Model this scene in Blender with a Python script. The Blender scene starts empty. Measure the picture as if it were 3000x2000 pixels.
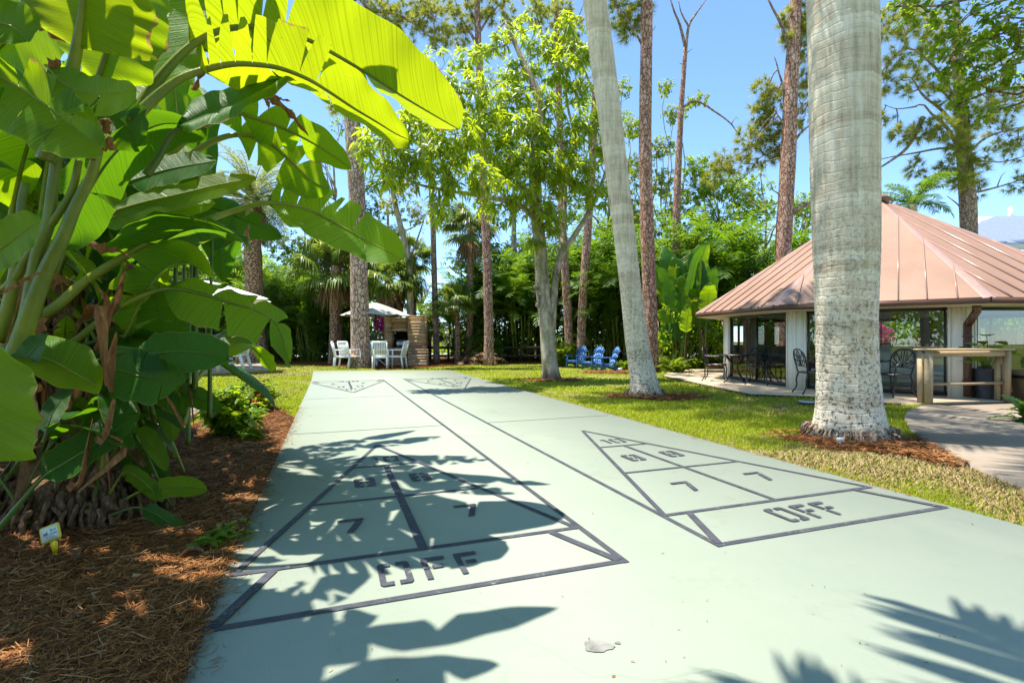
import bpy, math, random
import numpy as np
from mathutils import Vector, Matrix, Euler

# ---------------------------------------------------------------- camera, sky, sun, exposure
SC = bpy.context.scene
COL = SC.collection
KF, CAMH = 1460.0, 1.15          # focal length in photo pixels (3000 wide), eye height in metres
cam = bpy.data.cameras.new('camera')
cam.lens = KF / 3000 * 36
cam.sensor_width = 36
cam.shift_y = -7 / 3000
cam.clip_start = 0.05
cam.clip_end = 2000
camo = bpy.data.objects.new('camera', cam)
COL.objects.link(camo)
camo.location = (0, 0, CAMH)
camo.rotation_euler = (math.radians(90), 0, 0)
SC.camera = camo

SUN_DIR = Vector((-0.25, 0.07, 1.0)).normalized()       # towards the sun
SUN_EL = math.asin(SUN_DIR.z)
SUN_AZ = math.atan2(SUN_DIR.x, SUN_DIR.y)
world = bpy.data.worlds.new('World')
SC.world = world
world.use_nodes = True
wn = world.node_tree
wn.nodes.clear()
sky = wn.nodes.new('ShaderNodeTexSky')
sky.sky_type = 'NISHITA'
sky.sun_disc = False
sky.sun_elevation = SUN_EL
sky.sun_rotation = SUN_AZ % (2 * math.pi)
sky.altitude = 0
sky.air_density = 0.7
sky.dust_density = 0.0
sky.ozone_density = 6.0
bg = wn.nodes.new('ShaderNodeBackground')
bg.inputs[1].default_value = 0.124
wo = wn.nodes.new('ShaderNodeOutputWorld')
hs = wn.nodes.new('ShaderNodeHueSaturation')
hs.inputs['Saturation'].default_value = 0.98
hs.inputs['Hue'].default_value = 0.493
wn.links.new(sky.outputs[0], hs.inputs['Color'])
wn.links.new(hs.outputs[0], bg.inputs[0])
wn.links.new(bg.outputs[0], wo.inputs[0])
sun = bpy.data.lights.new('sun', 'SUN')
sun.energy = 3.5
sun.angle = math.radians(0.5)
sun.color = (1.0, 0.95, 0.85)
suno = bpy.data.objects.new('sun', sun)
COL.objects.link(suno)
suno.rotation_euler = SUN_DIR.to_track_quat('Z', 'Y').to_euler()
suno.location = (-10, 20, 40)
SC.view_settings.view_transform = 'Standard'
SC.view_settings.look = 'None'
SC.view_settings.exposure = 1.64
SC.view_settings.gamma = 1
SC.render.engine = 'CYCLES'
SC.cycles.max_bounces = 8
SC.cycles.diffuse_bounces = 4
SC.cycles.glossy_bounces = 3
SC.cycles.transmission_bounces = 6
SC.cycles.transparent_max_bounces = 12
SC.cycles.sample_clamp_indirect = 6
SC.cycles.caustics_reflective = False
SC.cycles.caustics_refractive = False

rng = np.random.default_rng(11)
PI = math.pi


def at(px, py, Y):               # photo pixel (3000 x 2000) at distance Y -> point
    return np.array([(px - 1500) / KF * Y, Y, CAMH - (py - 993) / KF * Y])


def gp(px, py, z=0.0):           # photo pixel on the ground
    Y = KF * (CAMH - z) / (py - 993)
    return np.array([(px - 1500) / KF * Y, Y, z])


def dd(x, y, Y):                 # the same for a 2352-wide view
    return at(x * 1.27551, y * 1.27551, Y)


def nrmz(a):
    a = np.asarray(a, float)
    return a / (np.linalg.norm(a, axis=-1, keepdims=True) + 1e-12)


# ---------------------------------------------------------------- mesh builder
class MB:
    def __init__(s):
        s.v, s.f, s.n, s.uv = [], [], 0, []

    def add(s, v, f, m=0, uv=None):
        v = np.asarray(v, float).reshape(-1, 3)
        if isinstance(f, np.ndarray):
            fl = [f]
        else:
            by = {}
            for q in f:
                by.setdefault(len(q), []).append(q)
            fl = [np.array(x) for x in by.values()]
        for q in fl:
            if len(q):
                s.f.append((q + s.n, m))
        s.v.append(v)
        s.uv.append(np.zeros((len(v), 2)) if uv is None else np.asarray(uv, float))
        s.n += len(v)

    def box(s, c, size, rz=0.0, m=0, rot=None):
        h = np.array(size) / 2
        v = np.array([[x, y, z] for x in (-1, 1) for y in (-1, 1) for z in (-1, 1)]) * h
        if rot is not None:
            v = v @ np.array(rot.to_matrix()).T
        elif rz:
            ca, sa = math.cos(rz), math.sin(rz)
            v = v @ np.array([[ca, sa, 0], [-sa, ca, 0], [0, 0, 1]])
        s.add(v + np.array(c), [(0, 1, 3, 2), (4, 6, 7, 5), (0, 4, 5, 1), (2, 3, 7, 6), (0, 2, 6, 4), (1, 5, 7, 3)], m)

    def beam(s, a, b, w, h, m=0, up=(0, 0, 1)):          # rectangular bar from a to b
        a, b = np.array(a, float), np.array(b, float)
        t = nrmz(b - a)
        x = np.cross(t, up)
        if np.linalg.norm(x) < 1e-4:
            x = np.cross(t, (0, 1, 0))
        x = nrmz(x)
        y = np.cross(x, t)
        v = [p + x * i * w / 2 + y * j * h / 2 for p in (a, b) for i, j in ((-1, -1), (1, -1), (1, 1), (-1, 1))]
        s.add(v, [(0, 3, 2, 1), (4, 5, 6, 7), (0, 1, 5, 4), (1, 2, 6, 5), (2, 3, 7, 6), (3, 0, 4, 7)], m)

    def tube(s, P, R, n=8, m=0, cap=True, rad=None):     # rad(i, ang) -> factor
        P = np.asarray(P, float)
        k = len(P)
        R = np.broadcast_to(np.asarray(R, float), (k,))
        T = nrmz(np.gradient(P, axis=0))
        ref = np.array([0, 0, 1.0]) if abs(T[0, 2]) < .8 else np.array([0, 1.0, 0])
        X = nrmz(np.cross(T, ref))
        Y = np.cross(T, X)
        a = np.linspace(0, 2 * PI, n, endpoint=False)
        ca, sa = np.cos(a), np.sin(a)
        rr = np.ones((k, n)) if rad is None else np.array([[rad(i, x) for x in a] for i in range(k)])
        V = P[:, None] + (X[:, None] * ca[None, :, None] + Y[:, None] * sa[None, :, None]) * (R[:, None] * rr)[..., None]
        i = np.arange(k - 1)[:, None] * n
        j = np.arange(n)[None]
        j2 = (j + 1) % n
        F = np.stack([i + j, i + j2, i + n + j2, i + n + j], -1).reshape(-1, 4)
        L = np.concatenate([[0], np.cumsum(np.linalg.norm(np.diff(P, axis=0), axis=1))])
        uv = np.stack([np.broadcast_to(a / (2 * PI), (k, n)), np.broadcast_to(L[:, None], (k, n))], -1).reshape(-1, 2)
        s.add(V.reshape(-1, 3), F[:, ::-1], m, uv)
        if cap:
            b = s.n - k * n
            s.f.append((np.array([list(range(b, b + n))]), m))
            s.f.append((np.array([list(range(b + (k - 1) * n, b + k * n))[::-1]]), m))

    def poly(s, pts, z0, z1, m=0):                        # vertical prism over a ground outline (counter-clockwise)
        n = len(pts)
        v = [(p[0], p[1], z0) for p in pts] + [(p[0], p[1], z1) for p in pts]
        f = [tuple(range(n))[::-1], tuple(range(n, 2 * n))] + [(i, (i + 1) % n, n + (i + 1) % n, n + i) for i in range(n)]
        s.add(v, f, m)

    def sheet(s, pts, z, m=0):
        s.add([(p[0], p[1], z) for p in pts], [tuple(range(len(pts)))], m)

    def build(s, name, mats, parent=None, smooth=False, o=None):
        me = bpy.data.meshes.new(name)
        V = np.concatenate(s.v) if s.v else np.zeros((0, 3))
        if o is None and parent is not None:
            o = ROOTLOC.get(parent.name)
        if o is not None:
            V = V - np.asarray(o)
        tot = np.concatenate([np.full(len(f), f.shape[1]) for f, _ in s.f])
        mi = np.concatenate([np.full(len(f), k) for f, k in s.f])
        lv = np.concatenate([f.ravel() for f, _ in s.f])
        me.vertices.add(len(V))
        me.vertices.foreach_set('co', V.ravel().astype(np.float32))
        me.loops.add(len(lv))
        me.loops.foreach_set('vertex_index', lv.astype(np.int32))
        me.polygons.add(len(tot))
        st = np.concatenate([[0], np.cumsum(tot)[:-1]])
        me.polygons.foreach_set('loop_start', st.astype(np.int32))
        me.polygons.foreach_set('loop_total', tot.astype(np.int32))
        me.polygons.foreach_set('material_index', mi.astype(np.int32))
        if smooth:
            me.polygons.foreach_set('use_smooth', np.ones(len(tot), bool))
        U = np.concatenate(s.uv)
        if np.any(U):
            ul = me.uv_layers.new(name='UVMap')
            ul.data.foreach_set('uv', U[lv].ravel().astype(np.float32))
        for m in (mats if isinstance(mats, (list, tuple)) else [mats]):
            me.materials.append(m)
        me.update(calc_edges=True)
        me.validate()
        ob = bpy.data.objects.new(name, me)
        COL.objects.link(ob)
        if parent is not None:
            ob.parent = parent
            ROOTLOC[ob.name] = o
        return ob


ROOTLOC = {}


def tag(o, label=None, cat=None, group=None, kind=None):
    if label: o['label'] = label
    if cat: o['category'] = cat
    if group: o['group'] = group
    if kind: o['kind'] = kind
    return o


def thing(name, label, cat, loc=(0, 0, 0), rz=0.0, group=None, local=False):
    o = bpy.data.objects.new(name, None)
    COL.objects.link(o)
    o.location = tuple(loc)
    o.rotation_euler = (0, 0, rz)
    o.empty_display_size = .2
    ROOTLOC[o.name] = None if local else np.array(loc, float)
    return tag(o, label, cat, group)


def single(mb, name, mats, label, cat, loc, group=None, smooth=False):
    o = mb.build(name, mats, None, smooth, o=loc)
    o.location = tuple(loc)
    return tag(o, label, cat, group)


def struct(mb, name, mats, smooth=False):
    o = mb.build(name, mats, None, smooth)
    return tag(o, kind='structure')


def dup(root, loc, rz=0.0, label=None, scale=1.0):
    r = root.copy()
    COL.objects.link(r)
    r.location = tuple(loc)
    r.rotation_euler = (0, 0, rz)
    r.scale = (scale,) * 3 if np.isscalar(scale) else scale
    if label: r['label'] = label
    for ch in list(root.children):
        c = ch.copy()
        COL.objects.link(c)
        c.parent = r
        for g in ch.children:
            d = g.copy()
            COL.objects.link(d)
            d.parent = c
    return r


def spline(P, n):                # Catmull-Rom through P
    P = np.asarray(P, float)
    Q = np.vstack([2 * P[0] - P[1], P, 2 * P[-1] - P[-2]])
    d = np.linalg.norm(np.diff(P, axis=0), axis=1) ** .5
    t = np.concatenate([[0], np.cumsum(d)])
    u = np.linspace(0, t[-1], n)
    k = np.clip(np.searchsorted(t, u, side='right') - 1, 0, len(P) - 2)
    f = ((u - t[k]) / (t[k + 1] - t[k]))[:, None]
    a, b, c, e = Q[k], Q[k + 1], Q[k + 2], Q[k + 3]
    out = .5 * (2 * b + (c - a) * f + (2 * a - 5 * b + 4 * c - e) * f ** 2 + (3 * b - a - 3 * c + e) * f ** 3)
    L = np.concatenate([[0], np.cumsum(np.linalg.norm(np.diff(out, axis=0), axis=1))])
    w = np.linspace(0, L[-1], n)
    return np.stack([np.interp(w, L, out[:, i]) for i in range(out.shape[1])], 1)


# ---------------------------------------------------------------- materials
class G:
    def __init__(s, name):
        s.m = bpy.data.materials.new(name)
        s.m.use_nodes = True
        s.t = s.m.node_tree
        s.t.nodes.clear()
        s.out = s.t.nodes.new('ShaderNodeOutputMaterial')

    def n(s, typ, ins=None, **props):
        x = s.t.nodes.new(typ)
        for k, v in props.items():
            setattr(x, k, v)
        for k, v in (ins or {}).items():
            if isinstance(v, bpy.types.NodeSocket):
                s.t.links.new(v, x.inputs[k])
            else:
                x.inputs[k].default_value = v
        return x

    def noise(s, scale, detail=4, rough=.55, vec=None, dist=0.0):
        i = {'Scale': scale, 'Detail': detail, 'Roughness': rough, 'Distortion': dist}
        if vec is not None: i['Vector'] = vec
        return s.n('ShaderNodeTexNoise', i).outputs['Fac']

    def ramp(s, fac, stops, interp='LINEAR'):
        r = s.n('ShaderNodeValToRGB', {'Fac': fac})
        r.color_ramp.interpolation = interp
        el = r.color_ramp.elements
        while len(el) < len(stops): el.new(.5)
        for e, (p, c) in zip(el, stops):
            e.position = p
            e.color = tuple(c) + (1,) if len(c) == 3 else c
        return r.outputs['Color']

    def step(s, fac, a, b):
        r = s.n('ShaderNodeMapRange', {'Value': fac, 'From Min': a, 'From Max': b})
        return r.outputs['Result']

    def mix(s, fac, a, b, mode='MIX'):
        x = s.n('ShaderNodeMix', data_type='RGBA', blend_type=mode)
        for idx, v in ((0, fac), (6, a), (7, b)):
            if isinstance(v, bpy.types.NodeSocket): s.t.links.new(v, x.inputs[idx])
            else: x.inputs[idx].default_value = (tuple(v) + (1,)) if not np.isscalar(v) and len(v) == 3 else v
        return x.outputs[2]

    def math(s, op, a, b=0.0):
        x = s.n('ShaderNodeMath', operation=op)
        for i, v in enumerate((a, b)):
            if isinstance(v, bpy.types.NodeSocket): s.t.links.new(v, x.inputs[i])
            else: x.inputs[i].default_value = v
        return x.outputs[0]

    def obj(s): return s.n('ShaderNodeTexCoord').outputs['Object']
    def pos(s): return s.n('ShaderNodeNewGeometry').outputs['Position']
    def uv(s): return s.n('ShaderNodeUVMap', uv_map='UVMap').outputs['UV']
    def island(s): return s.n('ShaderNodeNewGeometry').outputs['Random Per Island']

    def scalev(s, v, sc):
        return s.n('ShaderNodeMapping', {'Vector': v, 'Scale': sc}).outputs[0]

    def bump(s, h, dist=.01, strength=1.0):
        return s.n('ShaderNodeBump', {'Height': h, 'Distance': dist, 'Strength': strength}).outputs[0]

    def bsdf(s, col, rough=.6, spec=.4, normal=None, metal=0.0, **kw):
        i = {'Base Color': col if isinstance(col, bpy.types.NodeSocket) else tuple(col) + (1,),
             'Roughness': rough, 'Specular IOR Level': spec, 'Metallic': metal}
        if normal is not None: i['Normal'] = normal
        i.update(kw)
        return s.n('ShaderNodeBsdfPrincipled', i).outputs[0]

    def end(s, sh):
        s.t.links.new(sh, s.out.inputs['Surface'])
        return s.m

    def translucent(s, sh, col, fac, normal=None):
        i = {'Color': col if isinstance(col, bpy.types.NodeSocket) else tuple(col) + (1,)}
        if normal is not None: i['Normal'] = normal
        tr = s.n('ShaderNodeBsdfTranslucent', i).outputs[0]
        return s.n('ShaderNodeMixShader', {0: fac, 1: sh, 2: tr}).outputs[0]


def plain(name, col, rough=.55, spec=.4, var=.12, scale=6.0, bump=0.0, metal=0.0):
    g = G(name)
    p = g.obj()
    f = g.noise(scale, 5, .6, p)
    lo = tuple(c * (1 - var) for c in col)
    hi = tuple(min(1, c * (1 + var)) for c in col)
    c = g.ramp(f, [(.3, lo), (.7, hi)])
    nb = g.bump(g.noise(scale * 8, 3, .6, p), bump) if bump else None
    return g.end(g.bsdf(c, rough, spec, nb, metal))


def leafmat(name, c1, c2, t, trans=.42, rough=.42, spec=.35):
    g = G(name)
    r = g.island()
    c = g.ramp(r, [(0, c1), (.55, tuple((a + b) / 2 for a, b in zip(c1, c2))), (1, c2)])
    tc = g.ramp(r, [(0, tuple(x * .62 for x in t)), (1, t)])
    return g.end(g.translucent(g.bsdf(c, rough, spec), tc, trans))


def bark(name, dark, mid, light, scale=5.0, zs=.35, bump=.03, crack=.12, rough=.9):
    g = G(name)
    p = g.pos()
    w = g.n('ShaderNodeTexNoise', {'Vector': p, 'Scale': scale * .8, 'Detail': 3}).outputs['Color']
    pv = g.n('ShaderNodeVectorMath', {0: g.scalev(p, (1, 1, zs)), 1: g.n('ShaderNodeVectorMath', {0: w, 1: (.16, .16, .10)}, operation='MULTIPLY').outputs[0]}, operation='ADD').outputs[0]
    v = g.n('ShaderNodeTexVoronoi', {'Vector': pv, 'Scale': scale}, feature='DISTANCE_TO_EDGE').outputs['Distance']
    vc = g.n('ShaderNodeTexVoronoi', {'Vector': pv, 'Scale': scale}).outputs['Color']
    e = g.step(v, 0.0, crack)
    cell = g.n('ShaderNodeSeparateColor', {0: vc}).outputs[0]
    f = g.math('ADD', g.math('MULTIPLY', cell, .5), g.math('MULTIPLY', g.noise(scale * 5, 5, .7, pv), .55))
    c = g.ramp(f, [(.2, mid), (.8, light)])
    c = g.mix(e, dark, c)
    h = g.math('ADD', g.math('MULTIPLY', e, .8), g.math('MULTIPLY', g.noise(scale * 8, 4, .7, pv), .35))
    return g.end(g.bsdf(c, rough, .15, g.bump(h, bump)))


M = {}
# paint of the court: mint, chalky, with worn and stained spots of their own shape
g = G('court_paint')
p = g.pos()
c = g.ramp(g.noise(1.1, 8, .68, p), [(.27, (.244, .284, .222)), (.73, (.283, .312, .246))])
c = g.mix(g.math('MULTIPLY', g.step(g.noise(.42, 5, .65, g.scalev(p, (1, .6, 1))), .57, .72), .5), c, (.36, .375, .30))
c = g.mix(g.math('MULTIPLY', g.step(g.noise(1.7, 6, .75, g.n('ShaderNodeVectorMath', {0: p, 1: (7.3, 2.1, 0)}, operation='ADD').outputs[0]), .58, .74), .5), c, (.20, .22, .15))
c = g.mix(g.math('MULTIPLY', g.step(g.noise(45, 2, .5, p), .70, .78), .45), c, (.15, .22, .16))
sp = g.n('ShaderNodeTexVoronoi', {'Vector': p, 'Scale': 5.5}).outputs['Distance']
c = g.mix(g.math('MULTIPLY', g.step(sp, .035, .018), .8), c, (.10, .13, .09))
cr = g.n('ShaderNodeTexVoronoi', {'Vector': g.n('ShaderNodeVectorMath', {0: p, 1: g.n('ShaderNodeTexNoise', {'Vector': p, 'Scale': 1.3, 'Detail': 5}).outputs['Color']}, operation='ADD').outputs[0], 'Scale': .28}, feature='DISTANCE_TO_EDGE').outputs['Distance']
crk = g.math('MULTIPLY', g.step(cr, .004, .0015), g.step(g.noise(.6, 2, .5, p), .45, .6))
c = g.mix(g.math('MULTIPLY', crk, .35), c, (.12, .17, .12))
M['court'] = g.end(g.bsdf(c, .62, .3, g.bump(g.noise(160, 4, .6, p), .0015, .6)))
g = G('court_line_paint')
p = g.pos()
c = g.ramp(g.noise(7, 6, .7, p), [(.3, (.032, .035, .05)), (.75, (.075, .075, .09))])
c = g.mix(g.math('MULTIPLY', g.step(g.noise(34, 6, .8, p), .57, .68), g.step(g.noise(1.6, 4, .6, p), .40, .62)), c, (.25, .33, .23))
M['line'] = g.end(g.bsdf(c, .7, .25, g.bump(g.noise(160, 4, .6, p), .0015, .6)))
g = G('bare_concrete_chip')
p = g.pos()
c = g.ramp(g.noise(14, 6, .7, p), [(.3, (.16, .15, .14)), (.7, (.33, .32, .30))])
M['chip'] = g.end(g.bsdf(c, .9, .2, g.bump(g.noise(60, 5, .7, p), .01)))

# soil under the lawn, pine-straw mulch, grass blades
g = G('lawn_soil')
p = g.pos()
f = g.noise(.55, 6, .62, p)
f2 = g.noise(9, 6, .75, p)
c = g.ramp(f2, [(.3, (.11, .15, .016)), (.7, (.32, .34, .05))])
d = g.ramp(f2, [(.3, (.13, .085, .045)), (.7, (.36, .27, .17))])
c = g.mix(g.step(f, .52, .64), c, d)
M['lawn'] = g.end(g.bsdf(c, .95, .1, g.bump(g.noise(60, 5, .75, p), .03)))
g = G('pine_straw_bed')
p = g.pos()
f2 = g.noise(26, 6, .8, p, 1.0)
c = g.ramp(f2, [(.28, (.03, .011, .004)), (.5, (.12, .043, .012)), (.75, (.28, .115, .035))])
M['mulch'] = g.end(g.bsdf(c, .95, .1, g.bump(f2, .04)))
g = G('pine_straw')
c = g.ramp(g.island(), [(0, (.07, .022, .006)), (.45, (.21, .075, .016)), (.8, (.34, .14, .035)), (1, (.42, .26, .12))])
M['straw'] = g.end(g.bsdf(c, .75, .25))
M['blade'] = leafmat('grass_blade', (.11, .20, .008), (.40, .42, .035), (.68, .74, .04), .45, .5, .2)
g = G('dry_blade')
c = g.ramp(g.island(), [(0, (.20, .135, .055)), (1, (.40, .30, .14))])
M['dryblade'] = g.end(g.bsdf(c, .8, .2))
g = G('path_concrete')
p = g.pos()
c = g.ramp(g.noise(2.2, 8, .7, p), [(.25, (.24, .195, .15)), (.75, (.38, .31, .24))])
c = g.mix(g.step(g.noise(90, 3, .6, p), .6, .72), c, (.20, .18, .16))
M['path'] = g.end(g.bsdf(c, .9, .15, g.bump(g.noise(120, 4, .7, p), .003)))
g = G('terrace_concrete')
p = g.pos()
c = g.ramp(g.noise(3, 7, .7, p), [(.25, (.40, .29, .185)), (.75, (.56, .43, .29))])
M['terrace'] = g.end(g.bsdf(c, .85, .2, g.bump(g.noise(90, 4, .7, p), .003)))
M['edging'] = plain('dark_edging', (.05, .04, .035), .8)
M['asphalt'] = plain('asphalt', (.30, .29, .27), .9, .2)

# barks and timber
M['pinebark'] = bark('pine_bark', (.10, .055, .035), (.34, .20, .125), (.64, .47, .36), 9.5, .42, .03, .11)
M['redbark'] = bark('red_pine_bark', (.11, .046, .03), (.36, .175, .11), (.62, .40, .30), 11.0, .38, .03, .12)
M['twigbark'] = bark('twig_bark', (.08, .05, .035), (.24, .155, .11), (.46, .34, .25), 9, .4, .012, .12)
g = G('mango_bark')
p = g.pos()
f = g.noise(4.5, 8, .75, g.scalev(p, (1, 1, .4)))
c = g.ramp(f, [(.36, (.11, .08, .045)), (.5, (.33, .26, .165)), (.64, (.62, .52, .36))])
c = g.mix(g.step(g.noise(13, 5, .7, p), .57, .66), c, (.48, .46, .38))
c = g.mix(g.math('MULTIPLY', g.step(g.noise(1.3, 4, .6, p), .55, .65), .6), c, (.20, .21, .085))
M['mangobark'] = g.end(g.bsdf(c, .9, .15, g.bump(g.noise(24, 6, .75, g.scalev(p, (1, 1, .3))), .02)))


def royal_bark(name, ring, lichen, band=.25):
    g = G(name)
    p = g.pos()
    u = g.uv()
    z = g.n('ShaderNodeSeparateXYZ', {0: p}).outputs[2]
    wob = g.math('MULTIPLY', g.noise(2.2, 4, .6, p), .16)
    zz = g.math('MULTIPLY', g.math('ADD', z, wob), ring)
    fr = g.math('FRACT', zz)
    rid = g.n('ShaderNodeTexWhiteNoise', {'W': g.math('FLOOR', zz)}, noise_dimensions='1D').outputs[0]
    streak = g.noise(1.0, 6, .7, g.scalev(p, (17, 17, 1.1)))
    f = g.math('ADD', g.math('MULTIPLY', g.noise(2.6, 10, .78, p), .34), g.math('ADD', g.math('MULTIPLY', rid, band), g.math('MULTIPLY', streak, .52)))
    c = g.ramp(f, [(.30, (.30, .215, .13)), (.46, (.62, .50, .35)), (.66, (.92, .80, .62))])
    line = g.math('MULTIPLY', g.step(g.math('ABSOLUTE', g.math('SUBTRACT', fr, .5)), .055, .0), g.step(g.noise(6, 3, .6, p), .38, .6))
    c = g.mix(g.math('MULTIPLY', line, .34), c, (.13, .115, .09))
    low = g.step(z, 3.6, .2)
    thr = g.math('SUBTRACT', g.noise(17, 5, .72, p), g.math('MULTIPLY', low, .10))
    c = g.mix(g.math('MULTIPLY', g.step(thr, .44, .37), g.math('MULTIPLY', low, lichen)), c, (.80, .75, .65))
    thr2 = g.noise(23, 5, .75, g.n('ShaderNodeVectorMath', {0: p, 1: (3.1, 9.2, 4.4)}, operation='ADD').outputs[0])
    c = g.mix(g.math('MULTIPLY', g.step(thr2, .52, .59), g.math('ADD', g.math('MULTIPLY', low, .8), .10)), c, (.055, .05, .04))
    c = g.mix(g.math('MULTIPLY', g.step(g.noise(1.6, 4, .6, g.n('ShaderNodeVectorMath', {0: p, 1: (1.3, 5.1, 0)}, operation='ADD').outputs[0]), .60, .68), g.math('MULTIPLY', low, .8)), c, (.40, .29, .075))
    c = g.mix(g.math('MULTIPLY', g.step(g.noise(.9, 5, .6, g.scalev(p, (1, 1, .35))), .52, .64), .18), c, (.60, .56, .40))
    foot = g.math('MULTIPLY', g.step(g.math('ADD', z, g.math('MULTIPLY', g.noise(7, 4, .7, p), .35)), .42, .16), .62)
    c = g.mix(foot, c, (.15, .115, .08))
    h = g.math('ADD', g.math('MULTIPLY', g.step(g.math('ABSOLUTE', g.math('SUBTRACT', fr, .5)), .0, .12), .6), g.math('MULTIPLY', g.noise(30, 5, .7, p), .5))
    return g.end(g.bsdf(c, .85, .2, g.bump(h, .006)))


M['royal'] = royal_bark('royal_palm_bark', 9.0, .5, .15)
M['royal2'] = royal_bark('smooth_royal_palm_bark', 5.0, .45, .10)
g = G('date_palm_bark')
p = g.pos()
v = g.n('ShaderNodeTexVoronoi', {'Vector': g.scalev(p, (1, 1, 1.9)), 'Scale': 6.5}, feature='DISTANCE_TO_EDGE').outputs['Distance']
e = g.step(v, .0, .12)
c = g.mix(e, (.06, .035, .02), g.ramp(g.noise(22, 5, .7, p), [(.3, (.34, .19, .105)), (.7, (.58, .38, .24))]))
M['datebark'] = g.end(g.bsdf(c, .95, .1, g.bump(e, .05)))


def timber(name, lo, hi, axis=(9, .6, 9)):
    g = G(name)
    p = g.obj()
    f = g.noise(2.0, 6, .65, g.scalev(p, axis))
    c = g.ramp(f, [(.3, lo), (.7, hi)])
    return g.end(g.bsdf(c, .7, .25, g.bump(f, .003)))


M['bench'] = timber('tan_painted_timber', (.40, .29, .17), (.50, .37, .22))
M['deckwood'] = timber('weathered_deck_board', (.33, .27, .21), (.50, .43, .35))
M['railwood'] = timber('old_rail_timber', (.035, .022, .015), (.09, .06, .04))

# leaves
def banana_mat(name, c1, c2, t1, t2, trans, dry=1.0):
    g = G(name)
    uv = g.uv()
    s = g.n('ShaderNodeSeparateXYZ', {0: uv})
    u, v = s.outputs[0], s.outputs[1]
    au = g.math('ABSOLUTE', u)
    p = g.pos()
    r = g.n('ShaderNodeObjectInfo').outputs['Random']
    stripe = g.n('ShaderNodeTexNoise', {'W': g.math('MULTIPLY', v, 95.0), 'Scale': 1.0, 'Detail': 3, 'Roughness': .7}, noise_dimensions='1D').outputs['Fac']
    c = g.mix(g.math('ADD', g.math('MULTIPLY', r, .6), g.math('MULTIPLY', g.noise(2.3, 4, .6, p), .4)), c1, c2)
    c = g.mix(g.step(stripe, .52, .68), c, tuple(min(1, x * 1.6) for x in c2))
    tc = g.mix(g.math('ADD', g.math('MULTIPLY', r, .5), g.math('MULTIPLY', g.noise(1.7, 4, .6, p), .5)), t1, t2)
    tc = g.mix(g.math('MULTIPLY', g.step(stripe, .36, .5), .7), g.mix(.5, tc, (.30, .36, .0), 'MULTIPLY'), tc)
    edge = g.math('ADD', au, g.math('MULTIPLY', g.math('SUBTRACT', g.noise(3.4, 6, .75, p), .55), .75))
    d1 = g.step(edge, dry, dry + .015)
    c = g.mix(d1, c, g.ramp(g.noise(20, 4, .7, p), [(.3, (.20, .085, .03)), (.7, (.58, .40, .24))]))
    tc = g.mix(d1, tc, (.42, .22, .08))
    spot = g.math('MULTIPLY', g.step(g.noise(38, 3, .6, p), .68, .73), .55)
    c = g.mix(spot, c, (.16, .10, .03))
    tc = g.mix(spot, tc, (.25, .18, .02))
    rim = g.step(au, .965, .985)
    c = g.mix(g.math('MULTIPLY', rim, .7), c, (.40, .36, .07))
    nb = g.bump(stripe, .008, 1.0)
    sh = g.bsdf(c, .36, .26, nb)
    return g.end(g.translucent(sh, tc, trans))


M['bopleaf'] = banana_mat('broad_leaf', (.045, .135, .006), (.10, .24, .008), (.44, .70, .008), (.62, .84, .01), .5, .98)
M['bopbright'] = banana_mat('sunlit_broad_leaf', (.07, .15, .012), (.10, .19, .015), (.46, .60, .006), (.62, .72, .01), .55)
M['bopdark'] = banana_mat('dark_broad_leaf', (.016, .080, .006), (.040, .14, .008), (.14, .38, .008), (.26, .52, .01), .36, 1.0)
g = G('leaf_stalk')
p = g.pos()
c = g.ramp(g.noise(2.2, 5, .6, p), [(.3, (.08, .13, .010)), (.7, (.27, .28, .02))])
c = g.mix(g.step(g.noise(16, 5, .75, p), .66, .72), c, (.10, .06, .025))
M['stalk'] = g.end(g.bsdf(c, .38, .45, g.bump(g.noise(3, 4, .6, g.scalev(p, (20, 20, 2))), .004)))
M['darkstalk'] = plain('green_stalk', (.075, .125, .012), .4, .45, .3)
g = G('dead_leaf_fibre')
p = g.pos()
f = g.noise(3, 6, .7, g.scalev(p, (18, 18, 3)))
c = g.ramp(f, [(.3, (.055, .030, .014)), (.55, (.22, .125, .06)), (.8, (.50, .36, .22))])
M['dead'] = g.end(g.translucent(g.bsdf(c, .85, .15, g.bump(f, .012)), (.30, .13, .04), .15))
g = G('orange_dead_stalk')
p = g.pos()
f = g.noise(3, 6, .7, g.scalev(p, (14, 14, 2)))
c = g.ramp(f, [(.3, (.12, .045, .014)), (.55, (.33, .14, .045)), (.8, (.52, .33, .18))])
M['deadorange'] = g.end(g.bsdf(c, .7, .25, g.bump(f, .008)))
M['mango'] = leafmat('mango_leaf', (.08, .175, .010), (.21, .30, .016), (.78, .92, .03), .5, .36, .45)
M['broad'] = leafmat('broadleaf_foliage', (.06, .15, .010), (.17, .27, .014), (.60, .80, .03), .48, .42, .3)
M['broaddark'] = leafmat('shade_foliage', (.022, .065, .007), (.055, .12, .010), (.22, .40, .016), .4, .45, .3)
M['lime'] = leafmat('lime_foliage', (.09, .17, .010), (.19, .26, .015), (.55, .66, .02), .45, .4, .35)
M['needle'] = leafmat('pine_needle', (.13, .19, .02), (.38, .38, .07), (.66, .66, .08), .4, .55, .2)
M['frond'] = leafmat('palm_frond', (.03, .095, .008), (.09, .18, .014), (.32, .52, .03), .4, .42, .35)
M['hedge'] = leafmat('hedge_frond', (.02, .07, .005), (.075, .155, .010), (.28, .50, .02), .42, .5, .25)
M['frondlight'] = leafmat('pale_palm_frond', (.07, .12, .02), (.17, .21, .05), (.38, .46, .06), .35, .38, .5)
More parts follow.
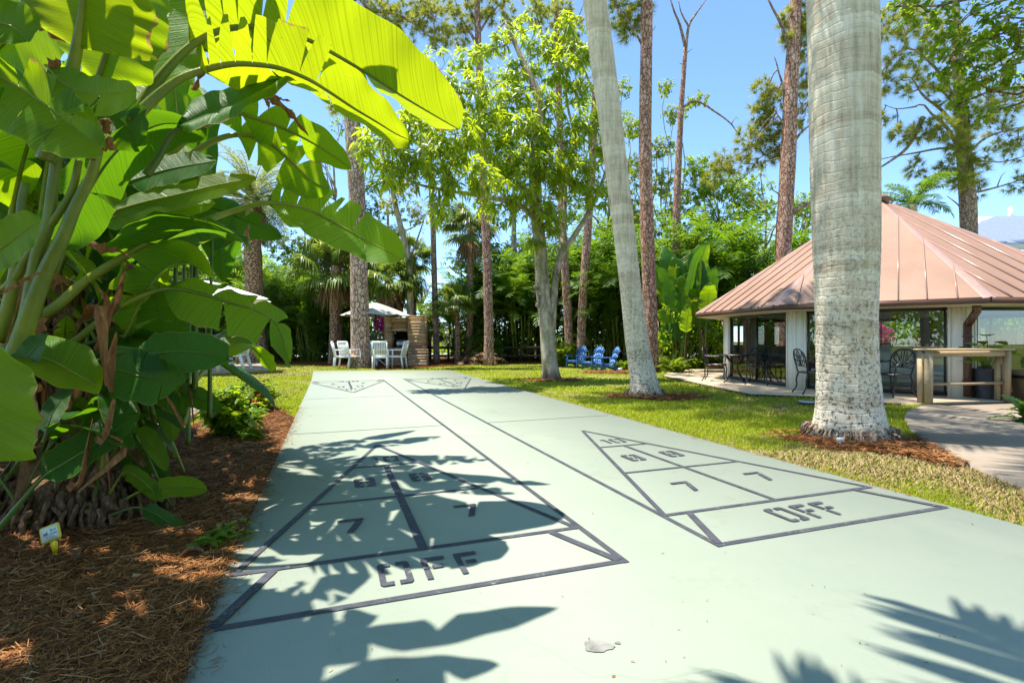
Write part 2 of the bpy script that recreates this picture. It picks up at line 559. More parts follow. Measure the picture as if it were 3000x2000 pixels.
M['frondgrey'] = leafmat('date_palm_frond', (.09, .13, .025), (.24, .26, .07), (.50, .55, .10), .36, .6, .15)
M['fandark'] = leafmat('fan_palm_leaf', (.06, .125, .015), (.19, .25, .04), (.46, .58, .07), .38, .42, .35)
M['fern'] = leafmat('fern_leaf', (.10, .19, .012), (.22, .30, .02), (.50, .62, .02), .42, .45, .3)
M['deadfrond'] = leafmat('dead_frond', (.16, .095, .04), (.36, .25, .13), (.30, .18, .07), .25, .8, .15)
g = G('flower_pink')
c = g.ramp(g.island(), [(0, (.62, .01, .20)), (1, (.90, .04, .42))])
M['pink'] = g.end(g.translucent(g.bsdf(c, .6, .2), c, .4))
g = G('flower_red')
c = g.ramp(g.island(), [(0, (.55, .015, .02)), (1, (.80, .05, .05))])
M['red'] = g.end(g.translucent(g.bsdf(c, .6, .2), c, .35))
M['magenta'] = leafmat('flower_magenta', (.80, .03, .42), (.95, .08, .6), (1, .08, .6), .5, .6, .2)

# made things
M['white'] = plain('white_resin', (.78, .78, .78), .38, .5, .04, 3)
M['whitepaint'] = plain('white_wall_paint', (.88, .82, .70), .7, .3, .06, 1.5, .002)
M['blue'] = plain('blue_resin', (.045, .15, .37), .35, .5, .12, 3)
M['iron'] = plain('black_cast_iron', (.028, .024, .026), .34, .55, .3, 12, .002)
M['canvas'] = plain('off_white_canvas', (.44, .41, .34), .85, .2, .05, 4)
M['canvas2'] = plain('white_canvas', (.80, .80, .77), .85, .2, .04, 4)
M['bronze'] = plain('bronze_window_frame', (.040, .032, .028), .35, .5, .15)
M['gutter'] = plain('brown_gutter_paint', (.115, .055, .038), .35, .5, .15)
M['soffit'] = plain('cream_soffit', (.62, .56, .46), .8, .2, .05)
g = G('standing_seam_roof')
p = g.pos()
c = g.ramp(g.noise(.8, 6, .6, p), [(.25, (.25, .145, .098)), (.75, (.325, .195, .135))])
c = g.mix(g.math('MULTIPLY', g.step(g.noise(2.1, 6, .7, g.scalev(p, (1, 1, .4))), .55, .75), .3), c, (.38, .26, .22))
c = g.mix(g.math('MULTIPLY', g.step(g.noise(30, 4, .7, p), .66, .74), .5), c, (.52, .38, .33))
M['roof'] = g.end(g.bsdf(c, g.step(g.noise(1.2, 4, .6, p), -.3, 1.1), .3, g.bump(g.noise(2.2, 2, .5, p), .004)))
M['seam'] = plain('roof_seam', (.36, .225, .18), .28, .6, .08)
g = G('ledge_stone')
p = g.pos()
z = g.n('ShaderNodeSeparateXYZ', {0: p}).outputs[2]
c = g.ramp(g.island(), [(0, (.30, .18, .09)), (.3, (.46, .31, .17)), (.6, (.60, .42, .24)), (.8, (.55, .30, .13)), (1, (.52, .46, .38))])
c = g.mix(g.step(g.noise(9, 6, .7, p), .35, .7), g.mix(.5, c, (.20, .13, .08)), c)
M['stone'] = g.end(g.bsdf(c, .9, .15, g.bump(g.noise(16, 6, .75, p), .025)))
M['soot'] = plain('sooty_firebox', (.018, .015, .013), .95, .1)
M['steel'] = plain('brushed_steel', (.50, .50, .50), .4, .5, .1, metal=.6)
g = G('window_glass')
fr = g.n('ShaderNodeFresnel', {'IOR': 1.5}).outputs[0]
tr = g.n('ShaderNodeBsdfTransparent', {'Color': (.74, .78, .77, 1)}).outputs[0]
gl = g.n('ShaderNodeBsdfGlossy', {'Roughness': 0.0, 'Color': (.95, .97, 1, 1)}).outputs[0]
M['glass'] = g.end(g.n('ShaderNodeMixShader', {0: g.math('ADD', g.math('MULTIPLY', fr, 1.3), .05), 1: tr, 2: gl}).outputs[0])
M['interior'] = plain('room_paint', (.36, .36, .36), .8, .2, .05)
M['floor'] = plain('room_floor', (.22, .19, .16), .5, .4, .1)
M['cabinet'] = plain('grey_cabinet', (.42, .43, .44), .5, .4, .05)
M['pot'] = plain('ribbed_dark_pot', (.075, .062, .065), .5, .4, .2)
M['yellow'] = plain('yellow_plastic', (.82, .58, .01), .4, .5, .03)
M['card'] = plain('pale_sign_card', (.60, .68, .60), .5, .4, .03)
M['ink'] = plain('black_ink', (.02, .025, .02), .6, .3)
M['farwhite'] = plain('white_vinyl', (.80, .80, .82), .5, .4, .03)
M['farwall'] = plain('pale_far_wall', (.62, .58, .52), .8, .2, .05)
M['shingle'] = plain('grey_blue_shingle', (.17, .21, .27), .85, .2, .3, 14, .01)
M['carpaint'] = plain('silver_blue_car_paint', (.52, .60, .66), .25, .6, .02)
M['carglass'] = plain('car_glass', (.03, .05, .055), .06, .6, .02)
M['rubber'] = plain('black_rubber', (.02, .02, .02), .7)
M['gold'] = plain('yellow_sign', (.65, .42, .03), .5)
# ================================================================ ground, court, path, terrace
HM = np.array([[295.8684266503222, 147.84409279844843, 605.2813842738593], [49.2139580908168, 152.28063991736826, 1858.5550404184085], [0.05062577231392274, 0.15296188943832922, 1.0]])


def lane(x, y):                  # feet across / along the left lane -> ground point in metres
    q = HM @ np.array([x, y, 1.0])
    Y = KF * CAMH * q[2] / (q[1] - 993 * q[2])
    return np.array([(q[0] - 1500 * q[2]) / KF * Y / q[2], Y])


def away(a, b, d):               # carry the line b->a on by d metres
    return a + nrmz(a - b) * d


SL, SR = -.1, 14.12
fl, fr_ = gp(918, 1087)[:2], gp(1318, 1085)[:2]
nl = away(lane(SL, 0), lane(SL, 20), 7.0)
nr = away(lane(SR, 0), lane(SR, 20), 7.0)
left_edge = [nl] + [lane(SL, y) for y in (0, 7, 14, 22, 30, 40)] + [fl]
right_edge = [fr_] + [lane(SR + .016 * y, y) for y in (40, 30, 22, 14, 7, 0)] + [nr]
court = left_edge + right_edge

mb = MB()
mb.add([(-400, -60, -.03), (400, -60, -.03), (400, 900, -.03), (-400, 900, -.03)], [(0, 1, 2, 3)])
struct(mb, 'ground', M['lawn'])
# lawn sheet with slight unevenness
n = 150
xs, ys = np.linspace(-26, 26, n), np.linspace(-2, 36, n)
X, Yg = np.meshgrid(xs, ys)
Z = .018 * np.sin(X * 1.7 + Yg * .6) * np.sin(Yg * 1.3) + .008 * rng.normal(size=X.shape) - .028
i = np.arange(n - 1)[:, None] * n + np.arange(n - 1)[None]
F = np.stack([i, i + 1, i + n + 1, i + n], -1).reshape(-1, 4)
mb = MB()
mb.add(np.stack([X, Yg, Z], -1).reshape(-1, 3), F)
struct(mb, 'lawn', M['lawn'], True)
mb = MB()
mb.poly([tuple(q) for q in court][::-1], -.12, .012)
struct(mb, 'court', M['court'])

# bed of pine straw along the left edge of the court, and rings round the trees
bed = [nl + np.array([.06, 0]), lane(.1, 0), lane(.1, 7), lane(.1, 14), lane(.05, 17.5), gp(800, 1185)[:2], gp(640, 1215)[:2], gp(585, 1235)[:2], gp(450, 1290)[:2], gp(300, 1320)[:2], np.array([-9, 5.5]), np.array([-9, -2]), np.array([-3, -3])]


def blob_bed(c, rx, ry, n=40, seed=0):
    r = np.random.default_rng(seed)
    a = np.linspace(0, 2 * PI, n, endpoint=False)
    k = 1 + .13 * np.sin(3 * a + r.uniform(0, 6)) + .09 * np.sin(5 * a + r.uniform(0, 6)) + .05 * r.normal(size=n)
    return np.stack([c[0] + rx * k * np.cos(a), c[1] + ry * k * np.sin(a)], 1)


def mound(mb, outline, h=.05, rings=4, base=.0):
    outline = np.array(outline)
    c = outline.mean(0)
    n = len(outline)
    vs, fs = [], []
    for k in range(rings):
        t = 1 - k / rings
        p = c + (outline - c) * t
        z = base - .03 + (h + .03) * (1 - t ** 3)
        vs += [(x, y, z + .006 * rng.normal()) for x, y in p]
    vs.append((c[0], c[1], base + h))
    for k in range(rings - 1):
        for q in range(n):
            fs.append((k * n + q, k * n + (q + 1) % n, (k + 1) * n + (q + 1) % n, (k + 1) * n + q))
    for q in range(n):
        fs.append(((rings - 1) * n + q, (rings - 1) * n + (q + 1) % n, rings * n))
    mb.add(vs, fs)


mb = MB()
mb.poly([tuple(q) for q in bed][::-1] if False else [tuple(q) for q in bed], -.05, .004)
struct(mb, 'mulch_bed', M['mulch'])
RING_R = (3.98, 5.62, .86, .60)
RING_L = (2.95, 10.05, 1.0, .62)
RING_M = (1.15, 13.9, .8, .5)
rings_ = [blob_bed(RING_R, RING_R[2], RING_R[3], seed=3), blob_bed(RING_L, RING_L[2], RING_L[3], seed=4), blob_bed(RING_M, RING_M[2], RING_M[3], seed=5),
          blob_bed((4.28, 5.0), .40, .42, seed=8), blob_bed((3.6, 17.3), 1.1, .6, seed=9)]
mb = MB()
for q in rings_:
    mound(mb, q, .018)
struct(mb, 'tree_mulch', M['mulch'], True)
# bare leaf litter under the far hedge
mb = MB()
hedge_line = [gp(-900, 1080)[:2], gp(560, 1064)[:2], gp(820, 1066)[:2], gp(980, 1073)[:2], gp(1130, 1082)[:2], gp(1270, 1075)[:2], gp(1420, 1066)[:2], gp(1640, 1064)[:2], gp(1800, 1066)[:2], gp(1990, 1078)[:2], np.array([7.5, 17.5]), np.array([14, 19.5])]
mb.poly([tuple(q) for q in hedge_line] + [(30, 19.5), (30, 60), (-40, 60), (-40, 20)], -.05, .01)
struct(mb, 'hedge_soil', M['mulch'])


def inside(P, poly):
    poly = np.asarray(poly)
    x, y = P[:, 0], P[:, 1]
    r = np.zeros(len(P), bool)
    j = len(poly) - 1
    for k in range(len(poly)):
        a, b = poly[k], poly[j]
        c = ((a[1] > y) != (b[1] > y)) & (x < (b[0] - a[0]) * (y - a[1]) / (b[1] - a[1] + 1e-12) + a[0])
        r ^= c
        j = k
    return r


# pavilion terrace (octagonal slab) and curved concrete path
PC, PR, PTH, PRW, EZ, AZ = np.array([9.633, 13.133]), 4.478, 2.875, 3.757, 1.896, 4.847


def octo(r, k, dth=0.0):
    a = PTH + k * PI / 4 + dth
    return np.array([PC[0] + r * math.cos(a), PC[1] + r * math.sin(a)])


terr = [gp(1945, 1103)[:2], gp(2030, 1122)[:2], gp(2196, 1158)[:2], gp(2400, 1167)[:2], gp(2500, 1178)[:2], gp(2640, 1186)[:2], gp(2760, 1186)[:2], gp(2960, 1180)[:2], np.array([13, 8.6]), np.array([16, 12]), np.array([12, 18]), np.array([6.0, 18.6])]
mb = MB()
mb.poly([tuple(q) for q in terr], -.1, .035)
struct(mb, 'terrace', M['terrace'])
mb = MB()
for a, b in zip(terr[:5], terr[1:6]):
    a3, b3 = np.append(a, .008), np.append(b, .008)
    o = nrmz(np.array([b[1] - a[1], -(b[0] - a[0])])) * .02
    mb.beam(a3 + np.append(o, 0), b3 + np.append(o, 0), .03, .05)
struct(mb, 'terrace_edging', M['edging'])
path = [gp(x, y)[:2] for x, y in ((2760, 1183), (2700, 1192), (2660, 1206), (2650, 1225), (2668, 1262), (2730, 1305), (2830, 1360), (2940, 1405), (3080, 1460), (3400, 1580))] + [np.array([6.5, 2.0]), np.array([10, 3.5]), np.array([10, 8.5]), gp(2985, 1181)[:2]]
mb = MB()
mb.poly([tuple(q) for q in path], -.08, .022)
struct(mb, 'path', M['path'])
# road and a parking strip seen through the gap in the far hedge
mb = MB()
mb.poly([(-60, 31), (60, 31), (60, 41), (-60, 41)], -.08, .016)
struct(mb, 'road', M['asphalt'])

# painted lines and stencilled numbers
mb = MB()
ZL = .0165


def strip(a, b, w=.036, z=ZL, ext=.0):
    a, b = lane(*a), lane(*b)
    t = nrmz(b - a)
    a, b = a - t * ext, b + t * ext
    s = np.array([-t[1], t[0]]) * w / 2
    mb.sheet([a - s, b - s, b + s, a + s], z)


def lpoly(pts, z):
    mb.sheet([lane(*p) for p in pts], z)


def glyph(ch, cx, cy, w, h, flip, z):
    S = []
    if ch == '1':
        S = [[(.42, 0), (.68, 0), (.68, 1), (.42, 1)], [(.2, .8), (.40, .8), (.40, 1), (.2, 1)]]
    if ch in '0O':
        S = [[(0, .08), (.08, 0), (.42, 0), (.42, .15), (.20, .15), (.20, .85), (.42, .85), (.42, 1), (.08, 1), (0, .92)]]
        S.append([(1 - x, y) for x, y in S[0]][::-1])
    if ch == '8':
        S = [[(0, .08), (.08, 0), (.44, 0), (.44, .15), (.26, .15), (.26, .42), (.44, .42), (.44, .58), (.26, .58), (.26, .85), (.44, .85), (.44, 1), (.08, 1), (0, .92)]]
        S.append([(1 - x, y) for x, y in S[0]][::-1])
    if ch == '7':
        S = [[(0, .84), (1, .84), (1, 1), (0, 1)], [(.30, 0), (.56, 0), (.96, .78), (.70, .78)]]
    if ch == 'F':
        S = [[(.1, 0), (.31, 0), (.31, .42), (.1, .42)], [(.1, .47), (.31, .47), (.31, .84), (.95, .84), (.95, 1), (.16, 1), (.1, .94)], [(.42, .45), (.8, .45), (.8, .6), (.42, .6)]]
    for q in S:
        pts = []
        for x, y in q:
            gx, gy = (x - .5) * w, (y - .5) * h
            if flip: gx, gy = -gx, -gy
            pts.append((cx + gx, cy + gy))
        lpoly(pts, z)


def score(x0, y0, sgn):
    def L(x, y):
        return (x0 + (x if sgn > 0 else 6 - x), y0 + sgn * y)
    fl_ = sgn < 0
    z = [ZL]

    def S(a, b, w=.036):
        z[0] += .00025
        strip(L(*a), L(*b), w, z[0])
    S((-.05, .02), (6.05, .02), .038)
    S((.05, 1.55), (5.95, 1.55), .036)
    S((.03, 1.5), (3.0, 10.5))
    S((5.97, 1.5), (3.0, 10.5))
    S((1.12, 4.6), (4.88, 4.6), .03)
    S((2.1, 7.6), (3.9, 7.6), .03)
    S((3.0, 1.6), (3.0, 7.6), .052 if x0 < 1 else .036)
    S((.05, .05), (.62, 1.5), .045)
    S((5.95, .05), (5.4, 1.5), .045)
    zz = ZL + .003
    for ch, cx, cy, w, h in (('1', 2.78, 8.35, .34, .62), ('0', 3.22, 8.35, .44, .62), ('8', 2.3, 6.0, .52, .72), ('8', 3.72, 6.05, .52, .72),
                             ('7', 1.85, 3.05, .5, .72), ('7', 4.25, 3.15, .5, .72), ('O', 2.42, .78, .5, .74), ('F', 3.05, .78, .46, .74), ('F', 3.6, .78, .46, .74)):
        q = L(cx, cy)
        glyph(ch, q[0], q[1], w, h, fl_, zz)


for x0 in (0.0, 7.93):
    score(x0, 0, 1)
    score(x0, 39, -1)
    strip((x0 + 0, 13.6), (x0 + 6.05, 13.6), .016, ZL - .001)
    strip((x0 + 0, 25.5), (x0 + 6.05, 25.5), .016, ZL - .001)
strip((6.03, -.05), (6.03, 39.2), .036, ZL - .0005)
strip((7.93, -.05), (7.93, 39.4), .036, ZL - .0005)
struct(mb, 'court_markings', M['line'])
# chipped spot in the paint
mb = MB()
q = blob_bed(gp(1752, 1903), .055, .035, 26, 2)
mb.sheet(q, .0155)
q = blob_bed(gp(1810, 1893), .012, .008, 12, 5)
mb.sheet(q, .0155)
struct(mb, 'court_chip', M['chip'])


# ---------------------------------------------------------------- grass and straw
def blades(mb, P, hgt, wid, lean):
    n = len(P)
    a = rng.uniform(0, 2 * PI, n)
    s = np.stack([np.cos(a), np.sin(a), np.zeros(n)], 1) * wid[:, None] / 2
    l = np.stack([np.cos(a + 1.2), np.sin(a + 1.2), np.zeros(n)], 1) * (lean * hgt)[:, None]
    up = np.array([0, 0, 1.0]) * hgt[:, None]
    V = np.stack([P - s, P + s, P + up * .6 + l * .4 + s * .7, P + up * .6 + l * .4 - s * .7, P + up + l], 1).reshape(-1, 3)
    b = np.arange(n)[:, None] * 5
    mb.add(V, b + np.array([[0, 1, 2, 3]]))
    mb.f.append((b + np.array([[3, 2, 4]]) + mb.n - len(V), 0))


def patchy(P, s, seed):
    r = np.random.default_rng(seed)
    v = np.zeros(len(P))
    for k in range(7):
        w = r.normal(size=2) * s
        v += np.sin(P[:, 0] * w[0] + P[:, 1] * w[1] + r.uniform(0, 6))
    return v / 7 ** .5


def scatter(n, x0, x1, y0, y1, dens_pow=1.6):
    # more blades near the eye: y drawn with density ~ 1/y^p
    u = rng.uniform(0, 1, n)
    k = 1 - dens_pow
    Y = (y0 ** k + u * (y1 ** k - y0 ** k)) ** (1 / k)
    X = rng.uniform(x0, x1, n) * Y
    return np.stack([X, Y], 1)


mb, md = MB(), MB()
P = np.vstack([scatter(520000, -.62, 1.25, 2.4, 26, 1.35), scatter(70000, -.75, -.3, 5.5, 26, 1.35)])
bad = inside(P + rng.normal(0, .018, P.shape), court) | inside(P, bed) | inside(P, terr) | inside(P, path)
for q in rings_: bad |= inside(P, q)
bad |= inside(P, [tuple(q) for q in hedge_line] + [(30, 19.5), (30, 60), (-40, 60), (-40, 20)])
bad |= (P[:, 0] < -9.3) & (P[:, 1] < 12)
P = P[~bad]
pv = patchy(P, .9, 1) + .5 * patchy(P, 3.2, 2)
edge_bare = np.clip((P[:, 0] - 1.8) / 2, 0, 1) * (P[:, 1] < 5.2)          # thin worn turf towards the near right
edge_bare = np.maximum(edge_bare, .75 * ((P[:, 0] < -4) & (P[:, 1] > 8)))
keep = pv + rng.normal(0, .35, len(P)) > (-1.7 + 1.75 * edge_bare)
G_ = P[keep]
dist = G_[:, 1]
h = rng.uniform(.018, .052, len(G_)) * (1 + .25 * patchy(G_, 1.7, 3)).clip(.5, 1.5)
w = .0038 + .0012 * dist.clip(2, 16)
blades(mb, np.column_stack([G_, np.full(len(G_), -.02)]), h, w * rng.uniform(.7, 1.3, len(G_)), rng.uniform(-.9, .9, len(G_)))
o = mb.build('grass', M['blade'])
tag(o, kind='stuff')
D_ = P[(~keep) | (rng.uniform(size=len(P)) < .06)]
D_ = D_[rng.uniform(size=len(D_)) < .55]
blades(md, np.column_stack([D_, np.full(len(D_), -.02)]), rng.uniform(.012, .035, len(D_)), (.004 + .0011 * D_[:, 1].clip(2, 14)), rng.uniform(-2.2, 2.2, len(D_)))
tag(md.build('dry_grass', M['dryblade']), kind='stuff')


def straws(mb, P, z, L, W):
    n = len(P)
    a = rng.uniform(0, 2 * PI, n)
    t = np.stack([np.cos(a), np.sin(a), rng.normal(0, .16, n)], 1) * L[:, None] / 2
    s = np.stack([-np.sin(a), np.cos(a), rng.normal(0, .5, n)], 1) * W[:, None] / 2
    c = np.column_stack([P, z])
    bow = np.stack([-np.sin(a), np.cos(a), np.abs(rng.normal(0, .3, n))], 1) * (L * rng.normal(0, .12, n))[:, None]
    V = np.stack([c - t - s, c - t + s, c + bow - s, c + bow + s, c + t - s * .5, c + t + s * .5], 1).reshape(-1, 3)
    b = np.arange(n)[:, None] * 6
    mb.add(V, np.vstack([b + np.array([[0, 1, 3, 2]]), b + np.array([[2, 3, 5, 4]])]))


mb = MB()
P = scatter(150000, -1.15, -.2, 1.35, 8.5, 1.7)
P = P[inside(P, bed) & ~inside(P, court)]
z = .006 + np.abs(rng.normal(0, .014, len(P)))
straws(mb, P, z, rng.uniform(.03, .13, len(P)) * (1 + .06 * P[:, 1]), rng.uniform(.001, .0030, len(P)) * (1 + .12 * P[:, 1]))
P = scatter(1300, -1.1, -.2, 1.4, 7.5, 1.6)
P = P[inside(P, bed) & ~inside(P, court)]
straws(mb, P, np.full(len(P), .03), rng.uniform(.03, .08, len(P)), rng.uniform(.006, .016, len(P)))
for q in rings_:
    P = q.mean(0) + (q[rng.integers(0, len(q), 1700)] - q.mean(0)) * (rng.uniform(0, 1.22, 1700) ** .5)[:, None]
    P = P[~inside(P, path) & ~inside(P, court)]
    straws(mb, P, .014 + np.abs(rng.normal(0, .014, len(P))), rng.uniform(.05, .16, len(P)), rng.uniform(.002, .005, len(P)) * (1 + .08 * P[:, 1]))
# a scatter that has spilled over the edge of the paint
t = rng.uniform(-2, 22, 1100)
P = np.array([lane(-.14 + abs(rng.normal(0, .2)), y) for y in t] + [lane(SR + .016 * y - .02 + rng.normal(0, .10), y) for y in rng.uniform(0, 30, 900)])
straws(mb, P, np.full(len(P), .018), rng.uniform(.02, .07, len(P)), rng.uniform(.0015, .003, len(P)))
tag(mb.build('pine_straw', M['straw']), kind='stuff')
# fallen bits on the paint and on the lawn
mb = MB()
P = np.vstack([scatter(70, -.6, 1.0, 1.6, 9, 1.6)])
P = P[inside(P, court)]
straws(mb, P, np.full(len(P), .017), rng.uniform(.004, .018, len(P)), rng.uniform(.002, .005, len(P)))
tag(mb.build('leaf_litter', M['straw']), kind='stuff')
# ================================================================ vegetation helpers
DOWN = np.array([0, 0, -1.0])


def leaves(mb, B, D, NR, L, W, droop, m=0):
    """lanceolate leaves: base B, direction D, surface normal NR, length L, width W, droop in metres at the tip"""
    B, D = np.asarray(B, float), nrmz(D)
    S = nrmz(np.cross(D, NR))
    U = np.cross(S, D)
    L, W, dr = L[:, None], W[:, None], (droop[:, None] * DOWN)
    k = len(B)
    V = np.stack([B, B + D * L * .38 - S * W * .5 + U * W * .16 + dr * .2, B + D * L * .38 + S * W * .5 + U * W * .16 + dr * .2,
                  B + D * L * .74 - S * W * .36 + U * W * .10 + dr * .58, B + D * L * .74 + S * W * .36 + U * W * .10 + dr * .58,
                  B + D * L + dr, B + D * L * .40 + dr * .2, B + D * L * .74 + dr * .58], 1).reshape(-1, 3)
    b = np.arange(k)[:, None] * 8
    n0 = mb.n
    mb.add(V, np.vstack([b + np.array([[1, 6, 7, 3]]), b + np.array([[6, 2, 4, 7]])]), m)
    for q in ([0, 6, 1], [0, 2, 6], [3, 7, 5], [7, 4, 5]):
        mb.f.append((b + np.array([q]) + n0, m))


def sprigs(mb, C, A, n, L, W, droop, spread=1.0, m=0, twig=.5):
    """n leaves round each growing tip C with axis A"""
    k = len(C)
    C2, A2 = np.repeat(C, n, 0), np.repeat(nrmz(A), n, 0)
    r = rng.normal(size=(k * n, 3))
    r -= (r * A2).sum(1, keepdims=True) * A2
    r = nrmz(r)
    D = nrmz(A2 * rng.uniform(-.15, .8, (k * n, 1)) + r * spread + DOWN * droop * .5)
    B = C2 - A2 * (rng.uniform(0, twig, (k * n, 1)) * L)
    U = nrmz(A2 + rng.normal(0, .35, (k * n, 3)) + np.array([0, 0, .5]))
    ll = L * rng.uniform(.65, 1.2, k * n)
    leaves(mb, B, D, U, ll, W * rng.uniform(.8, 1.2, k * n), ll * droop * rng.uniform(.3, 1.2, k * n), m)


def cards(mb, C, L, W, m=0, flat=.4):
    """plain folded diamond leaves with random lie, for far foliage"""
    k = len(C)
    D = nrmz(rng.normal(size=(k, 3)) + np.array([0, 0, -.3]))
    U = nrmz(rng.normal(size=(k, 3)) + np.array([0, 0, flat * 2]))
    S = nrmz(np.cross(D, U))
    N_ = np.cross(S, D)
    l = (L * rng.uniform(.6, 1.3, k))[:, None]
    w = (W * rng.uniform(.7, 1.3, k))[:, None]
    V = np.stack([C, C + D * l * .45 - S * w * .5 + N_ * w * .18, C + D * l, C + D * l * .45 + S * w * .5 + N_ * w * .18], 1).reshape(-1, 3)
    b = np.arange(k)[:, None] * 4
    mb.add(V, np.vstack([b + np.array([[0, 1, 2]]), b + np.array([[0, 2, 3]])]), m)


def tufts(mb, C, A, n, L, W, m=0):
    """bottle-brush tufts of pine needles"""
    k = len(C)
    C2, A2 = np.repeat(C, n, 0), np.repeat(nrmz(A), n, 0)
    D = nrmz(A2 * .75 + rng.normal(0, .55, (k * n, 3)))
    B = C2 - A2 * rng.uniform(0, .14, (k * n, 1))
    S = nrmz(np.cross(D, rng.normal(size=(k * n, 3)))) * W / 2
    l = (L * rng.uniform(.7, 1.15, k * n))[:, None]
    V = np.stack([B - S, B + S, B + D * l + DOWN * l * .22], 1).reshape(-1, 3)
    mb.add(V, np.arange(k * n)[:, None] * 3 + np.array([[0, 1, 2]]), m)


def wiggle(a, b, n, amp):
    a, b = np.array(a, float), np.array(b, float)
    t = np.linspace(0, 1, n)[:, None]
    L = np.linalg.norm(b - a)
    j = rng.normal(0, amp * L, (n, 3))
    j[0] = j[-1] = 0
    if n > 4: j[1:-1] = (j[1:-1] + np.roll(j, 1, 0)[1:-1]) * .7
    return a + (b - a) * t + j


def trunk(mb, pts, r, n=16, seg=26, rough=.07, m=0, flare=0.0, flare_h=.5):
    P = spline(pts, seg)
    R = np.interp(np.linspace(0, 1, seg), np.linspace(0, 1, len(r)), r)
    L = np.concatenate([[0], np.cumsum(np.linalg.norm(np.diff(P, axis=0), axis=1))])
    R = R * (1 + flare * np.exp(-L / flare_h))
    ph = rng.uniform(0, 6, 4)

    def rad(i, a):
        return 1 + rough * (math.sin(3 * a + ph[0] + i * .3) * .5 + math.sin(5 * a + ph[1] - i * .5) * .35 + math.sin(2 * a + ph[2] + i * .9) * .4) + flare * .35 * math.exp(-L[i] / flare_h) * math.sin(5 * a + ph[3])
    mb.tube(P, R, n, m, True, rad)
    return P, R


def limb(mb, a, b, r0, r1, n=7, amp=.06, sides=6, m=0):
    P = spline(wiggle(a, b, max(4, n // 2 + 1), amp), n)
    mb.tube(P, np.linspace(r0, r1, n), sides, m, True)
    return P


def nearest(P, c):
    d = np.linalg.norm(P - c, axis=1)
    return P[np.argmin(d)]


def blobpts(c, r, n, shell=.35):
    u = nrmz(rng.normal(size=(n, 3)))
    k = rng.uniform(shell ** 3, 1, n) ** (1 / 3)
    return np.array(c) + u * k[:, None] * np.array(r), u


def crown(lm, wm, blobs, skel, kind, rl=.05, m_leaf=0, m_wood=0, twigs=True):
    """blobs: (centre, radii, count); skel: points a limb may leave from"""
    for c, r, n in blobs:
        c = np.array(c)
        r = np.broadcast_to(np.array(r, float), (3,))
        s = nearest(skel - np.array([0, 0, .6 * r[2]]), c) + np.array([0, 0, .6 * r[2]])
        s = nearest(skel, s)
        P = limb(wm, s, c, rl, rl * .35, 8, .07, 6, m_wood)
        C, U = blobpts(c, r, n)
        if twigs:
            for q in range(0, n, 3):
                e = C[q]
                wm.tube(spline(wiggle(nearest(P[3:], e), e, 4, .08), 5), np.linspace(rl * .28, .004, 5), 3, m_wood, False)
        A = nrmz(U * .8 + np.array([0, 0, .45]) + rng.normal(0, .3, U.shape))
        kind(lm, C, A, m_leaf)


K_mango = lambda L=.19, n=11: (lambda mb, C, A, m: sprigs(mb, C, A, n, L, L * .24, .55, 1.0, m))
K_broad = lambda L=.10, n=12, w=.5: (lambda mb, C, A, m: sprigs(mb, C, A, n, L, L * w, .2, 1.1, m, 1.8))
K_pine = lambda L=.32, n=44, w=.018: (lambda mb, C, A, m: tufts(mb, C, A, n, L, w, m))


def frond(mb, wm, base, az, elev, L, bend, nl=34, ll=.42, lw=.035, hang=.35, vee=.35, t0=.12, rr=.014, m=0, mw=0, twist=0.0, segs=12):
    """pinnate palm frond"""
    th = elev - bend * (np.linspace(0, 1, segs) ** 1.4)
    h = np.array([math.cos(az), math.sin(az), 0])
    sd = np.array([-math.sin(az), math.cos(az), 0])
    d = h * np.cos(th)[:, None] + np.array([0, 0, 1.0]) * np.sin(th)[:, None] + sd * twist * np.linspace(0, 1, segs)[:, None]
    R = np.vstack([[0, 0, 0], np.cumsum(d[:-1] * L / (segs - 1), axis=0)]) + np.array(base)
    wm.tube(R, np.linspace(rr, rr * .2, segs), 4, mw, False)
    t = np.linspace(t0, 1, nl)
    ix = t * (segs - 1)
    i0 = np.clip(ix.astype(int), 0, segs - 2)
    f = (ix - i0)[:, None]
    P = R[i0] * (1 - f) + R[i0 + 1] * f
    T = nrmz(R[i0 + 1] - R[i0])
    S = nrmz(np.cross(T, [0, 0, 1.0]) + 1e-6 * sd)
    U = np.cross(S, T)
    lp = ll * np.sin(PI * (.12 + .80 * (t - t0) / (1 - t0))) ** .7
    for s in (-1, 1):
        sw = (.45 + .5 * (t - t0) / (1 - t0))[:, None]
        D = nrmz(S * s + T * sw + U * vee + rng.normal(0, .10, P.shape))
        l = (lp * rng.uniform(.85, 1.1, nl))[:, None]
        w = T * lw * .5 * rng.uniform(.7, 1.2, (nl, 1))
        dr = DOWN * l * hang * rng.uniform(.5, 1.3, (nl, 1))
        m1 = P + D * l * .5 + dr * .22
        V = np.stack([P - w * .6, P + w * .6, m1 - w, m1 + w, P + D * l * .95 + dr], 1).reshape(-1, 3)
        b = np.arange(nl)[:, None] * 5
        n0 = mb.n
        mb.add(V, b + np.array([[0, 1, 3, 2]]), m)
        mb.f.append((b + np.array([[2, 3, 4]]) + n0, m))


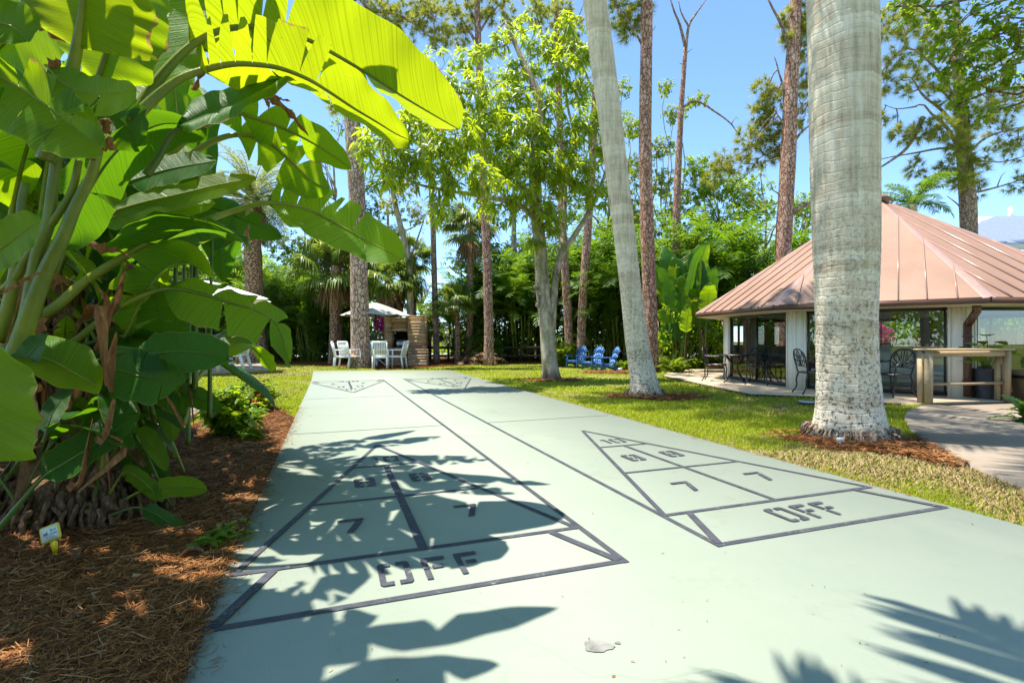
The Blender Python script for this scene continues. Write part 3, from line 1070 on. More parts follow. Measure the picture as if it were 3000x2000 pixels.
def fan(mb, wm, base, D, L, R, up=(0, 0, 1), n=30, span=4.6, droop=.4, m=0, mw=0):
    """fan (sabal) leaf: petiole of length L along D, then n ribs of length R"""
    D = nrmz(np.array(D, float))
    S = nrmz(np.cross(D, up))
    U = np.cross(S, D)
    c = np.array(base) + D * L + DOWN * L * .10
    wm.tube(spline([base, np.array(base) + D * L * .5 + U * L * .03, c], 5), [.018, .013, .011, .010, .009], 4, mw, False)
    a = np.linspace(-span / 2, span / 2, n)
    dirs = D * np.cos(a)[:, None] + S * np.sin(a)[:, None] + U * (.18 * np.cos(2 * a))[:, None]
    rl = R * (1 - .28 * (np.abs(a) / (span / 2)) ** 2) * rng.uniform(.88, 1.08, n)
    wd = np.cross(dirs, U)
    wd = nrmz(wd)
    k = R * span / n * .5
    fold = U * k * .45 * np.where(np.arange(n) % 2, 1, -1)[:, None]
    p0 = np.repeat(c[None], n, 0)
    p1 = p0 + dirs * (rl * .5)[:, None] + fold * .5 + DOWN * (droop * rl * .10)[:, None]
    p2 = p0 + dirs * (rl * .78)[:, None] + fold + DOWN * (droop * rl * .34 * rng.uniform(.6, 1.5, n))[:, None]
    p3 = p0 + dirs * (rl * .93)[:, None] + DOWN * (droop * rl * .95 * rng.uniform(.5, 1.4, n))[:, None]
    V = np.stack([p0, p1 - wd * k * .62, p1 + wd * k * .62, p2 - wd * k * .5, p2 + wd * k * .5, p3], 1).reshape(-1, 3)
    b = np.arange(n)[:, None] * 6
    n0 = mb.n
    mb.add(V, b + np.array([[1, 2, 4, 3]]), m)
    mb.f.append((b + np.array([[0, 2, 1]]) + n0, m))
    mb.f.append((b + np.array([[3, 4, 5]]) + n0, m))


def banana(name, parent, pts, tb, W, A, B, splitA=(), splitB=(), r0=.022, droopA=.0, droopB=.0, mats=None, gap=.02, curl=0.0, jag=.1, tipw=.7, nb=64, cup=0.0):
    """large paddle leaf: stalk + midrib along pts, two half blades held towards A and B"""
    P = spline(pts, nb)
    T = nrmz(np.gradient(P, axis=0))
    mb = MB()
    tt = np.linspace(0, 1, nb)
    mb.tube(P, r0 * np.interp(tt, [0, tb, 1], [1, .62, .10]), 8, 1)

    def cen(s):
        x = np.clip((tb + (1 - tb) * s) * (nb - 1), 0, nb - 1.001)
        i = x.astype(int)
        f = (x - i)[..., None]
        return P[i] * (1 - f) + P[i + 1] * f, nrmz(T[i] * (1 - f) + T[i + 1] * f)

    def width(s):
        return W * np.clip(s * 9, 0, 1) ** .6 * np.clip(1 - np.clip((s - .5) / .5, 0, 1) ** 2.3, 0, 1) ** tipw

    mc = 6
    for side, O, spl, dr in ((1, A, splitA, droopA), (-1, B, splitB, droopB)):
        if O is None: continue
        O = np.array(O, float)
        bd = [0.0] + sorted(spl) + [1.0]
        ph = rng.uniform(0, 6)
        for s0, s1 in zip(bd[:-1], bd[1:]):
            n = max(4, int(46 * (s1 - s0)) + 3)
            q = np.linspace(0, 1, mc)[None, :] * np.ones((n, 1))
            f = np.linspace(0, 1, n)[:, None] * np.ones((1, mc))
            ga = 0 if s0 == 0 else gap * rng.uniform(.6, 1.6)
            gb = 0 if s1 == 1 else gap * rng.uniform(.2, 1.2)
            a_, b_ = s0 + ga * q ** 1.3, s1 - gb * q ** 1.3
            s_ = a_ + (b_ - a_) * f
            sl = np.clip(s_ + .05 * q * (1 - s_), 0, 1)
            c, t = cen(sl)
            o = O - (t * O).sum(-1, keepdims=True) * t
            o = nrmz(o)
            nn = np.cross(t, o) * side
            w = width(s_)[..., None] * q[..., None] * (1 + (jag * .35) * np.sin(s_ * 31 + ph) * q)[..., None]
            rseg = rng.normal(0, jag) if len(bd) > 2 else 0
            wav = .055 * W * np.sin(s_ * 16 + ph) * q ** 2 + .02 * W * np.sin(s_ * 43 + ph * 2) * q ** 2
            V = c + o * w + nn * (wav + (rseg + curl) * W * q ** 2 + cup * W * (q - q ** 2) * 2)[..., None] + DOWN * ((dr + abs(rseg) * .5) * W * q ** 2)[..., None]
            uv = np.stack([side * q, s_ + .13 * q], -1)
            i = np.arange(n - 1)[:, None] * mc + np.arange(mc - 1)[None]
            F = np.stack([i, i + 1, i + mc + 1, i + mc], -1).reshape(-1, 4)
            mb.add(V.reshape(-1, 3), F if side < 0 else F[:, ::-1], 0, uv.reshape(-1, 2))
    return mb.build(name, mats or [M['bopleaf'], M['stalk']], parent, True)
# ================================================================ bird-of-paradise clumps at the left
def z1(x, y): return x / 2.24, y / 2.24
def z2(x, y): return x / 2.24, 600 + y / 2.24
def z3(x, y): return 500 + x / 2.24, y / 2.24
def z4(x, y): return x / 1.96, 1200 + y / 1.96


def path3(zf, pts, Y0, Y1):
    k = len(pts)
    return [at(*zf(*p), Y0 + (Y1 - Y0) * i / (k - 1)) for i, p in enumerate(pts)]


BASE1 = np.array([-2.95, 3.3, 0])
BASE2 = np.array([-4.35, 5.3, 0])
bop = thing('bird_of_paradise', 'huge paddle-leaved plant filling the near left with torn glowing leaves arching over the court', 'plant', BASE1)
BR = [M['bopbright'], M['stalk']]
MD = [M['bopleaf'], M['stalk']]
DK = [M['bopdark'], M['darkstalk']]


def hero(zf, pts, Y0, Y1, tb, W, A, B, sA=(), sB=(), mats=MD, r0=.022, root=None, **kw):
    P = path3(zf, pts, Y0, Y1) if zf else pts
    if root is not None:
        P = [np.array(root)] + P
    return banana('leaf', bop, P, tb, W, A, B, sA, sB, r0, mats=mats, **kw)


# the two long sunlit leaves over the court
hero(z3, [(-240, 760), (-150, 620), (0, 430), (150, 290), (330, 200), (520, 178), (700, 205), (900, 262), (1100, 370), (1300, 490), (1500, 620), (1700, 740), (1890, 850)], 2.95, 3.48,
     .22, .36, (.1, -.75, .8), (.05, 1, .0), (.10, .15, .19, .26, .335), (.12, .3, .62), BR, .036, gap=.016, jag=.05, curl=-.05, tipw=.42)
hero(z3, [(-260, 800), (-100, 640), (60, 520), (220, 460), (400, 422), (560, 425), (720, 450), (900, 520), (1050, 610), (1200, 710), (1350, 800), (1480, 880), (1565, 918)], 2.62, 2.97,
     .26, .25, (.18, -.7, .85), (.0, .9, .1), (.06, .11, .17, .24, .30, .44, .52), (.3, .55), BR, .030, gap=.02, jag=.12, tipw=.5)
# flap torn off the first leaf, hanging forward
hero(z3, [(500, 185), (640, 260), (780, 350), (940, 450)], 3.05, 3.0, .05, .11, (.5, -.1, .8), (-.5, .1, -.8), mats=BR, r0=.006, tipw=1.0)
# steep leaves at the top left
hero(z1, [(300, 1050), (400, 760), (470, 490), (520, 220), (545, 20), (560, -160), (570, -330)], 2.55, 2.35, .56, .33, (1, -.1, .1), (-1, -.05, .15), mats=BR, r0=.040, curl=.12, jag=.02)
hero(z1, [(560, 900), (610, 650), (660, 480), (720, 290), (790, 90), (860, -100), (930, -260)], 2.85, 2.75, .30, .29, (1, -.1, -.35), (-1, -.1, .3), mats=MD, r0=.030, curl=.1, jag=.03)
hero(z1, [(1180, -380), (1130, -150), (1070, 90), (1005, 290), (970, 480), (960, 690)], 3.25, 3.05, .04, .34, (1, .1, .1), (-1, 0, .1), mats=MD, r0=.016, curl=.1, jag=.02, tipw=.5)
hero(z1, [(700, 620), (900, 330), (1180, 60), (1480, -180), (1700, -280)], 3.4, 3.6, .3, .30, (.3, .1, 1), (.4, .2, -1), (.3, .6), (.4,), BR, .028)
# torn, brown-edged leaves below them
hero(z1, [(-160, 420), (0, 500), (180, 605), (350, 725), (560, 890), (660, 960)], 2.35, 2.3, .03, .15, (.5, -.25, .85), (-.5, -.5, -.6), (.3, .55, .72), (.25, .45, .7), [M['bopleaf'], M['stalk']], .012, gap=.03, jag=.2, droopB=.4)
hero(z1, [(300, 430), (430, 560), (600, 610), (760, 610), (895, 592)], 2.42, 2.3, .02, .10, (.1, .3, .8), (-.1, -.5, -.8), (), (.4, .65), MD, .008, jag=.12, droopB=.5)
hero(z1, [(650, 640), (760, 760), (850, 860), (900, 960)], 2.6, 2.6, .02, .14, (.8, -.1, .4), (-.8, -.2, -.3), (.45,), (.3, .6), DK, .010, jag=.15)
hero(z1, [(-100, 150), (40, 160), (130, 210), (190, 280)], 2.25, 2.25, .02, .12, (.2, .1, .9), (-.2, -.2, -.9), (), (.5,), MD, .01)
# dark shaded blade and the arching leaves in the middle
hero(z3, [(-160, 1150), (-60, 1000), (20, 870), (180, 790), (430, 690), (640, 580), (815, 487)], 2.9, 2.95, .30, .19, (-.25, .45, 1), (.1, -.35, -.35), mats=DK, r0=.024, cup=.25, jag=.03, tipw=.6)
hero(z3, [(-300, 1500), (-60, 1090), (150, 880), (300, 790), (430, 745), (600, 790), (800, 870), (1000, 980), (1185, 1105)], 3.2, 3.65, .48, .15, (.3, -.5, 1), (.1, .7, -.7), (.3, .5), (.2, .42, .6), MD, .028, gap=.05, jag=.15)
hero(z3, [(-120, 1400), (60, 1090), (200, 970), (350, 900), (480, 885), (580, 910), (680, 960), (800, 1070), (930, 1190), (1040, 1245)], 3.4, 3.75, .52, .17, (.75, .1, .7), (-.7, -.2, -.75), (.25, .42, .62), (.2, .5), MD, .030, gap=.06, jag=.12)
hero(None, [at(*z2(250, 740), 2.95), at(*z2(380, 660), 3.0), at(*z2(560, 500), 3.08), at(*z2(850, 320), 3.2), at(*z2(1100, 190), 3.3), at(*z2(1400, 85), 3.45), at(*z3(380, 1395), 3.55), at(*z3(600, 1335), 3.6), at(*z3(750, 1342), 3.68), at(*z3(900, 1375), 3.75), at(*z3(1050, 1450), 3.8), at(*z3(1250, 1560), 3.9), at(1075, 705, 3.95), at(1182, 762, 4.0)],
     0, 0, .575, .26, (.2, .45, 1), (.05, -.75, -.8), (.10, .2, .34, .42, .58), (), MD, .030, gap=.028, jag=.06, tipw=.55)
hero(z2, [(120, 1180), (250, 1060), (500, 885), (700, 720), (900, 610), (1100, 550), (1300, 580), (1500, 640), (1700, 700), (1820, 790), (1885, 990)], 2.9, 3.6, .48, .15, (.1, .5, .9), (0, -.5, -.8), (.3, .55, .75), (.38, .7), MD, .024, gap=.05, jag=.16, droopA=.3, droopB=.5)
hero(z2, [(980, 560), (1015, 600), (1050, 700), (1075, 800), (1085, 910)], 3.3, 3.3, .03, .17, (1, -.1, .1), (-1, -.1, .1), (.3, .6), (.25, .5, .75), DK, .008, jag=.16, tipw=.4, gap=.03)
hero(z2, [(450, 1180), (650, 1020), (820, 965), (985, 975), (1200, 962), (1500, 985)], 2.9, 2.95, .42, .125, (0, .3, .9), (0, -.4, -.9), mats=DK, r0=.014, tipw=.42)
hero(z2, [(500, 1120), (620, 985), (720, 950), (850, 935), (1012, 915)], 3.1, 3.2, .25, .075, (0, .4, .8), (0, -.4, -.9), mats=DK, r0=.012)
hero(z2, [(560, 1210), (760, 1090), (900, 1120), (1050, 1150), (1245, 1118)], 2.9, 2.85, .2, .15, (.1, .3, .9), (-.1, -.5, -.9), (.6,), (.4, .7), DK, .012, jag=.15)
hero(z2, [(520, 1300), (690, 1180), (800, 1120), (990, 1010)], 3.2, 3.2, .2, .12, (-.1, .3, .9), (.1, -.4, -.9), mats=DK, r0=.012)
# low leaves near the ground
hero(z4, [(-40, 720), (120, 530), (245, 390), (400, 290), (560, 190), (700, 90), (805, 18)], 2.6, 2.9, .36, .105, (-.35, .1, 1), (.3, -.5, -.7), mats=DK, r0=.016, tipw=.8)
hero(z2, [(-80, 1750), (-60, 1500), (-50, 1250), (-40, 1050), (-30, 900)], 2.2, 2.15, .05, .26, (1, -.2, 0), None, mats=MD, r0=.02, jag=.03)
hero(z2, [(-120, 430), (-40, 330), (60, 250), (180, 160), (280, 105)], 2.3, 2.3, .05, .12, (-.5, .1, .8), (.5, -.3, -.8), mats=MD, r0=.01)
hero(z2, [(20, 1260), (30, 1190), (110, 1080), (210, 960), (312, 858)], 2.55, 2.5, .1, .085, (-.6, .2, .7), (.6, -.3, -.6), mats=DK, r0=.01)
hero(z4, [(500, 655), (600, 530), (700, 370), (760, 370), (840, 430), (940, 525)], 3.1, 3.15, .5, .05, (.5, .3, .8), (-.5, -.2, -.7), mats=MD, r0=.011)
hero(z4, [(520, 655), (650, 560), (800, 470), (920, 450), (1060, 440), (1190, 462)], 3.1, 3.2, .55, .065, (0, .3, .9), (0, -.4, -.8), mats=MD, r0=.011)
hero(z4, [(530, 660), (640, 605), (780, 560), (880, 590), (980, 650), (1085, 690)], 3.05, 3.0, .5, .045, (.2, .3, .9), (0, -.4, -.8), mats=DK, r0=.010)
hero(z4, [(560, 560), (640, 380), (760, 280), (870, 300), (970, 390)], 3.4, 3.5, .4, .08, (.3, .3, .8), (-.3, -.3, -.8), mats=DK, r0=.011)
hero(z4, [(430, 360), (560, 260), (680, 215), (780, 290)], 3.5, 3.6, .3, .08, (.1, .3, .9), (0, -.3, -.9), mats=DK, r0=.010)
hero(z4, [(640, 120), (720, 130), (800, 175), (895, 215)], 3.8, 3.9, .1, .085, (.1, .3, .9), (0, -.3, -.9), mats=DK, r0=.010)
hero(z2, [(300, 1500), (380, 1380), (470, 1310), (560, 1350), (690, 1440)], 2.9, 2.9, .45, .05, (.3, .3, .9), (-.2, -.3, -.9), mats=MD, r0=.009)
hero(z2, [(280, 1560), (300, 1500), (340, 1380), (400, 1280), (460, 1200)], 2.7, 2.8, .15, .07, (-.8, .1, .5), (.8, -.3, -.4), mats=DK, r0=.009)
hero(z2, [(1000, 1300), (1100, 1230), (1250, 1250), (1450, 1330)], 3.9, 4.0, .15, .085, (.1, .3, .9), (0, -.3, -.9), mats=DK, r0=.009)
hero(z2, [(820, 1240), (930, 1260), (1000, 1330), (1040, 1350)], 3.7, 3.8, .1, .07, (.3, .3, .9), (-.2, -.3, -.9), mats=DK, r0=.009)
hero(z2, [(900, 1130), (1000, 1190), (1100, 1240), (1220, 1390)], 3.6, 3.6, .1, .05, (.4, .3, .8), (-.4, -.3, -.8), mats=DK, r0=.009)
# leaves lying outwards at mid height
hero(z1, [(560, 1300), (700, 1230), (830, 1200), (1100, 1115), (1425, 1055)], 3.1, 3.2, .3, .12, (-.1, .35, .9), (.1, -.35, -.8), (.7,), (), DK, .014)
hero(z1, [(420, 1560), (640, 1430), (900, 1340), (1200, 1270), (1450, 1210), (1690, 1165)], 3.0, 3.2, .22, .095, (-.1, .3, .9), (.1, -.2, -1), (.6, .8), (), BR, .014, jag=.1)
hero(z1, [(480, 1640), (650, 1480), (850, 1390), (1100, 1350), (1420, 1340)], 3.1, 3.2, .2, .10, (-.1, .4, .8), (.1, -.3, -1), mats=MD, r0=.012)
hero(z3, [(150, 1330), (330, 1380), (500, 1450), (730, 1545)], 3.6, 3.8, .05, .10, (.3, .3, .9), (-.3, -.3, -.9), (.3, .5, .7), (.4, .6), DK, .010, gap=.05, jag=.2)
hero(z1, [(600, 1010), (760, 1090), (900, 1075), (1000, 1020)], 3.5, 3.6, .1, .16, (.2, .2, .9), (-.2, -.3, -.9), mats=DK, r0=.01)
# inner leaves that fill the clump (drawn by rule, further in)
for k in range(76):
    a = rng.uniform(-PI, PI)
    b = BASE1 + np.array([rng.normal(0, .28), rng.normal(.15, .35), rng.uniform(.2, .9)])
    if k >= 42: b = b + (-.1, .55, 0)
    out = rng.uniform(.35, 1.5)
    hgt = rng.uniform(.4, 2.2) if k < 42 else rng.uniform(2.0, 3.1)
    dirv = np.array([math.cos(a), math.sin(a) * .8 + .15, 0])
    if b[1] + dirv[1] * (out + .6) < 3.05: dirv[1] = abs(dirv[1]) * .3
    e = b + dirv * out * .6 + np.array([0, 0, hgt])
    tip = b + dirv * (out + rng.uniform(.3, .7)) + np.array([0, 0, hgt + rng.uniform(-.7, .35)])
    if tip[0] / max(tip[1], .1) > -.56 + .12 * (hgt < 1.0) - .10 * (hgt > 2.2): continue
    P = [b, b + dirv * out * .15 + np.array([0, 0, hgt * .55]), e, (e + tip) / 2 + np.array([0, 0, .14]), tip]
    sd = np.cross(dirv, [0, 0, 1])
    tw = rng.normal(0, .6)
    ns = rng.integers(0, 5)
    banana('leaf', bop, P, rng.uniform(.45, .6), rng.uniform(.12, .24), sd + np.array([0, 0, .5 + tw]), -sd + np.array([0, 0, .5 - tw]),
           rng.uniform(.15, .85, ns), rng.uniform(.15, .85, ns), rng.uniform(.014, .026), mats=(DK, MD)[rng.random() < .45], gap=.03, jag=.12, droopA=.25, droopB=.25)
# dry leaves hanging in the middle of the clump
for zf, pts, Y, w in ((z3, [(560, 590), (640, 640), (740, 700), (820, 790), (905, 890)], 3.3, .022), (z3, [(600, 610), (640, 680), (650, 730)], 3.3, .02), (z3, [(640, 610), (720, 650), (790, 665)], 3.3, .012),
                      (z3, [(150, 600), (240, 400), (330, 470), (400, 440), (540, 438)], 3.25, .035), (z1, [(205, 60), (250, 130), (330, 200), (440, 290)], 2.5, .035), (z1, [(380, 390), (330, 450), (420, 400)], 2.45, .03),
                      (z1, [(700, 780), (690, 840), (730, 880)], 2.5, .035), (z1, [(230, 830), (270, 880), (300, 930)], 2.3, .03), (z1, [(330, 860), (345, 900), (350, 940)], 2.3, .028), (z1, [(560, 960), (600, 1000), (590, 1050)], 2.4, .045), (z1, [(650, 920), (700, 940), (770, 990)], 2.35, .03),
                      (z2, [(560, 240), (680, 290), (780, 300), (860, 350)], 3.0, .02), (z2, [(0, 590), (150, 500), (310, 425)], 2.45, .012), (z2, [(280, 740), (240, 860), (190, 1000), (150, 1120)], 2.75, .045), (z2, [(230, 1160), (170, 1300), (140, 1450)], 2.8, .045)):
    P = spline([at(*zf(*q), Y) for q in pts], 14)
    T = nrmz(np.gradient(P, axis=0))
    S = nrmz(np.cross(T, [0, 1.0, 0]))
    ww = w * np.interp(np.linspace(0, 1, 14), [0, .15, .6, 1], [.45, 1, .8, .15])[:, None] * (1 + .3 * rng.normal(size=(14, 1)))
    V = np.concatenate([P - S * ww + rng.normal(0, .004, P.shape), P + np.array([0, -1.0, 0]) * ww * .5, P + S * ww + rng.normal(0, .004, P.shape)])
    i = np.arange(13)[:, None]
    mb = MB()
    mb.add(V, np.vstack([i + np.array([[0, 14, 15, 1]]), i + 14 + np.array([[0, 14, 15, 1]])]))
    mb.build('dead_leaf', M['deadorange'], bop, True)
hero(z1, [(-120, 420), (60, 260), (240, 140), (420, 20), (560, -120)], 3.3, 3.2, .1, .26, (-.6, .1, .7), (.6, .1, -.7), (.4,), (.6,), MD, .02)
# slim overlapping leaves that fill the lower clump
for k in range(46):
    if k < 30: px, py, Y = rng.uniform(190, 640), rng.uniform(880, 1330), rng.uniform(2.9, 3.9)
    else: px, py, Y = rng.uniform(330, 700), rng.uniform(480, 900), rng.uniform(3.6, 4.4)
    if px > 430 and py > 1150: continue
    tip = at(px, py, Y)
    b0 = BASE1 + np.array([rng.normal(.05, .22), rng.normal(.2, .25), rng.uniform(.05, .7)])
    v = tip - b0
    arch = rng.uniform(.12, .4) * np.linalg.norm(v)
    P = [b0, b0 + v * .35 + (0, 0, arch * .8), b0 + v * .68 + (0, 0, arch), tip]
    sd = nrmz(np.cross(v, [0, 0, 1.0]) + rng.normal(0, .25, 3))
    ns = rng.integers(0, 4)
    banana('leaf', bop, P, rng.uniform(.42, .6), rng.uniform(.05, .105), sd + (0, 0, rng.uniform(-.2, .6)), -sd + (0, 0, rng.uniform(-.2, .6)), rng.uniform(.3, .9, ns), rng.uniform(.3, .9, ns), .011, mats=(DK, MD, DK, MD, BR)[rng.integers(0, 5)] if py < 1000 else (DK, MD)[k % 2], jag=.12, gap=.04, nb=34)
# thick yellow-green stalks
for name_pts, r in (([z2(60, 1120), z2(150, 850), z2(290, 460), z2(420, 200), z2(490, 20), z1(600, 1150), z1(650, 960)], (.048, .045, .040, .034, .029, .025, .022)),
                    ([z2(120, 1000), z2(190, 640), z2(250, 300), z1(310, 1500), z1(350, 1200), z1(390, 900), z1(400, 700)], (.036, .034, .032, .028, .025, .023, .02)),
                    ([z2(-20, 900), z2(60, 640), z2(120, 300), z2(140, 0), z1(170, 1200)], (.03, .028, .025, .02, .018)),
                    ([z2(30, 560), z2(120, 460), z2(180, 340), z1(450, 1300), z1(520, 1050)], (.024, .022, .02, .018, .016))):
    mb = MB()
    P = spline([at(*p, 2.62) for p in name_pts], 24)
    mb.tube(P, np.interp(np.linspace(0, 1, 24), np.linspace(0, 1, len(r)), r), 10)
    mb.build('stalk', M['stalk'], bop, True)
# trunk of old leaf bases and hanging dead sheaths
for q, (x, y, r, h, lx, ly) in enumerate(((-2.8, 3.3, .10, 1.5, -.25, .1), (-3.1, 3.35, .13, 1.9, -.35, .25), (-2.85, 3.65, .09, 1.3, -.05, .2), (-3.4, 3.1, .12, 1.3, -.5, 0), (-3.2, 3.8, .10, 1.7, -.1, .4))):
    mb = MB()
    P = spline([(x, y, -.05), (x + lx * .3, y + ly * .3, h * .4), (x + lx, y + ly, h)], 18)
    mb.tube(P, np.linspace(r * 1.25, r * .8, 18), 12, rad=lambda i, a: 1 + .16 * math.sin(i * 1.9 + a * 2) + .10 * math.sin(a * 5 + i))
    mb.build('trunk', M['dead'], bop, True)
for k in range(46):
    mb = MB()
    b = BASE1 + np.array([rng.normal(.05, .38), rng.normal(0, .22), rng.uniform(.15, 1.5)])
    a = rng.uniform(-PI, PI)
    L = rng.uniform(.3, .9)
    o = np.array([math.cos(a), math.sin(a) * .6 - .25, 0])
    if rng.random() < .5:
        P = [b, b + o * L * .3 + (0, 0, L * .35), b + o * L * .7 + (0, 0, L * .3)]
    else:
        P = [b, b + o * L * .35 + (0, 0, .05), b + o * L * .5 + (0, 0, -L * .6)]
    P = spline(P, 9)
    w = rng.uniform(.012, .034)
    S = nrmz(np.cross(np.gradient(P, axis=0), rng.normal(size=3)))
    ww = w * np.array([.6, 1, 1.1, 1.2, 1, .8, .6, .4, .15])[:, None]
    cup = nrmz(np.cross(np.gradient(P, axis=0), S)) * ww * .7
    V = np.concatenate([P - S * ww, P + cup, P + S * ww])
    i = np.arange(8)[:, None]
    mb.add(V, np.vstack([i + np.array([[0, 9, 10, 1]]), i + 9 + np.array([[0, 9, 10, 1]])]))
    mb.build('dead_sheath', M['deadorange'] if rng.random() < .55 else M['dead'], bop, True)
for k in range(34):
    mb = MB()
    b = np.array([rng.uniform(-2.9, -1.95), rng.uniform(2.65, 3.1), rng.uniform(.2, 1.35)])
    if b[0] / b[1] > -.78: continue
    L = rng.uniform(.2, .5)
    o = np.array([rng.normal(.1, .25), rng.normal(0, .12), rng.choice([-1, 1], p=(.55, .45)) * rng.uniform(.7, 1)])
    P = spline([b, b + o * L * .5 + rng.normal(0, .05, 3), b + o * L + rng.normal(0, .09, 3)], 9)
    w = rng.uniform(.010, .026)
    S = nrmz(np.cross(np.gradient(P, axis=0), rng.normal(size=3)))
    ww = w * np.array([.6, 1, 1.1, 1.2, 1, .8, .6, .4, .15])[:, None]
    cup = nrmz(np.cross(np.gradient(P, axis=0), S)) * ww * .8
    V = np.concatenate([P - S * ww, P + cup, P + S * ww])
    i = np.arange(8)[:, None]
    mb.add(V, np.vstack([i + np.array([[0, 9, 10, 1]]), i + 9 + np.array([[0, 9, 10, 1]])]))
    mb.build('dead_sheath', M['deadorange'] if rng.random() < .6 else M['dead'], bop, True)
for k in range(22):
    a = rng.uniform(-.9, 1.2) if k % 2 else rng.uniform(-PI, PI)
    b = BASE1 + np.array([rng.normal(.15, .3), rng.normal(.1, .25), .05])
    o = np.array([math.cos(a), math.sin(a), 0]) * rng.uniform(.35, .8)
    h = rng.uniform(.25, .75)
    P = [b, b + o * .4 + (0, 0, h * .8), b + o * .75 + (0, 0, h), b + o * 1.15 + (0, 0, h * rng.uniform(.5, .95))]
    if P[-1][0] / P[-1][1] > -.64 or P[-1][1] < 2.7: continue
    sd = nrmz(np.cross(o, [0, 0, 1]))
    banana('leaf', bop, P, .5, rng.uniform(.05, .10), sd + (0, 0, .4), -sd + (0, 0, .4), (), (), .009, mats=(DK, DK, MD)[k % 3], jag=.06, nb=30)
# knobbly roots at the foot
mb = MB()
for k in range(420):
    a = rng.uniform(PI * .95, PI * 2.15)
    rr_ = rng.uniform(.25, .55)
    z0 = rng.uniform(.08, .36) * (1.1 - rr_)
    b = BASE1 + np.array([math.cos(a) * rr_ * 1.25, math.sin(a) * rr_ * .7, z0])
    P = spline([b, b + rng.normal(0, .02, 3) + np.array([math.cos(a) * .03, math.sin(a) * .03, -.05]), b + rng.normal(0, .025, 3) + np.array([math.cos(a) * .05, math.sin(a) * .05, -.13])], 6)
    mb.tube(P, rng.uniform(.010, .021) * np.array([.7, 1.2, .8, 1.15, .9, .5]), 6)
mb.tube([BASE1 + (0, .1, -.05), BASE1 + (0, .1, .2), BASE1 + (0, .15, .4)], [.5, .34, .12], 14)
mb.build('root', M['dead'], bop, True)

# second clump, further along the bed
bop2 = thing('bird_of_paradise', 'second paddle-leaved clump in deep shade behind the near one beside the boardwalk', 'plant', BASE2)
for k in range(46):
    a = rng.uniform(-PI, PI)
    b = BASE2 + np.array([rng.normal(0, .35), rng.normal(0, .35), rng.uniform(.1, .6)])
    out, hgt = rng.uniform(.3, 1.2), rng.uniform(.3, 3.2)
    if k > 30: hgt = rng.uniform(.2, .9)
    dirv = np.array([math.cos(a), math.sin(a), 0])
    e = b + dirv * out * .6 + np.array([0, 0, hgt])
    tip = b + dirv * (out + rng.uniform(.3, .7)) + np.array([0, 0, hgt + rng.uniform(-.7, .3)])
    if tip[0] / tip[1] > -.66: continue
    P = [b, b + dirv * out * .15 + np.array([0, 0, hgt * .55]), e, (e + tip) / 2 + np.array([0, 0, .14]), tip]
    sd = np.cross(dirv, [0, 0, 1])
    tw = rng.normal(0, .6)
    ns = rng.integers(0, 5)
    banana('leaf', bop2, P, rng.uniform(.45, .6), rng.uniform(.13, .24), sd + np.array([0, 0, .5 + tw]), -sd + np.array([0, 0, .5 - tw]),
           rng.uniform(.15, .85, ns), rng.uniform(.15, .85, ns), rng.uniform(.014, .026), mats=(DK, MD)[rng.random() < .35], gap=.03, jag=.12, droopA=.25, droopB=.25)
for x, y, h in ((-.1, 0, 2.2), (.2, .3, 1.7), (-.4, .3, 2.6)):
    mb = MB()
    b = BASE2 + (x, y, -.05)
    mb.tube(spline([b, b + (x * .3, y * .3, h * .5), b + (x * .8, y, h)], 14), np.linspace(.12, .08, 14), 12, rad=lambda i, a: 1 + .14 * math.sin(i * 1.9 + a * 2) + .08 * math.sin(a * 5 + i))
    mb.build('trunk', M['dead'], bop2, True)

# tall tree-like plant of the same kind whose torn crown stands above the frame and shades the court
BASE3 = np.array([-5.4, 5.6, 0])
bop3 = thing('giant_bird_of_paradise', 'tall trunk-forming paddle-leaved plant rising out of view behind the near clumps', 'plant', BASE3)
CRA = np.array([-4.1, 5.1, 5.1])
CRB = np.array([-2.65, 1.8, 3.0])
mb = MB()
mb.tube(spline([BASE3 + (0, 0, -.05), BASE3 + (.2, 0, 1.8), BASE3 + (.8, -.2, 3.6), CRA - (0, 0, .2)], 26), np.linspace(.14, .09, 26), 12, rad=lambda i, a: 1 + .1 * math.sin(i * 1.9 + a * 2) + .06 * math.sin(a * 5 + i))
mb.build('trunk', M['dead'], bop3, True)
for k in range(3):
    mb = MB()
    mb.tube(spline([BASE1 + (-.2 - .1 * k, .1 * k, .3), BASE1 + (-.3 - .1 * k, -.6, 1.6), CRB + (-.1 * k, .05 * k, 0)], 16), np.linspace(.05, .035, 16), 10)
    mb.build('stalk', M['stalk'], bop, True)
SV = np.array([SUN_DIR.x, SUN_DIR.y, SUN_DIR.z]) / SUN_DIR.z


def overhead(owner, C, zx, zy, W, ns, mats):
    """leaf from the crown C whose tip stands over the given spot of the court, above the picture"""
    g0 = gp(550 + zx / 1.568, 1000 + zy / 1.568)
    z = (1.45 + .68 * g0[1]) / (1 - .68 * SV[1])
    tip = g0 + SV * z
    h = max(.12, .22 * np.linalg.norm(tip - C))
    P = [C, C + (tip - C) * .3 + (0, 0, h), C + (tip - C) * .65 + (0, 0, h * .95), tip]
    sd = nrmz(np.cross(tip - C, [0, 0, 1]))
    banana('leaf', owner, P, .26, W, sd + (0, 0, .3), -sd + (0, 0, .3), rng.uniform(.1, .95, ns), rng.uniform(.1, .95, ns), .026, mats=mats, gap=.05, jag=.16)


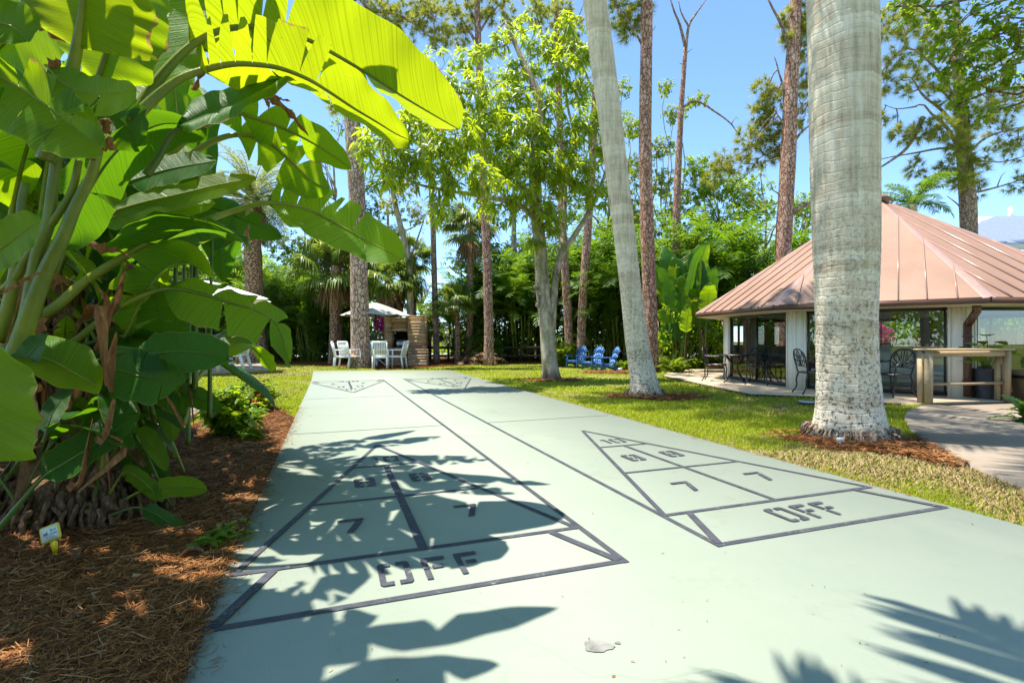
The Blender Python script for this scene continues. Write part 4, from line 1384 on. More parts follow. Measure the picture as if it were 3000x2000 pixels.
for q in ((1050, 412, .14, 4), (1165, 440, .18, 8), (1385, 548, .2, 9), (1665, 664, .12, 4), (1500, 706, .17, 8), (1470, 840, .16, 8), (960, 912, .16, 3), (1150, 600, .17, 8), (720, 520, .2, 8), (900, 760, .15, 8)):
    overhead(bop3, CRA, *q, MD)
for q in ((1690, 1235, .105, 1), (1440, 1500, .105, 1), (850, 1080, .17, 8), (600, 1180, .2, 6), (700, 1330, .18, 7), (880, 1270, .15, 9), (560, 1480, .22, 5), (330, 1300, .22, 4), (300, 1100, .2, 5)):
    overhead(bop, CRB, *q, MD)
for C, n_, owner in ((CRA, 9, bop3), (CRB, 11, bop)):
    for k in range(n_):
        a = rng.uniform(PI * .55, PI * 1.5)
        tip = C + np.array([math.cos(a) * 1.5, math.sin(a) * 1.2, rng.uniform(.1, 1.2)])
        P = [C, C + (tip - C) * .3 + (0, 0, .5), C + (tip - C) * .65 + (0, 0, .5), tip]
        sd = nrmz(np.cross(tip - C, [0, 0, 1]))
        ns = rng.integers(2, 6)
        banana('leaf', owner, P, .32, .25, sd + (0, 0, .25), -sd + (0, 0, .25), rng.uniform(.1, .9, ns), rng.uniform(.1, .9, ns), .03, mats=MD, gap=.03, jag=.12)

# ---------------------------------------------------------------- yellow name stake in the bed
SB = gp(162, 1636)
stake = thing('plant_sign', 'yellow plastic stake in the pine straw naming the paddle-leaved plant', 'sign', SB)
sc = .0125 / 5.0
ux = nrmz(np.array([.93, -.12, .37]))          # along the plate, tilted
uy = nrmz(np.array([-.36, .18, .93]) - ux * np.dot(ux, [-.36, .18, .93]))
un = np.cross(ux, uy)
CP = at(147, 1562, SB[1] - .02)


def plate(mb, w, h, r, d0, d1, c=(0, 0)):
    pts = []
    for cx, cy, a0 in ((w - r, h - r, 0), (-w + r, h - r, PI / 2), (-w + r, -h + r, PI), (w - r, -h + r, 1.5 * PI)):
        for k in range(5):
            a = a0 + k * PI / 8
            pts.append((c[0] + cx + r * math.cos(a), c[1] + cy + r * math.sin(a)))
    n = len(pts)
    v = [CP + ux * x + uy * y + un * d for d in (d0, d1) for x, y in pts]
    mb.add(v, [tuple(range(n))[::-1], tuple(range(n, 2 * n))] + [(i, (i + 1) % n, n + (i + 1) % n, n + i) for i in range(n)])


mb = MB()
plate(mb, .0625, .042, .014, -.003, .0015)
mb.build('plate', M['yellow'], stake)
mb = MB()
plate(mb, .054, .034, .007, .002, .0028)
mb.build('label_card', M['card'], stake)
mb = MB()
lo = CP - uy * .042 + ux * .012
ft = SB + np.array([.005, 0, -.03])
side = nrmz(np.cross(ft - lo, un))
for a_, b_, wa, wb in ((lo + uy * .004, (lo + ft) / 2, .026, .014), ((lo + ft) / 2, ft, .014, .010)):
    v = [p + side * s * w + un * d for p, w in ((a_, wa), (b_, wb)) for s, d in ((-1, -.003), (1, -.003), (1, .001), (-1, .001))]
    mb.add(v, [(0, 3, 2, 1), (4, 5, 6, 7), (0, 1, 5, 4), (1, 2, 6, 5), (2, 3, 7, 6), (3, 0, 4, 7)])
mb.build('stake', M['yellow'], stake)


def text_mesh(name, body, size, mat, origin, X, Yv, parent, z=.0032):
    cu = bpy.data.curves.new(name, 'FONT')
    cu.body = body
    cu.size = size
    cu.offset = size * .012
    ob = bpy.data.objects.new(name, cu)
    COL.objects.link(ob)
    bpy.context.view_layer.update()
    me = bpy.data.meshes.new_from_object(ob)
    bpy.data.objects.remove(ob)
    Nn = np.cross(X, Yv)
    co = np.array([v.co[:] for v in me.vertices])
    w = np.array(origin) + co[:, :1] * X + co[:, 1:2] * Yv + Nn * z
    if parent is not None and ROOTLOC.get(parent.name) is not None: w = w - ROOTLOC[parent.name]
    me.vertices.foreach_set('co', w.ravel())
    me.materials.clear()
    me.materials.append(mat)
    me.update()
    o = bpy.data.objects.new(name, me)
    COL.objects.link(o)
    o.parent = parent
    return o


text_mesh('lettering', 'Bird of', .0135, M['ink'], CP + ux * .004 + uy * .010, ux, uy, stake)
text_mesh('lettering', 'Paradise', .0135, M['ink'], CP + ux * .004 - uy * .006, ux, uy, stake)
mb = MB()
for x0, y0, x1, y1, w in ((-.024, .004, -.046, .010, .004), (-.024, .004, -.008, .018, .004), (-.024, .004, -.006, .004, .004), (-.024, .004, -.040, -.008, .005), (-.024, .004, -.018, -.024, .0025), (-.024, .004, -.010, -.006, .003), (-.024, .004, -.045, .001, .003)):
    a, b = np.array([x0, y0]), np.array([x1, y1])
    t = nrmz(b - a)
    s = np.array([-t[1], t[0]]) * w / 2
    q = [a - s * .4, (a + b) / 2 - s, b, (a + b) / 2 + s, a + s * .4]
    mb.add([CP + ux * x + uy * y + un * .0033 for x, y in q], [(0, 1, 2, 3, 4)])
mb.build('plant_drawing', M['ink'], stake)

# ---------------------------------------------------------------- dead leaf curls lying on the straw
for px, py, L, W_, az, lab in ((225, 1640, .17, .055, -.9, 'grey curled dead leaf on the straw beside the yellow stake'),
                               (280, 1555, .16, .04, -.2, 'tan dead leaf lying behind the yellow stake'),
                               (560, 1640, .12, .06, .3, 'crumpled pale dead leaf on the straw near the court edge'),
                               (520, 1580, .22, .02, .7, 'bent grey dead stalk on the straw near the court edge'),
                               (700, 1340, .2, .06, -.3, 'dead leaf on the straw by the court in front of the red flowered bush')):
    b = gp(px, py)
    P = spline([b + (-L / 2 * math.cos(az), -L / 2 * math.sin(az), .02), b + (0, 0, .045), b + (L / 2 * math.cos(az), L / 2 * math.sin(az), .03)], 8)
    S = np.array([-math.sin(az), math.cos(az), 0])
    w = W_ / 2 * np.sin(np.linspace(.35, PI - .25, 8))[:, None]
    up = np.array([0, 0, 1.0])
    V = np.concatenate([P - S * w + up * w * .8, P, P + S * w * .9 + up * w * .9])
    i = np.arange(7)[:, None]
    mb = MB()
    mb.add(V, np.vstack([i + np.array([[0, 8, 9, 1]]), i + 8 + np.array([[0, 8, 9, 1]])]))
    single(mb, 'dead_leaf', M['dead'], lab, 'dead leaf', b, 'dead leaves on the pine straw', True)


# ---------------------------------------------------------------- bushes with red flowers, seedlings
def bush(name, lab, base, h, r, n, lm, seed, flowers=0, L=.085, w=.5):
    t = thing(name, lab, 'bush', base, group='red flowered bushes beside the court' if flowers else None)
    sm, wm = MB(), MB()
    for k in range(n):
        a = rng.uniform(0, 2 * PI)
        rr_ = r * rng.uniform(0, 1) ** .5
        top = base + np.array([math.cos(a) * rr_, math.sin(a) * rr_, h * rng.uniform(.55, 1) * (1 - .35 * (rr_ / r) ** 2)])
        P = spline([base + rng.normal(0, .05, 3) * (1, 1, 0), base * .5 + top * .5 + rng.normal(0, .04, 3), top], 7)
        wm.tube(P, np.linspace(.006, .003, 7), 4, 0, False)
        C = P[2:]
        C = np.vstack([C, C + rng.normal(0, .035, C.shape)])
        sprigs(sm, C, nrmz(np.gradient(np.vstack([P[2:], P[2:]]), axis=0) + (0, 0, .4)), 5, L, L * w, .35)
        if k < flowers:
            fm = MB()
            cards(fm, top + rng.normal(0, .022, (14, 3)) + (0, 0, .035), .03, .018)
            fm.build('flower', M['red'], t)
    sm.build('foliage', lm, t)
    wm.build('stem', M['darkstalk'], t)
    return t


bush('flowering_bush', 'dark green bush on bare stems in the straw, nearest the viewer of the two', gp(672, 1275), .62, .34, 46, M['broad'], 1, 3, .11)
bush('flowering_bush', 'bright yellow-green low bush with red flower heads behind the darker one', gp(745, 1200), .55, .5, 60, M['lime'], 2, 4, .085)
bush('seedling', 'small leafy seedling at the foot of the dark bush beside the court', gp(728, 1288), .14, .12, 7, M['broad'], 3, 0, .08)
bush('seedling', 'tiny green seedling growing in the straw next to the painted edge', gp(640, 1590), .05, .10, 8, M['broad'], 3, 0, .06)
# ================================================================ trees
def gd(x, y):                    # ground point from a 2352-wide view
    return gp(x * 1.27551, y * 1.27551)


def tree(name, lab, cat, base, group=None):
    return thing(name, lab, cat, base, group=group)


# --- the two royal palms in front
b = np.array([4.02, 5.95, 0])
t = tree('royal_palm', 'thick pale ringed palm trunk blotched with lichen, nearest tree on the right', 'palm tree', b, 'royal palms')
mb = MB()
P = spline([b + (0, 0, -.05), dd(1950, 960, 5.95), dd(1944, 780, 5.95), dd(1942, 560, 5.95), dd(1939, 330, 5.95), dd(1934, 0, 5.95), dd(1930, -220, 6.0), dd(1928, -420, 6.05)], 120)
Lz = P[:, 2]
R = np.interp(Lz, [-.05, .05, .16, .35, .8, 1.3, 2.2, 3.6, 5, 7, 10], [.44, .41, .375, .345, .320, .315, .340, .360, .368, .36, .30])
ph = rng.uniform(0, 6, 5)


def royal_rad(i, a):
    z = Lz[i]
    return 1 + math.exp(-max(z, 0) / .10) * (.07 * math.sin(7 * a + ph[0]) + .05 * math.sin(13 * a + ph[1])) + .006 * math.sin(z * 47) + .008 * math.sin(2 * a + z) + .006 * math.sin(5 * a + z * 3 + ph[2])


mb.tube(P, R, 40, 0, True, royal_rad)
for k in range(120):
    a = rng.uniform(0, 2 * PI)
    r0 = rng.uniform(.36, .44)
    q = b + np.array([math.cos(a) * r0, math.sin(a) * r0, rng.uniform(.03, .14)])
    o = np.array([math.cos(a), math.sin(a), 0])
    mb.tube(spline([q, q + o * .05 + rng.normal(0, .02, 3) + (0, 0, -.02), q + o * .09 + (0, 0, -.12)], 5), rng.uniform(.008, .015), 5, 1)
mb.build('trunk', [M['royal'], M['twigbark']], t, True)
mb, wm = MB(), MB()
top = P[-1]
wm.tube([top, top + (0, 0, .8), top + (0, 0, 1.5)], [.2, .17, .09], 12)
for k in range(15):
    frond(mb, wm, top + (0, 0, 1.2), k * 2.4 + .35, rng.uniform(.1, 1.25) if k else .3, 3.6, 1.3, 60, .75, .05, .6)
mb.build('crown', M['frond'], t)
wm.build('crownshaft', M['darkstalk'], t)

b = np.array([2.76, 10.4, 0])
t = tree('royal_palm', 'slender grey palm trunk leaning left, between the blue chairs and the court', 'palm tree', b, 'royal palms')
mb = MB()
P = spline([b + (0.02, 0, -.05), dd(1478, 870, 10.4), dd(1462, 780, 10.4), dd(1446, 640, 10.4), dd(1421, 430, 10.4), dd(1392, 200, 10.4), dd(1366, 0, 10.4), dd(1335, -260, 10.5)], 120)
Lz = P[:, 2]
R = np.interp(Lz, [-.05, .05, .15, .4, 1, 2.2, 3.5, 5, 7, 9], [.38, .35, .305, .27, .235, .215, .222, .235, .252, .23])
mb.tube(P, R, 32, 0, True, royal_rad)
for k in range(90):
    a = rng.uniform(0, 2 * PI)
    r0 = rng.uniform(.29, .36)
    q = b + np.array([math.cos(a) * r0, math.sin(a) * r0, rng.uniform(.03, .12)])
    o = np.array([math.cos(a), math.sin(a), 0])
    mb.tube(spline([q, q + o * .05 + rng.normal(0, .02, 3) + (0, 0, -.02), q + o * .08 + (0, 0, -.1)], 5), rng.uniform(.008, .015), 5, 1)
mb.build('trunk', [M['royal2'], M['twigbark']], t, True)
mb, wm = MB(), MB()
top = P[-1]
wm.tube([top, top + (0, 0, .8), top + (0, 0, 1.4)], [.17, .14, .08], 12)
for k in range(20):
    frond(mb, wm, top + (0, 0, 1.1), k * 2.39996, rng.uniform(.1, 1.2), 3.3, 1.3, 50, .75, .07, .5)
mb.build('crown', M['frond'], t)
wm.build('crownshaft', M['darkstalk'], t)

# --- mango tree
b = np.array([1.12, 14.1, 0])
mango = tree('mango_tree', 'grey barked tree with drooping glossy leaves in the middle of the lawn', 'tree', b)
wm, lm = MB(), MB()
Ym = 14.1
P1, R1 = trunk(wm, [b + (0, 0, -.05), dd(1262, 830, Ym), dd(1255, 740, Ym), dd(1246, 660, Ym), dd(1243, 590, Ym), dd(1236, 520, Ym), dd(1228, 440, 13.9), dd(1232, 330, 13.8), dd(1238, 230, 13.9), dd(1200, 140, 14.2), dd(1160, 50, 14.4)],
               [.235, .21, .195, .18, .17, .14, .11, .08, .03], 20, 40, .06, flare=.28, flare_h=.22)
P2, _ = trunk(wm, [dd(1268, 760, Ym), dd(1272, 680, Ym), dd(1283, 600, 14.2), dd(1320, 540, 14.3), dd(1362, 470, 14.4), dd(1395, 380, 14.6), dd(1400, 280, 14.6)], [.10, .105, .09, .07, .055, .04, .015], 12, 26)
P3, _ = trunk(wm, [dd(1238, 520, Ym), dd(1200, 475, 13.8), dd(1130, 455, 12.9), dd(1040, 440, 12.2), dd(950, 420, 11.6), dd(890, 380, 11.2)], [.085, .07, .06, .045, .03, .012], 10, 26)
P4, _ = trunk(wm, [dd(1236, 470, 14), dd(1190, 420, 13.9), dd(1130, 360, 13.7), dd(1080, 280, 13.6), dd(1040, 200, 13.6)], [.07, .06, .045, .035, .012], 10, 24)
P5, _ = trunk(wm, [dd(1285, 600, 14.2), dd(1296, 520, 14.6), dd(1300, 420, 14.9), dd(1320, 320, 15.0), dd(1300, 220, 15), dd(1310, 80, 15)], [.07, .06, .045, .035, .012], 10, 22)
for x, y in ((1232, 660), (1236, 700)):
    q = dd(x, y, Ym - .12)
    wm.tube([q + (.08, .05, 0), q + (-.02, -.02, 0), q + (-.07, -.03, .01)], [.07, .075, .05], 8)
skel = np.vstack([P1[12:], P2[8:], P3[4:], P4[4:], P5[4:]])
mblobs = []
for x, y, Y, r, n in ((880, 330, 11.2, .62, 46), (905, 400, 11.2, .50, 34), (965, 350, 11.4, .60, 44), (985, 250, 12.0, .58, 40), (1000, 160, 13.6, .60, 38), (1045, 310, 11.6, .62, 46), (1075, 215, 13.4, .66, 48),
                      (1040, 405, 11.8, .50, 30), (1110, 400, 12.2, .55, 34), (1125, 300, 13.3, .60, 42), (1160, 360, 13.2, .62, 46), (1170, 230, 13.8, .55, 34), (1205, 300, 13.4, .66, 50), (1195, 420, 13.2, .55, 38),
                      (1245, 250, 14, .6, 40), (1250, 380, 13.5, .60, 44), (1290, 330, 14, .62, 44), (1300, 420, 14, .55, 36), (1330, 380, 13.8, .50, 30), (1345, 290, 14.2, .60, 40), (1370, 440, 14, .45, 22), (1390, 350, 14.4, .45, 24),
                      (1385, 245, 14.0, .35, 14), (1240, 480, 13.6, .42, 22), (1225, 560, 13.8, .28, 12), (1270, 500, 13.8, .45, 22), (1160, 480, 13.4, .42, 18), (1115, 470, 14.8, .40, 16), (1330, 210, 14.5, .5, 22), (930, 280, 11.4, .42, 22),
                      (1190, 175, 14.2, .55, 30), (1290, 160, 14.5, .55, 30), (1090, 130, 14, .5, 24), (1250, 110, 14.6, .5, 26), (1330, 120, 14.8, .5, 26), (1200, 70, 14.6, .45, 18), (1300, 60, 15, .5, 22), (1140, 90, 14.4, .45, 18), (1010, 475, 11.8, .40, 14), (1050, 350, 14.6, .6, 34), (1210, 360, 15.2, .7, 40), (1120, 250, 15.0, .7, 36)):
    mblobs.append((dd(x, y, Y), (r * 1.15, r, r * .95), int(n * 1.05)))
crown(lm, wm, mblobs, skel, K_mango(.235, 11), .035)
# hanging fringe of old moss and air plants in the fork
fm = MB()
for x, y in ((1240, 560), (1255, 600), (1270, 560), (1230, 520), (1262, 530), (1285, 560), (1215, 480)):
    q = dd(x, y, 13.8)
    C = q + rng.normal(0, .10, (26, 3))
    D = nrmz(rng.normal(size=(26, 3)) + (0, -.4, -.3))
    leaves(fm, C, D, rng.normal(size=(26, 3)), rng.uniform(.25, .5, 26), np.full(26, .018), rng.uniform(.1, .3, 26))
lm.build('crown', M['mango'], mango)
wm.build('trunk', M['mangobark'], mango, True)
fm.build('air_plant', M['frondgrey'], mango)


# --- pines: trunk, bare or needled limbs
def pine(lab, pts, Y, r, base=None, bk='redbark', limbs=(), blobs=(), flare=.18, n=18, group='tall pines', K=None, ext=None, name='pine_tree', cat='pine tree'):
    base = base if base is not None else np.array([(pts[0][0] * 1.27551 - 1500) / KF * Y, Y, 0])
    t = tree(name, lab, cat, base, group)
    wm, lm = MB(), MB()
    Q = [base + (0, 0, -.05)] + [dd(x, y, Y) for x, y in pts[1:]]
    P, R = trunk(wm, Q, r, n, 44, .05, flare=flare, flare_h=.3)
    sk = [P]
    wl = MB()
    for lp in limbs:
        pp, r0 = lp[0], lp[1]
        q = [dd(x, y, Y + (dy[0] if dy else 0)) for x, y, *dy in pp]
        LP = spline(q, 16)
        wl.tube(LP, np.linspace(r0, r0 * .25, 16), 8, 0, True, lambda i, a: 1 + .08 * math.sin(3 * a + i))
        sk.append(LP)
    sk = np.vstack(sk)
    if blobs:
        crown(lm, wl, [(dd(x, y, Y + dz), rr_, int(nn * 2.3)) for x, y, dz, rr_, nn in blobs], sk, K or K_pine(n=52), .03, twigs=True)
    wm.build('trunk', M[bk], t, True)
    if wl.n: wl.build('limb', M['twigbark'] if bk != 'pinebark' else M[bk], t, True)
    if lm.n: lm.build('crown', M['needle'], t)
    return t


pine('thick plated pine trunk at the far end of the court by the white chairs', [(827, 846), (827, 800), (826, 700), (824, 560), (818, 420), (808, 260), (802, 120), (800, -60), (798, -250)], 20.3,
     [.38, .36, .34, .33, .32, .30, .28, .24, .2], bk='pinebark', n=26, flare=.45,
     limbs=[([(800, -40), (850, 20), (900, 30), (960, 60), (1010, 110)], .10), ([(800, -80), (900, -40), (980, 10), (1000, 75)], .09), ([(960, 60), (985, 20), (990, -20)], .05), ([(930, 75), (905, 90), (890, 70)], .03)],
     blobs=[(880, 40, 0, .8, 22), (860, 15, .5, .9, 26), (935, 50, 0, .7, 18), (1000, 40, 0, .9, 20), (960, 5, .3, .9, 24), (1015, 90, 0, .7, 12), (870, 90, 0, .5, 10), (780, 240, .5, .5, 8), (930, 110, .2, .5, 9)])
pine('straight pine trunk with scaly bark in the back lawn, left of the grey barked tree', [(1122, 838), (1123, 760), (1120, 640), (1116, 540), (1110, 420), (1105, 250), (1098, 80), (1090, -150)], 22,
     [.22, .20, .19, .18, .17, .15, .12, .08],
     limbs=[([(1098, 80), (1130, 30), (1160, 0)], .07), ([(1100, 110), (1060, 40), (1045, 0)], .08), ([(1045, 0), (1030, -30)], .05), ([(1100, 60), (1078, 20), (1070, -20)], .05)],
     blobs=[(1050, 70, 0, .7, 16), (1085, 30, .4, .7, 18), (1150, 20, 0, .8, 18), (1110, -10, 0, .9, 18), (1030, 15, 0, .6, 12)])
pine('left of two close pine trunks rising behind the blue chairs', [(1308, 832), (1306, 760), (1299, 640), (1293, 560), (1290, 440), (1286, 300), (1280, 100), (1276, -100)], 23, [.21, .20, .19, .18, .16, .14, .11, .08],
     blobs=[(1280, 40, 0, .9, 22), (1230, 20, 0, .8, 18), (1310, 60, .3, .7, 14)], limbs=[([(1284, 200), (1250, 90), (1220, 0)], .07), ([(1283, 150), (1320, 60), (1345, 0)], .06)])
pine('right of two close pine trunks rising behind the blue chairs', [(1335, 832), (1335, 780), (1340, 660), (1348, 560), (1355, 460), (1362, 340), (1370, 150), (1376, -80)], 22.5, [.20, .19, .18, .17, .16, .14, .11, .08],
     blobs=[(1330, 130, .5, .6, 12), (1300, 100, .5, .6, 12)], limbs=[([(1366, 220), (1330, 130), (1310, 80)], .06)])
pine('stout red-brown pine trunk directly behind the slender grey palm', [(1497, 842), (1495, 780), (1490, 640), (1486, 500), (1482, 360), (1483, 200), (1485, 60), (1487, -150)], 17.5, [.25, .24, .235, .225, .215, .205, .20, .17],
     n=22, blobs=[(1440, 60, .6, .6, 14), (1460, 20, .6, .7, 16), (1420, 20, .8, .6, 12), (1480, -120, 0, 1.3, 40), (1400, -160, .5, 1.3, 36), (1560, -170, -.5, 1.3, 36), (1480, -260, -1, 1.4, 40), (1350, -90, -1, 1.1, 26)], limbs=[([(1484, 120), (1450, 60), (1420, 20)], .05), ([(1483, 90), (1500, 70), (1506, 60)], .03)])
pine('thin pale pine forking bare into two branches against the sky', [(1552, 812), (1552, 740), (1552, 630), (1554, 500), (1558, 380), (1564, 260), (1571, 160), (1575, 105)], 23, [.20, .19, .18, .175, .16, .135, .11, .09],
     limbs=[([(1575, 112), (1562, 60), (1548, 25), (1536, -15)], .085), ([(1575, 112), (1582, 60), (1600, 30), (1625, -5)], .085), ([(1582, 62), (1565, 30), (1558, 0)], .05), ([(1562, 60), (1553, 40)], .04), ([(1572, 150), (1560, 145)], .03), ([(1574, 125), (1590, 112)], .03),
            ([(1565, 250), (1598, 232), (1640, 255), (1680, 285), (1700, 315), (1730, 330)], .06), ([(1680, 285), (1690, 270), (1697, 275)], .025)],
     blobs=[])
pine('dark branching pine behind the pavilion roof beside the thick palm', [(1800, 850), (1800, 760), (1799, 640), (1801, 540), (1806, 440), (1812, 320), (1816, 200), (1824, 80), (1832, -60), (1836, -200)], 19, [.30, .30, .29, .28, .27, .255, .24, .21, .17, .13],
     n=22, limbs=[([(1808, 500), (1830, 480), (1852, 470), (1900, 462), (1990, 470)], .10), ([(1812, 310), (1800, 285), (1785, 262), (1780, 250)], .06), ([(1814, 240), (1796, 190), (1782, 140), (1778, 130)], .06), ([(1818, 130), (1795, 60), (1770, 10), (1755, -20)], .09),
                  ([(1815, 290), (1840, 250), (1880, 215)], .08), ([(1813, 340), (1845, 300), (1880, 275)], .07), ([(1822, 140), (1845, 100), (1880, 80)], .07), ([(1822, 170), (1850, 130), (1880, 115)], .05), ([(1810, 215), (1790, 205), (1778, 200)], .04), ([(1818, 190), (1840, 175), (1852, 168)], .03)],
     blobs=[(1760, 200, .6, .5, 12), (1780, 225, .5, .5, 12), (1850, 190, .4, .6, 18), (1840, 60, .3, .6, 16), (1850, 20, .2, .6, 16), (1810, 40, .2, .4, 8), (1815, 90, .1, .35, 7), (1745, 260, .8, .5, 14), (1760, 300, .8, .6, 18), (1720, 320, .8, .6, 15), (1700, 375, .9, .6, 13), (1790, 330, .6, .5, 10), (1760, 360, .8, .5, 10), (1660, 370, .9, .5, 9), (1640, 400, .9, .5, 8), (1850, 265, .5, .5, 9), (1855, 110, .3, .5, 12)])
pine('spreading crooked pine above the pavilion roof at the right', [(2225, 842), (2226, 700), (2225, 530), (2222, 460), (2216, 380), (2210, 280), (2200, 150), (2195, 20), (2190, -140)], 22, [.34, .33, .32, .30, .27, .23, .18, .13, .08],
     n=22, bk='twigbark', limbs=[([(2215, 370), (2180, 300), (2140, 262), (2120, 240), (2100, 245)], .10), ([(2120, 270), (2090, 330), (2060, 360), (2010, 392)], .11), ([(2200, 300), (2160, 250), (2120, 220), (2090, 175), (2060, 190)], .08), ([(2214, 350), (2170, 340), (2110, 350), (2040, 362), (2000, 372)], .06),
                                 ([(2216, 300), (2190, 240), (2150, 200), (2110, 205), (2085, 215), (2065, 190)], .07), ([(2200, 240), (2160, 170), (2120, 130), (2080, 110), (2030, 160), (2005, 200)], .07), ([(2222, 440), (2250, 440), (2290, 430), (2340, 415)], .06), ([(2225, 500), (2200, 470), (2175, 450)], .05), ([(2216, 360), (2260, 320), (2310, 300), (2360, 290)], .07), ([(2205, 220), (2250, 180), (2300, 170)], .06),
                                 ([(2290, 430), (2300, 405), (2310, 395)], .03), ([(2215, 380), (2240, 370), (2300, 372), (2352, 360)], .05), ([(2105, 245), (2060, 250), (2030, 240)], .035), ([(2220, 440), (2190, 420), (2160, 395)], .05)],
     blobs=[(2030, 60, 0, .8, 22), (2075, 40, 0, .8, 22), (2120, 55, 0, .9, 24), (2060, 130, 0, .7, 17), (2030, 190, .3, .6, 12), (2090, 190, -.5, .6, 12), (2120, 140, .3, .7, 14), (2160, 90, .3, .9, 20), (2150, 190, 0, .6, 12), (2190, 210, -.6, .7, 18), (2120, 300, 0, .55, 14), (2070, 305, -.3, .55, 13), (2160, 290, -.8, .6, 16),
            (2230, 270, -.6, .7, 20), (2200, 330, -.6, .6, 18), (2260, 250, 0, .8, 20), (2310, 240, 0, .9, 24), (2300, 310, .3, .8, 18), (2340, 340, 0, .7, 15), (2180, 380, -.6, .5, 13), (2210, 410, -.7, .55, 16), (2250, 370, -.5, .55, 13), (2130, 410, 0, .5, 8), (2100, 385, .3, .5, 8), (2330, 420, 0, .5, 9), (2250, 430, 0, .5, 8), (2020, 270, .3, .6, 8), (2280, 160, 0, .9, 20), (2230, 100, 0, .9, 20)])
pine('slim dark trunk without low branches at the gap in the hedge', [(1003, 830), (1002, 780), (999, 680), (996, 580), (994, 500), (990, 420), (985, 300)], 24.5, [.155, .15, .14, .135, .13, .12, .08], bk='twigbark', group=None, blobs=[(985, 330, 0, 1.0, 30)], K=K_broad(.14, 12), name='slim_tree', cat='tree')
pine('grey leaning trunk with side limbs right behind the stone barbecue', [(938, 832), (940, 760), (942, 690), (938, 600), (925, 540), (908, 470), (895, 400)], 23.5, [.17, .165, .16, .15, .14, .12, .08], bk='mangobark', group=None,
     limbs=[([(938, 600), (955, 560), (975, 500)], .07), ([(930, 560), (900, 540), (890, 500)], .06)], blobs=[(900, 470, 0, .7, 20), (960, 490, 0, .8, 24), (930, 430, .3, .8, 22)], K=K_broad(.14, 10), name='leaning_tree', cat='tree')


# --- date palm on the left
def palm_trunk(t, pts, r, n=16, bk='datebark', rough=.05, flare=.0):
    wm = MB()
    P, R = trunk(wm, pts, r, n, 40, rough, flare=flare, flare_h=.5)
    wm.build('trunk', M[bk], t, True)
    return P


b = gd(585, 834)
Yd = b[1]
t = tree('date_palm', 'stout palm with feathery hanging fronds behind the left white umbrella', 'palm tree', b)
P = palm_trunk(t, [b + (0, 0, -.05), dd(586, 760, Yd), dd(583, 650, Yd), dd(580, 540, Yd), dd(578, 470, Yd)], [.52, .44, .40, .38, .42], 20, flare=.5)
mb, wm = MB(), MB()
top = P[-1]
for k in range(58):
    e = rng.uniform(-.25, 1.35)
    frond(mb, wm, top + (0, 0, .2), k * 2.39996, e, rng.uniform(2.6, 3.6), rng.uniform(1.1, 1.9) + .3 * e, 46, .42, .05, .25, .3, t0=.14, rr=.03)
mb.build('crown', M['frondgrey'], t)
wm.build('frond_stem', M['stalk'], t)
mb, wm = MB(), MB()
for k in range(26):
    frond(mb, wm, top + (0, 0, .05), k * 2.39996, rng.uniform(-1.1, -.3), rng.uniform(1.3, 2.4), .8, 34, .35, .05, .4, .1, rr=.025)
mb.build('dead_skirt', M['deadfrond'], t)
wm.build('dead_stem', M['dead'], t)


# --- sabal (fan) palms
def sabal(lab, base, top, r, nleaf, R, seed, mat='fandark', L=(.7, 1.3), droop=.5, skirt=True, group='fan palms'):
    t = tree('fan_palm', lab, 'palm tree', base, group)
    palm_trunk(t, [base + (0, 0, -.05), (base * 1 + top) / 2 + rng.normal(0, .05, 3), np.array(top)], [r * 1.1, r, r * .95], 14, 'datebark', .08)
    mb, wm, dm = MB(), MB(), MB()
    for k in range(nleaf):
        a, e = k * 2.39996, rng.uniform(-.5, 1.3)
        D = np.array([math.cos(a) * math.cos(e), math.sin(a) * math.cos(e), math.sin(e)])
        fan(mb, wm, top, D, rng.uniform(*L), R * rng.uniform(.85, 1.15), droop=droop * rng.uniform(.7, 1.5), n=34)
    if skirt:
        for k in range(nleaf // 4):
            a, e = rng.uniform(0, 6.3), rng.uniform(-1.3, -.7)
            D = np.array([math.cos(a) * math.cos(e), math.sin(a) * math.cos(e), math.sin(e)])
            fan(dm, wm, top - (0, 0, .1), D, rng.uniform(.5, .8), R * .8, droop=.9, n=24, span=3)
        dm.build('dead_skirt', M['deadfrond'], t)
    mb.build('crown', M[mat], t)
    wm.build('petiole', M['darkstalk'], t)
    return t


def gY(px, Y): return np.array([(px * 1.27551 - 1500) / KF * Y, Y, 0])


sabal('big fan palm with shaggy bright leaves left of the thick pine, over the umbrella', gY(765, 23.5), dd(770, 610, 23.5), .2, 40, 1.05, 1, L=(1.0, 1.7))
sabal('tall fan palm with leaves high behind the thick pine and the court', gY(778, 25), dd(775, 545, 25), .2, 34, 1.0, 2, L=(.9, 1.5))
sabal('fan palm whose drooping leaves hang right over the stone barbecue', gY(895, 23.8), dd(893, 640, 23.8), .2, 36, .95, 3, L=(.8, 1.4))
sabal('fan palm with a round dark head against the sky gap', gY(948, 25), dd(950, 590, 25), .13, 22, .65, 4, L=(.5, .8), skirt=False)
sabal('low fan palm with spiky bluish leaves right of the sky gap', gY(1050, 24), dd(1048, 690, 24), .13, 26, .7, 5, L=(.5, .9), skirt=False)
sabal('fan palm with yellowish drooping leaves left of the straight pine', gY(1075, 25), dd(1080, 525, 25), .17, 30, .85, 6, mat='frondlight', L=(.7, 1.2))
sabal('small fan palm at the foot of the slim dark trunk', gY(985, 25.5), dd(985, 760, 25.5), .12, 20, .6, 7, L=(.4, .8), skirt=False)


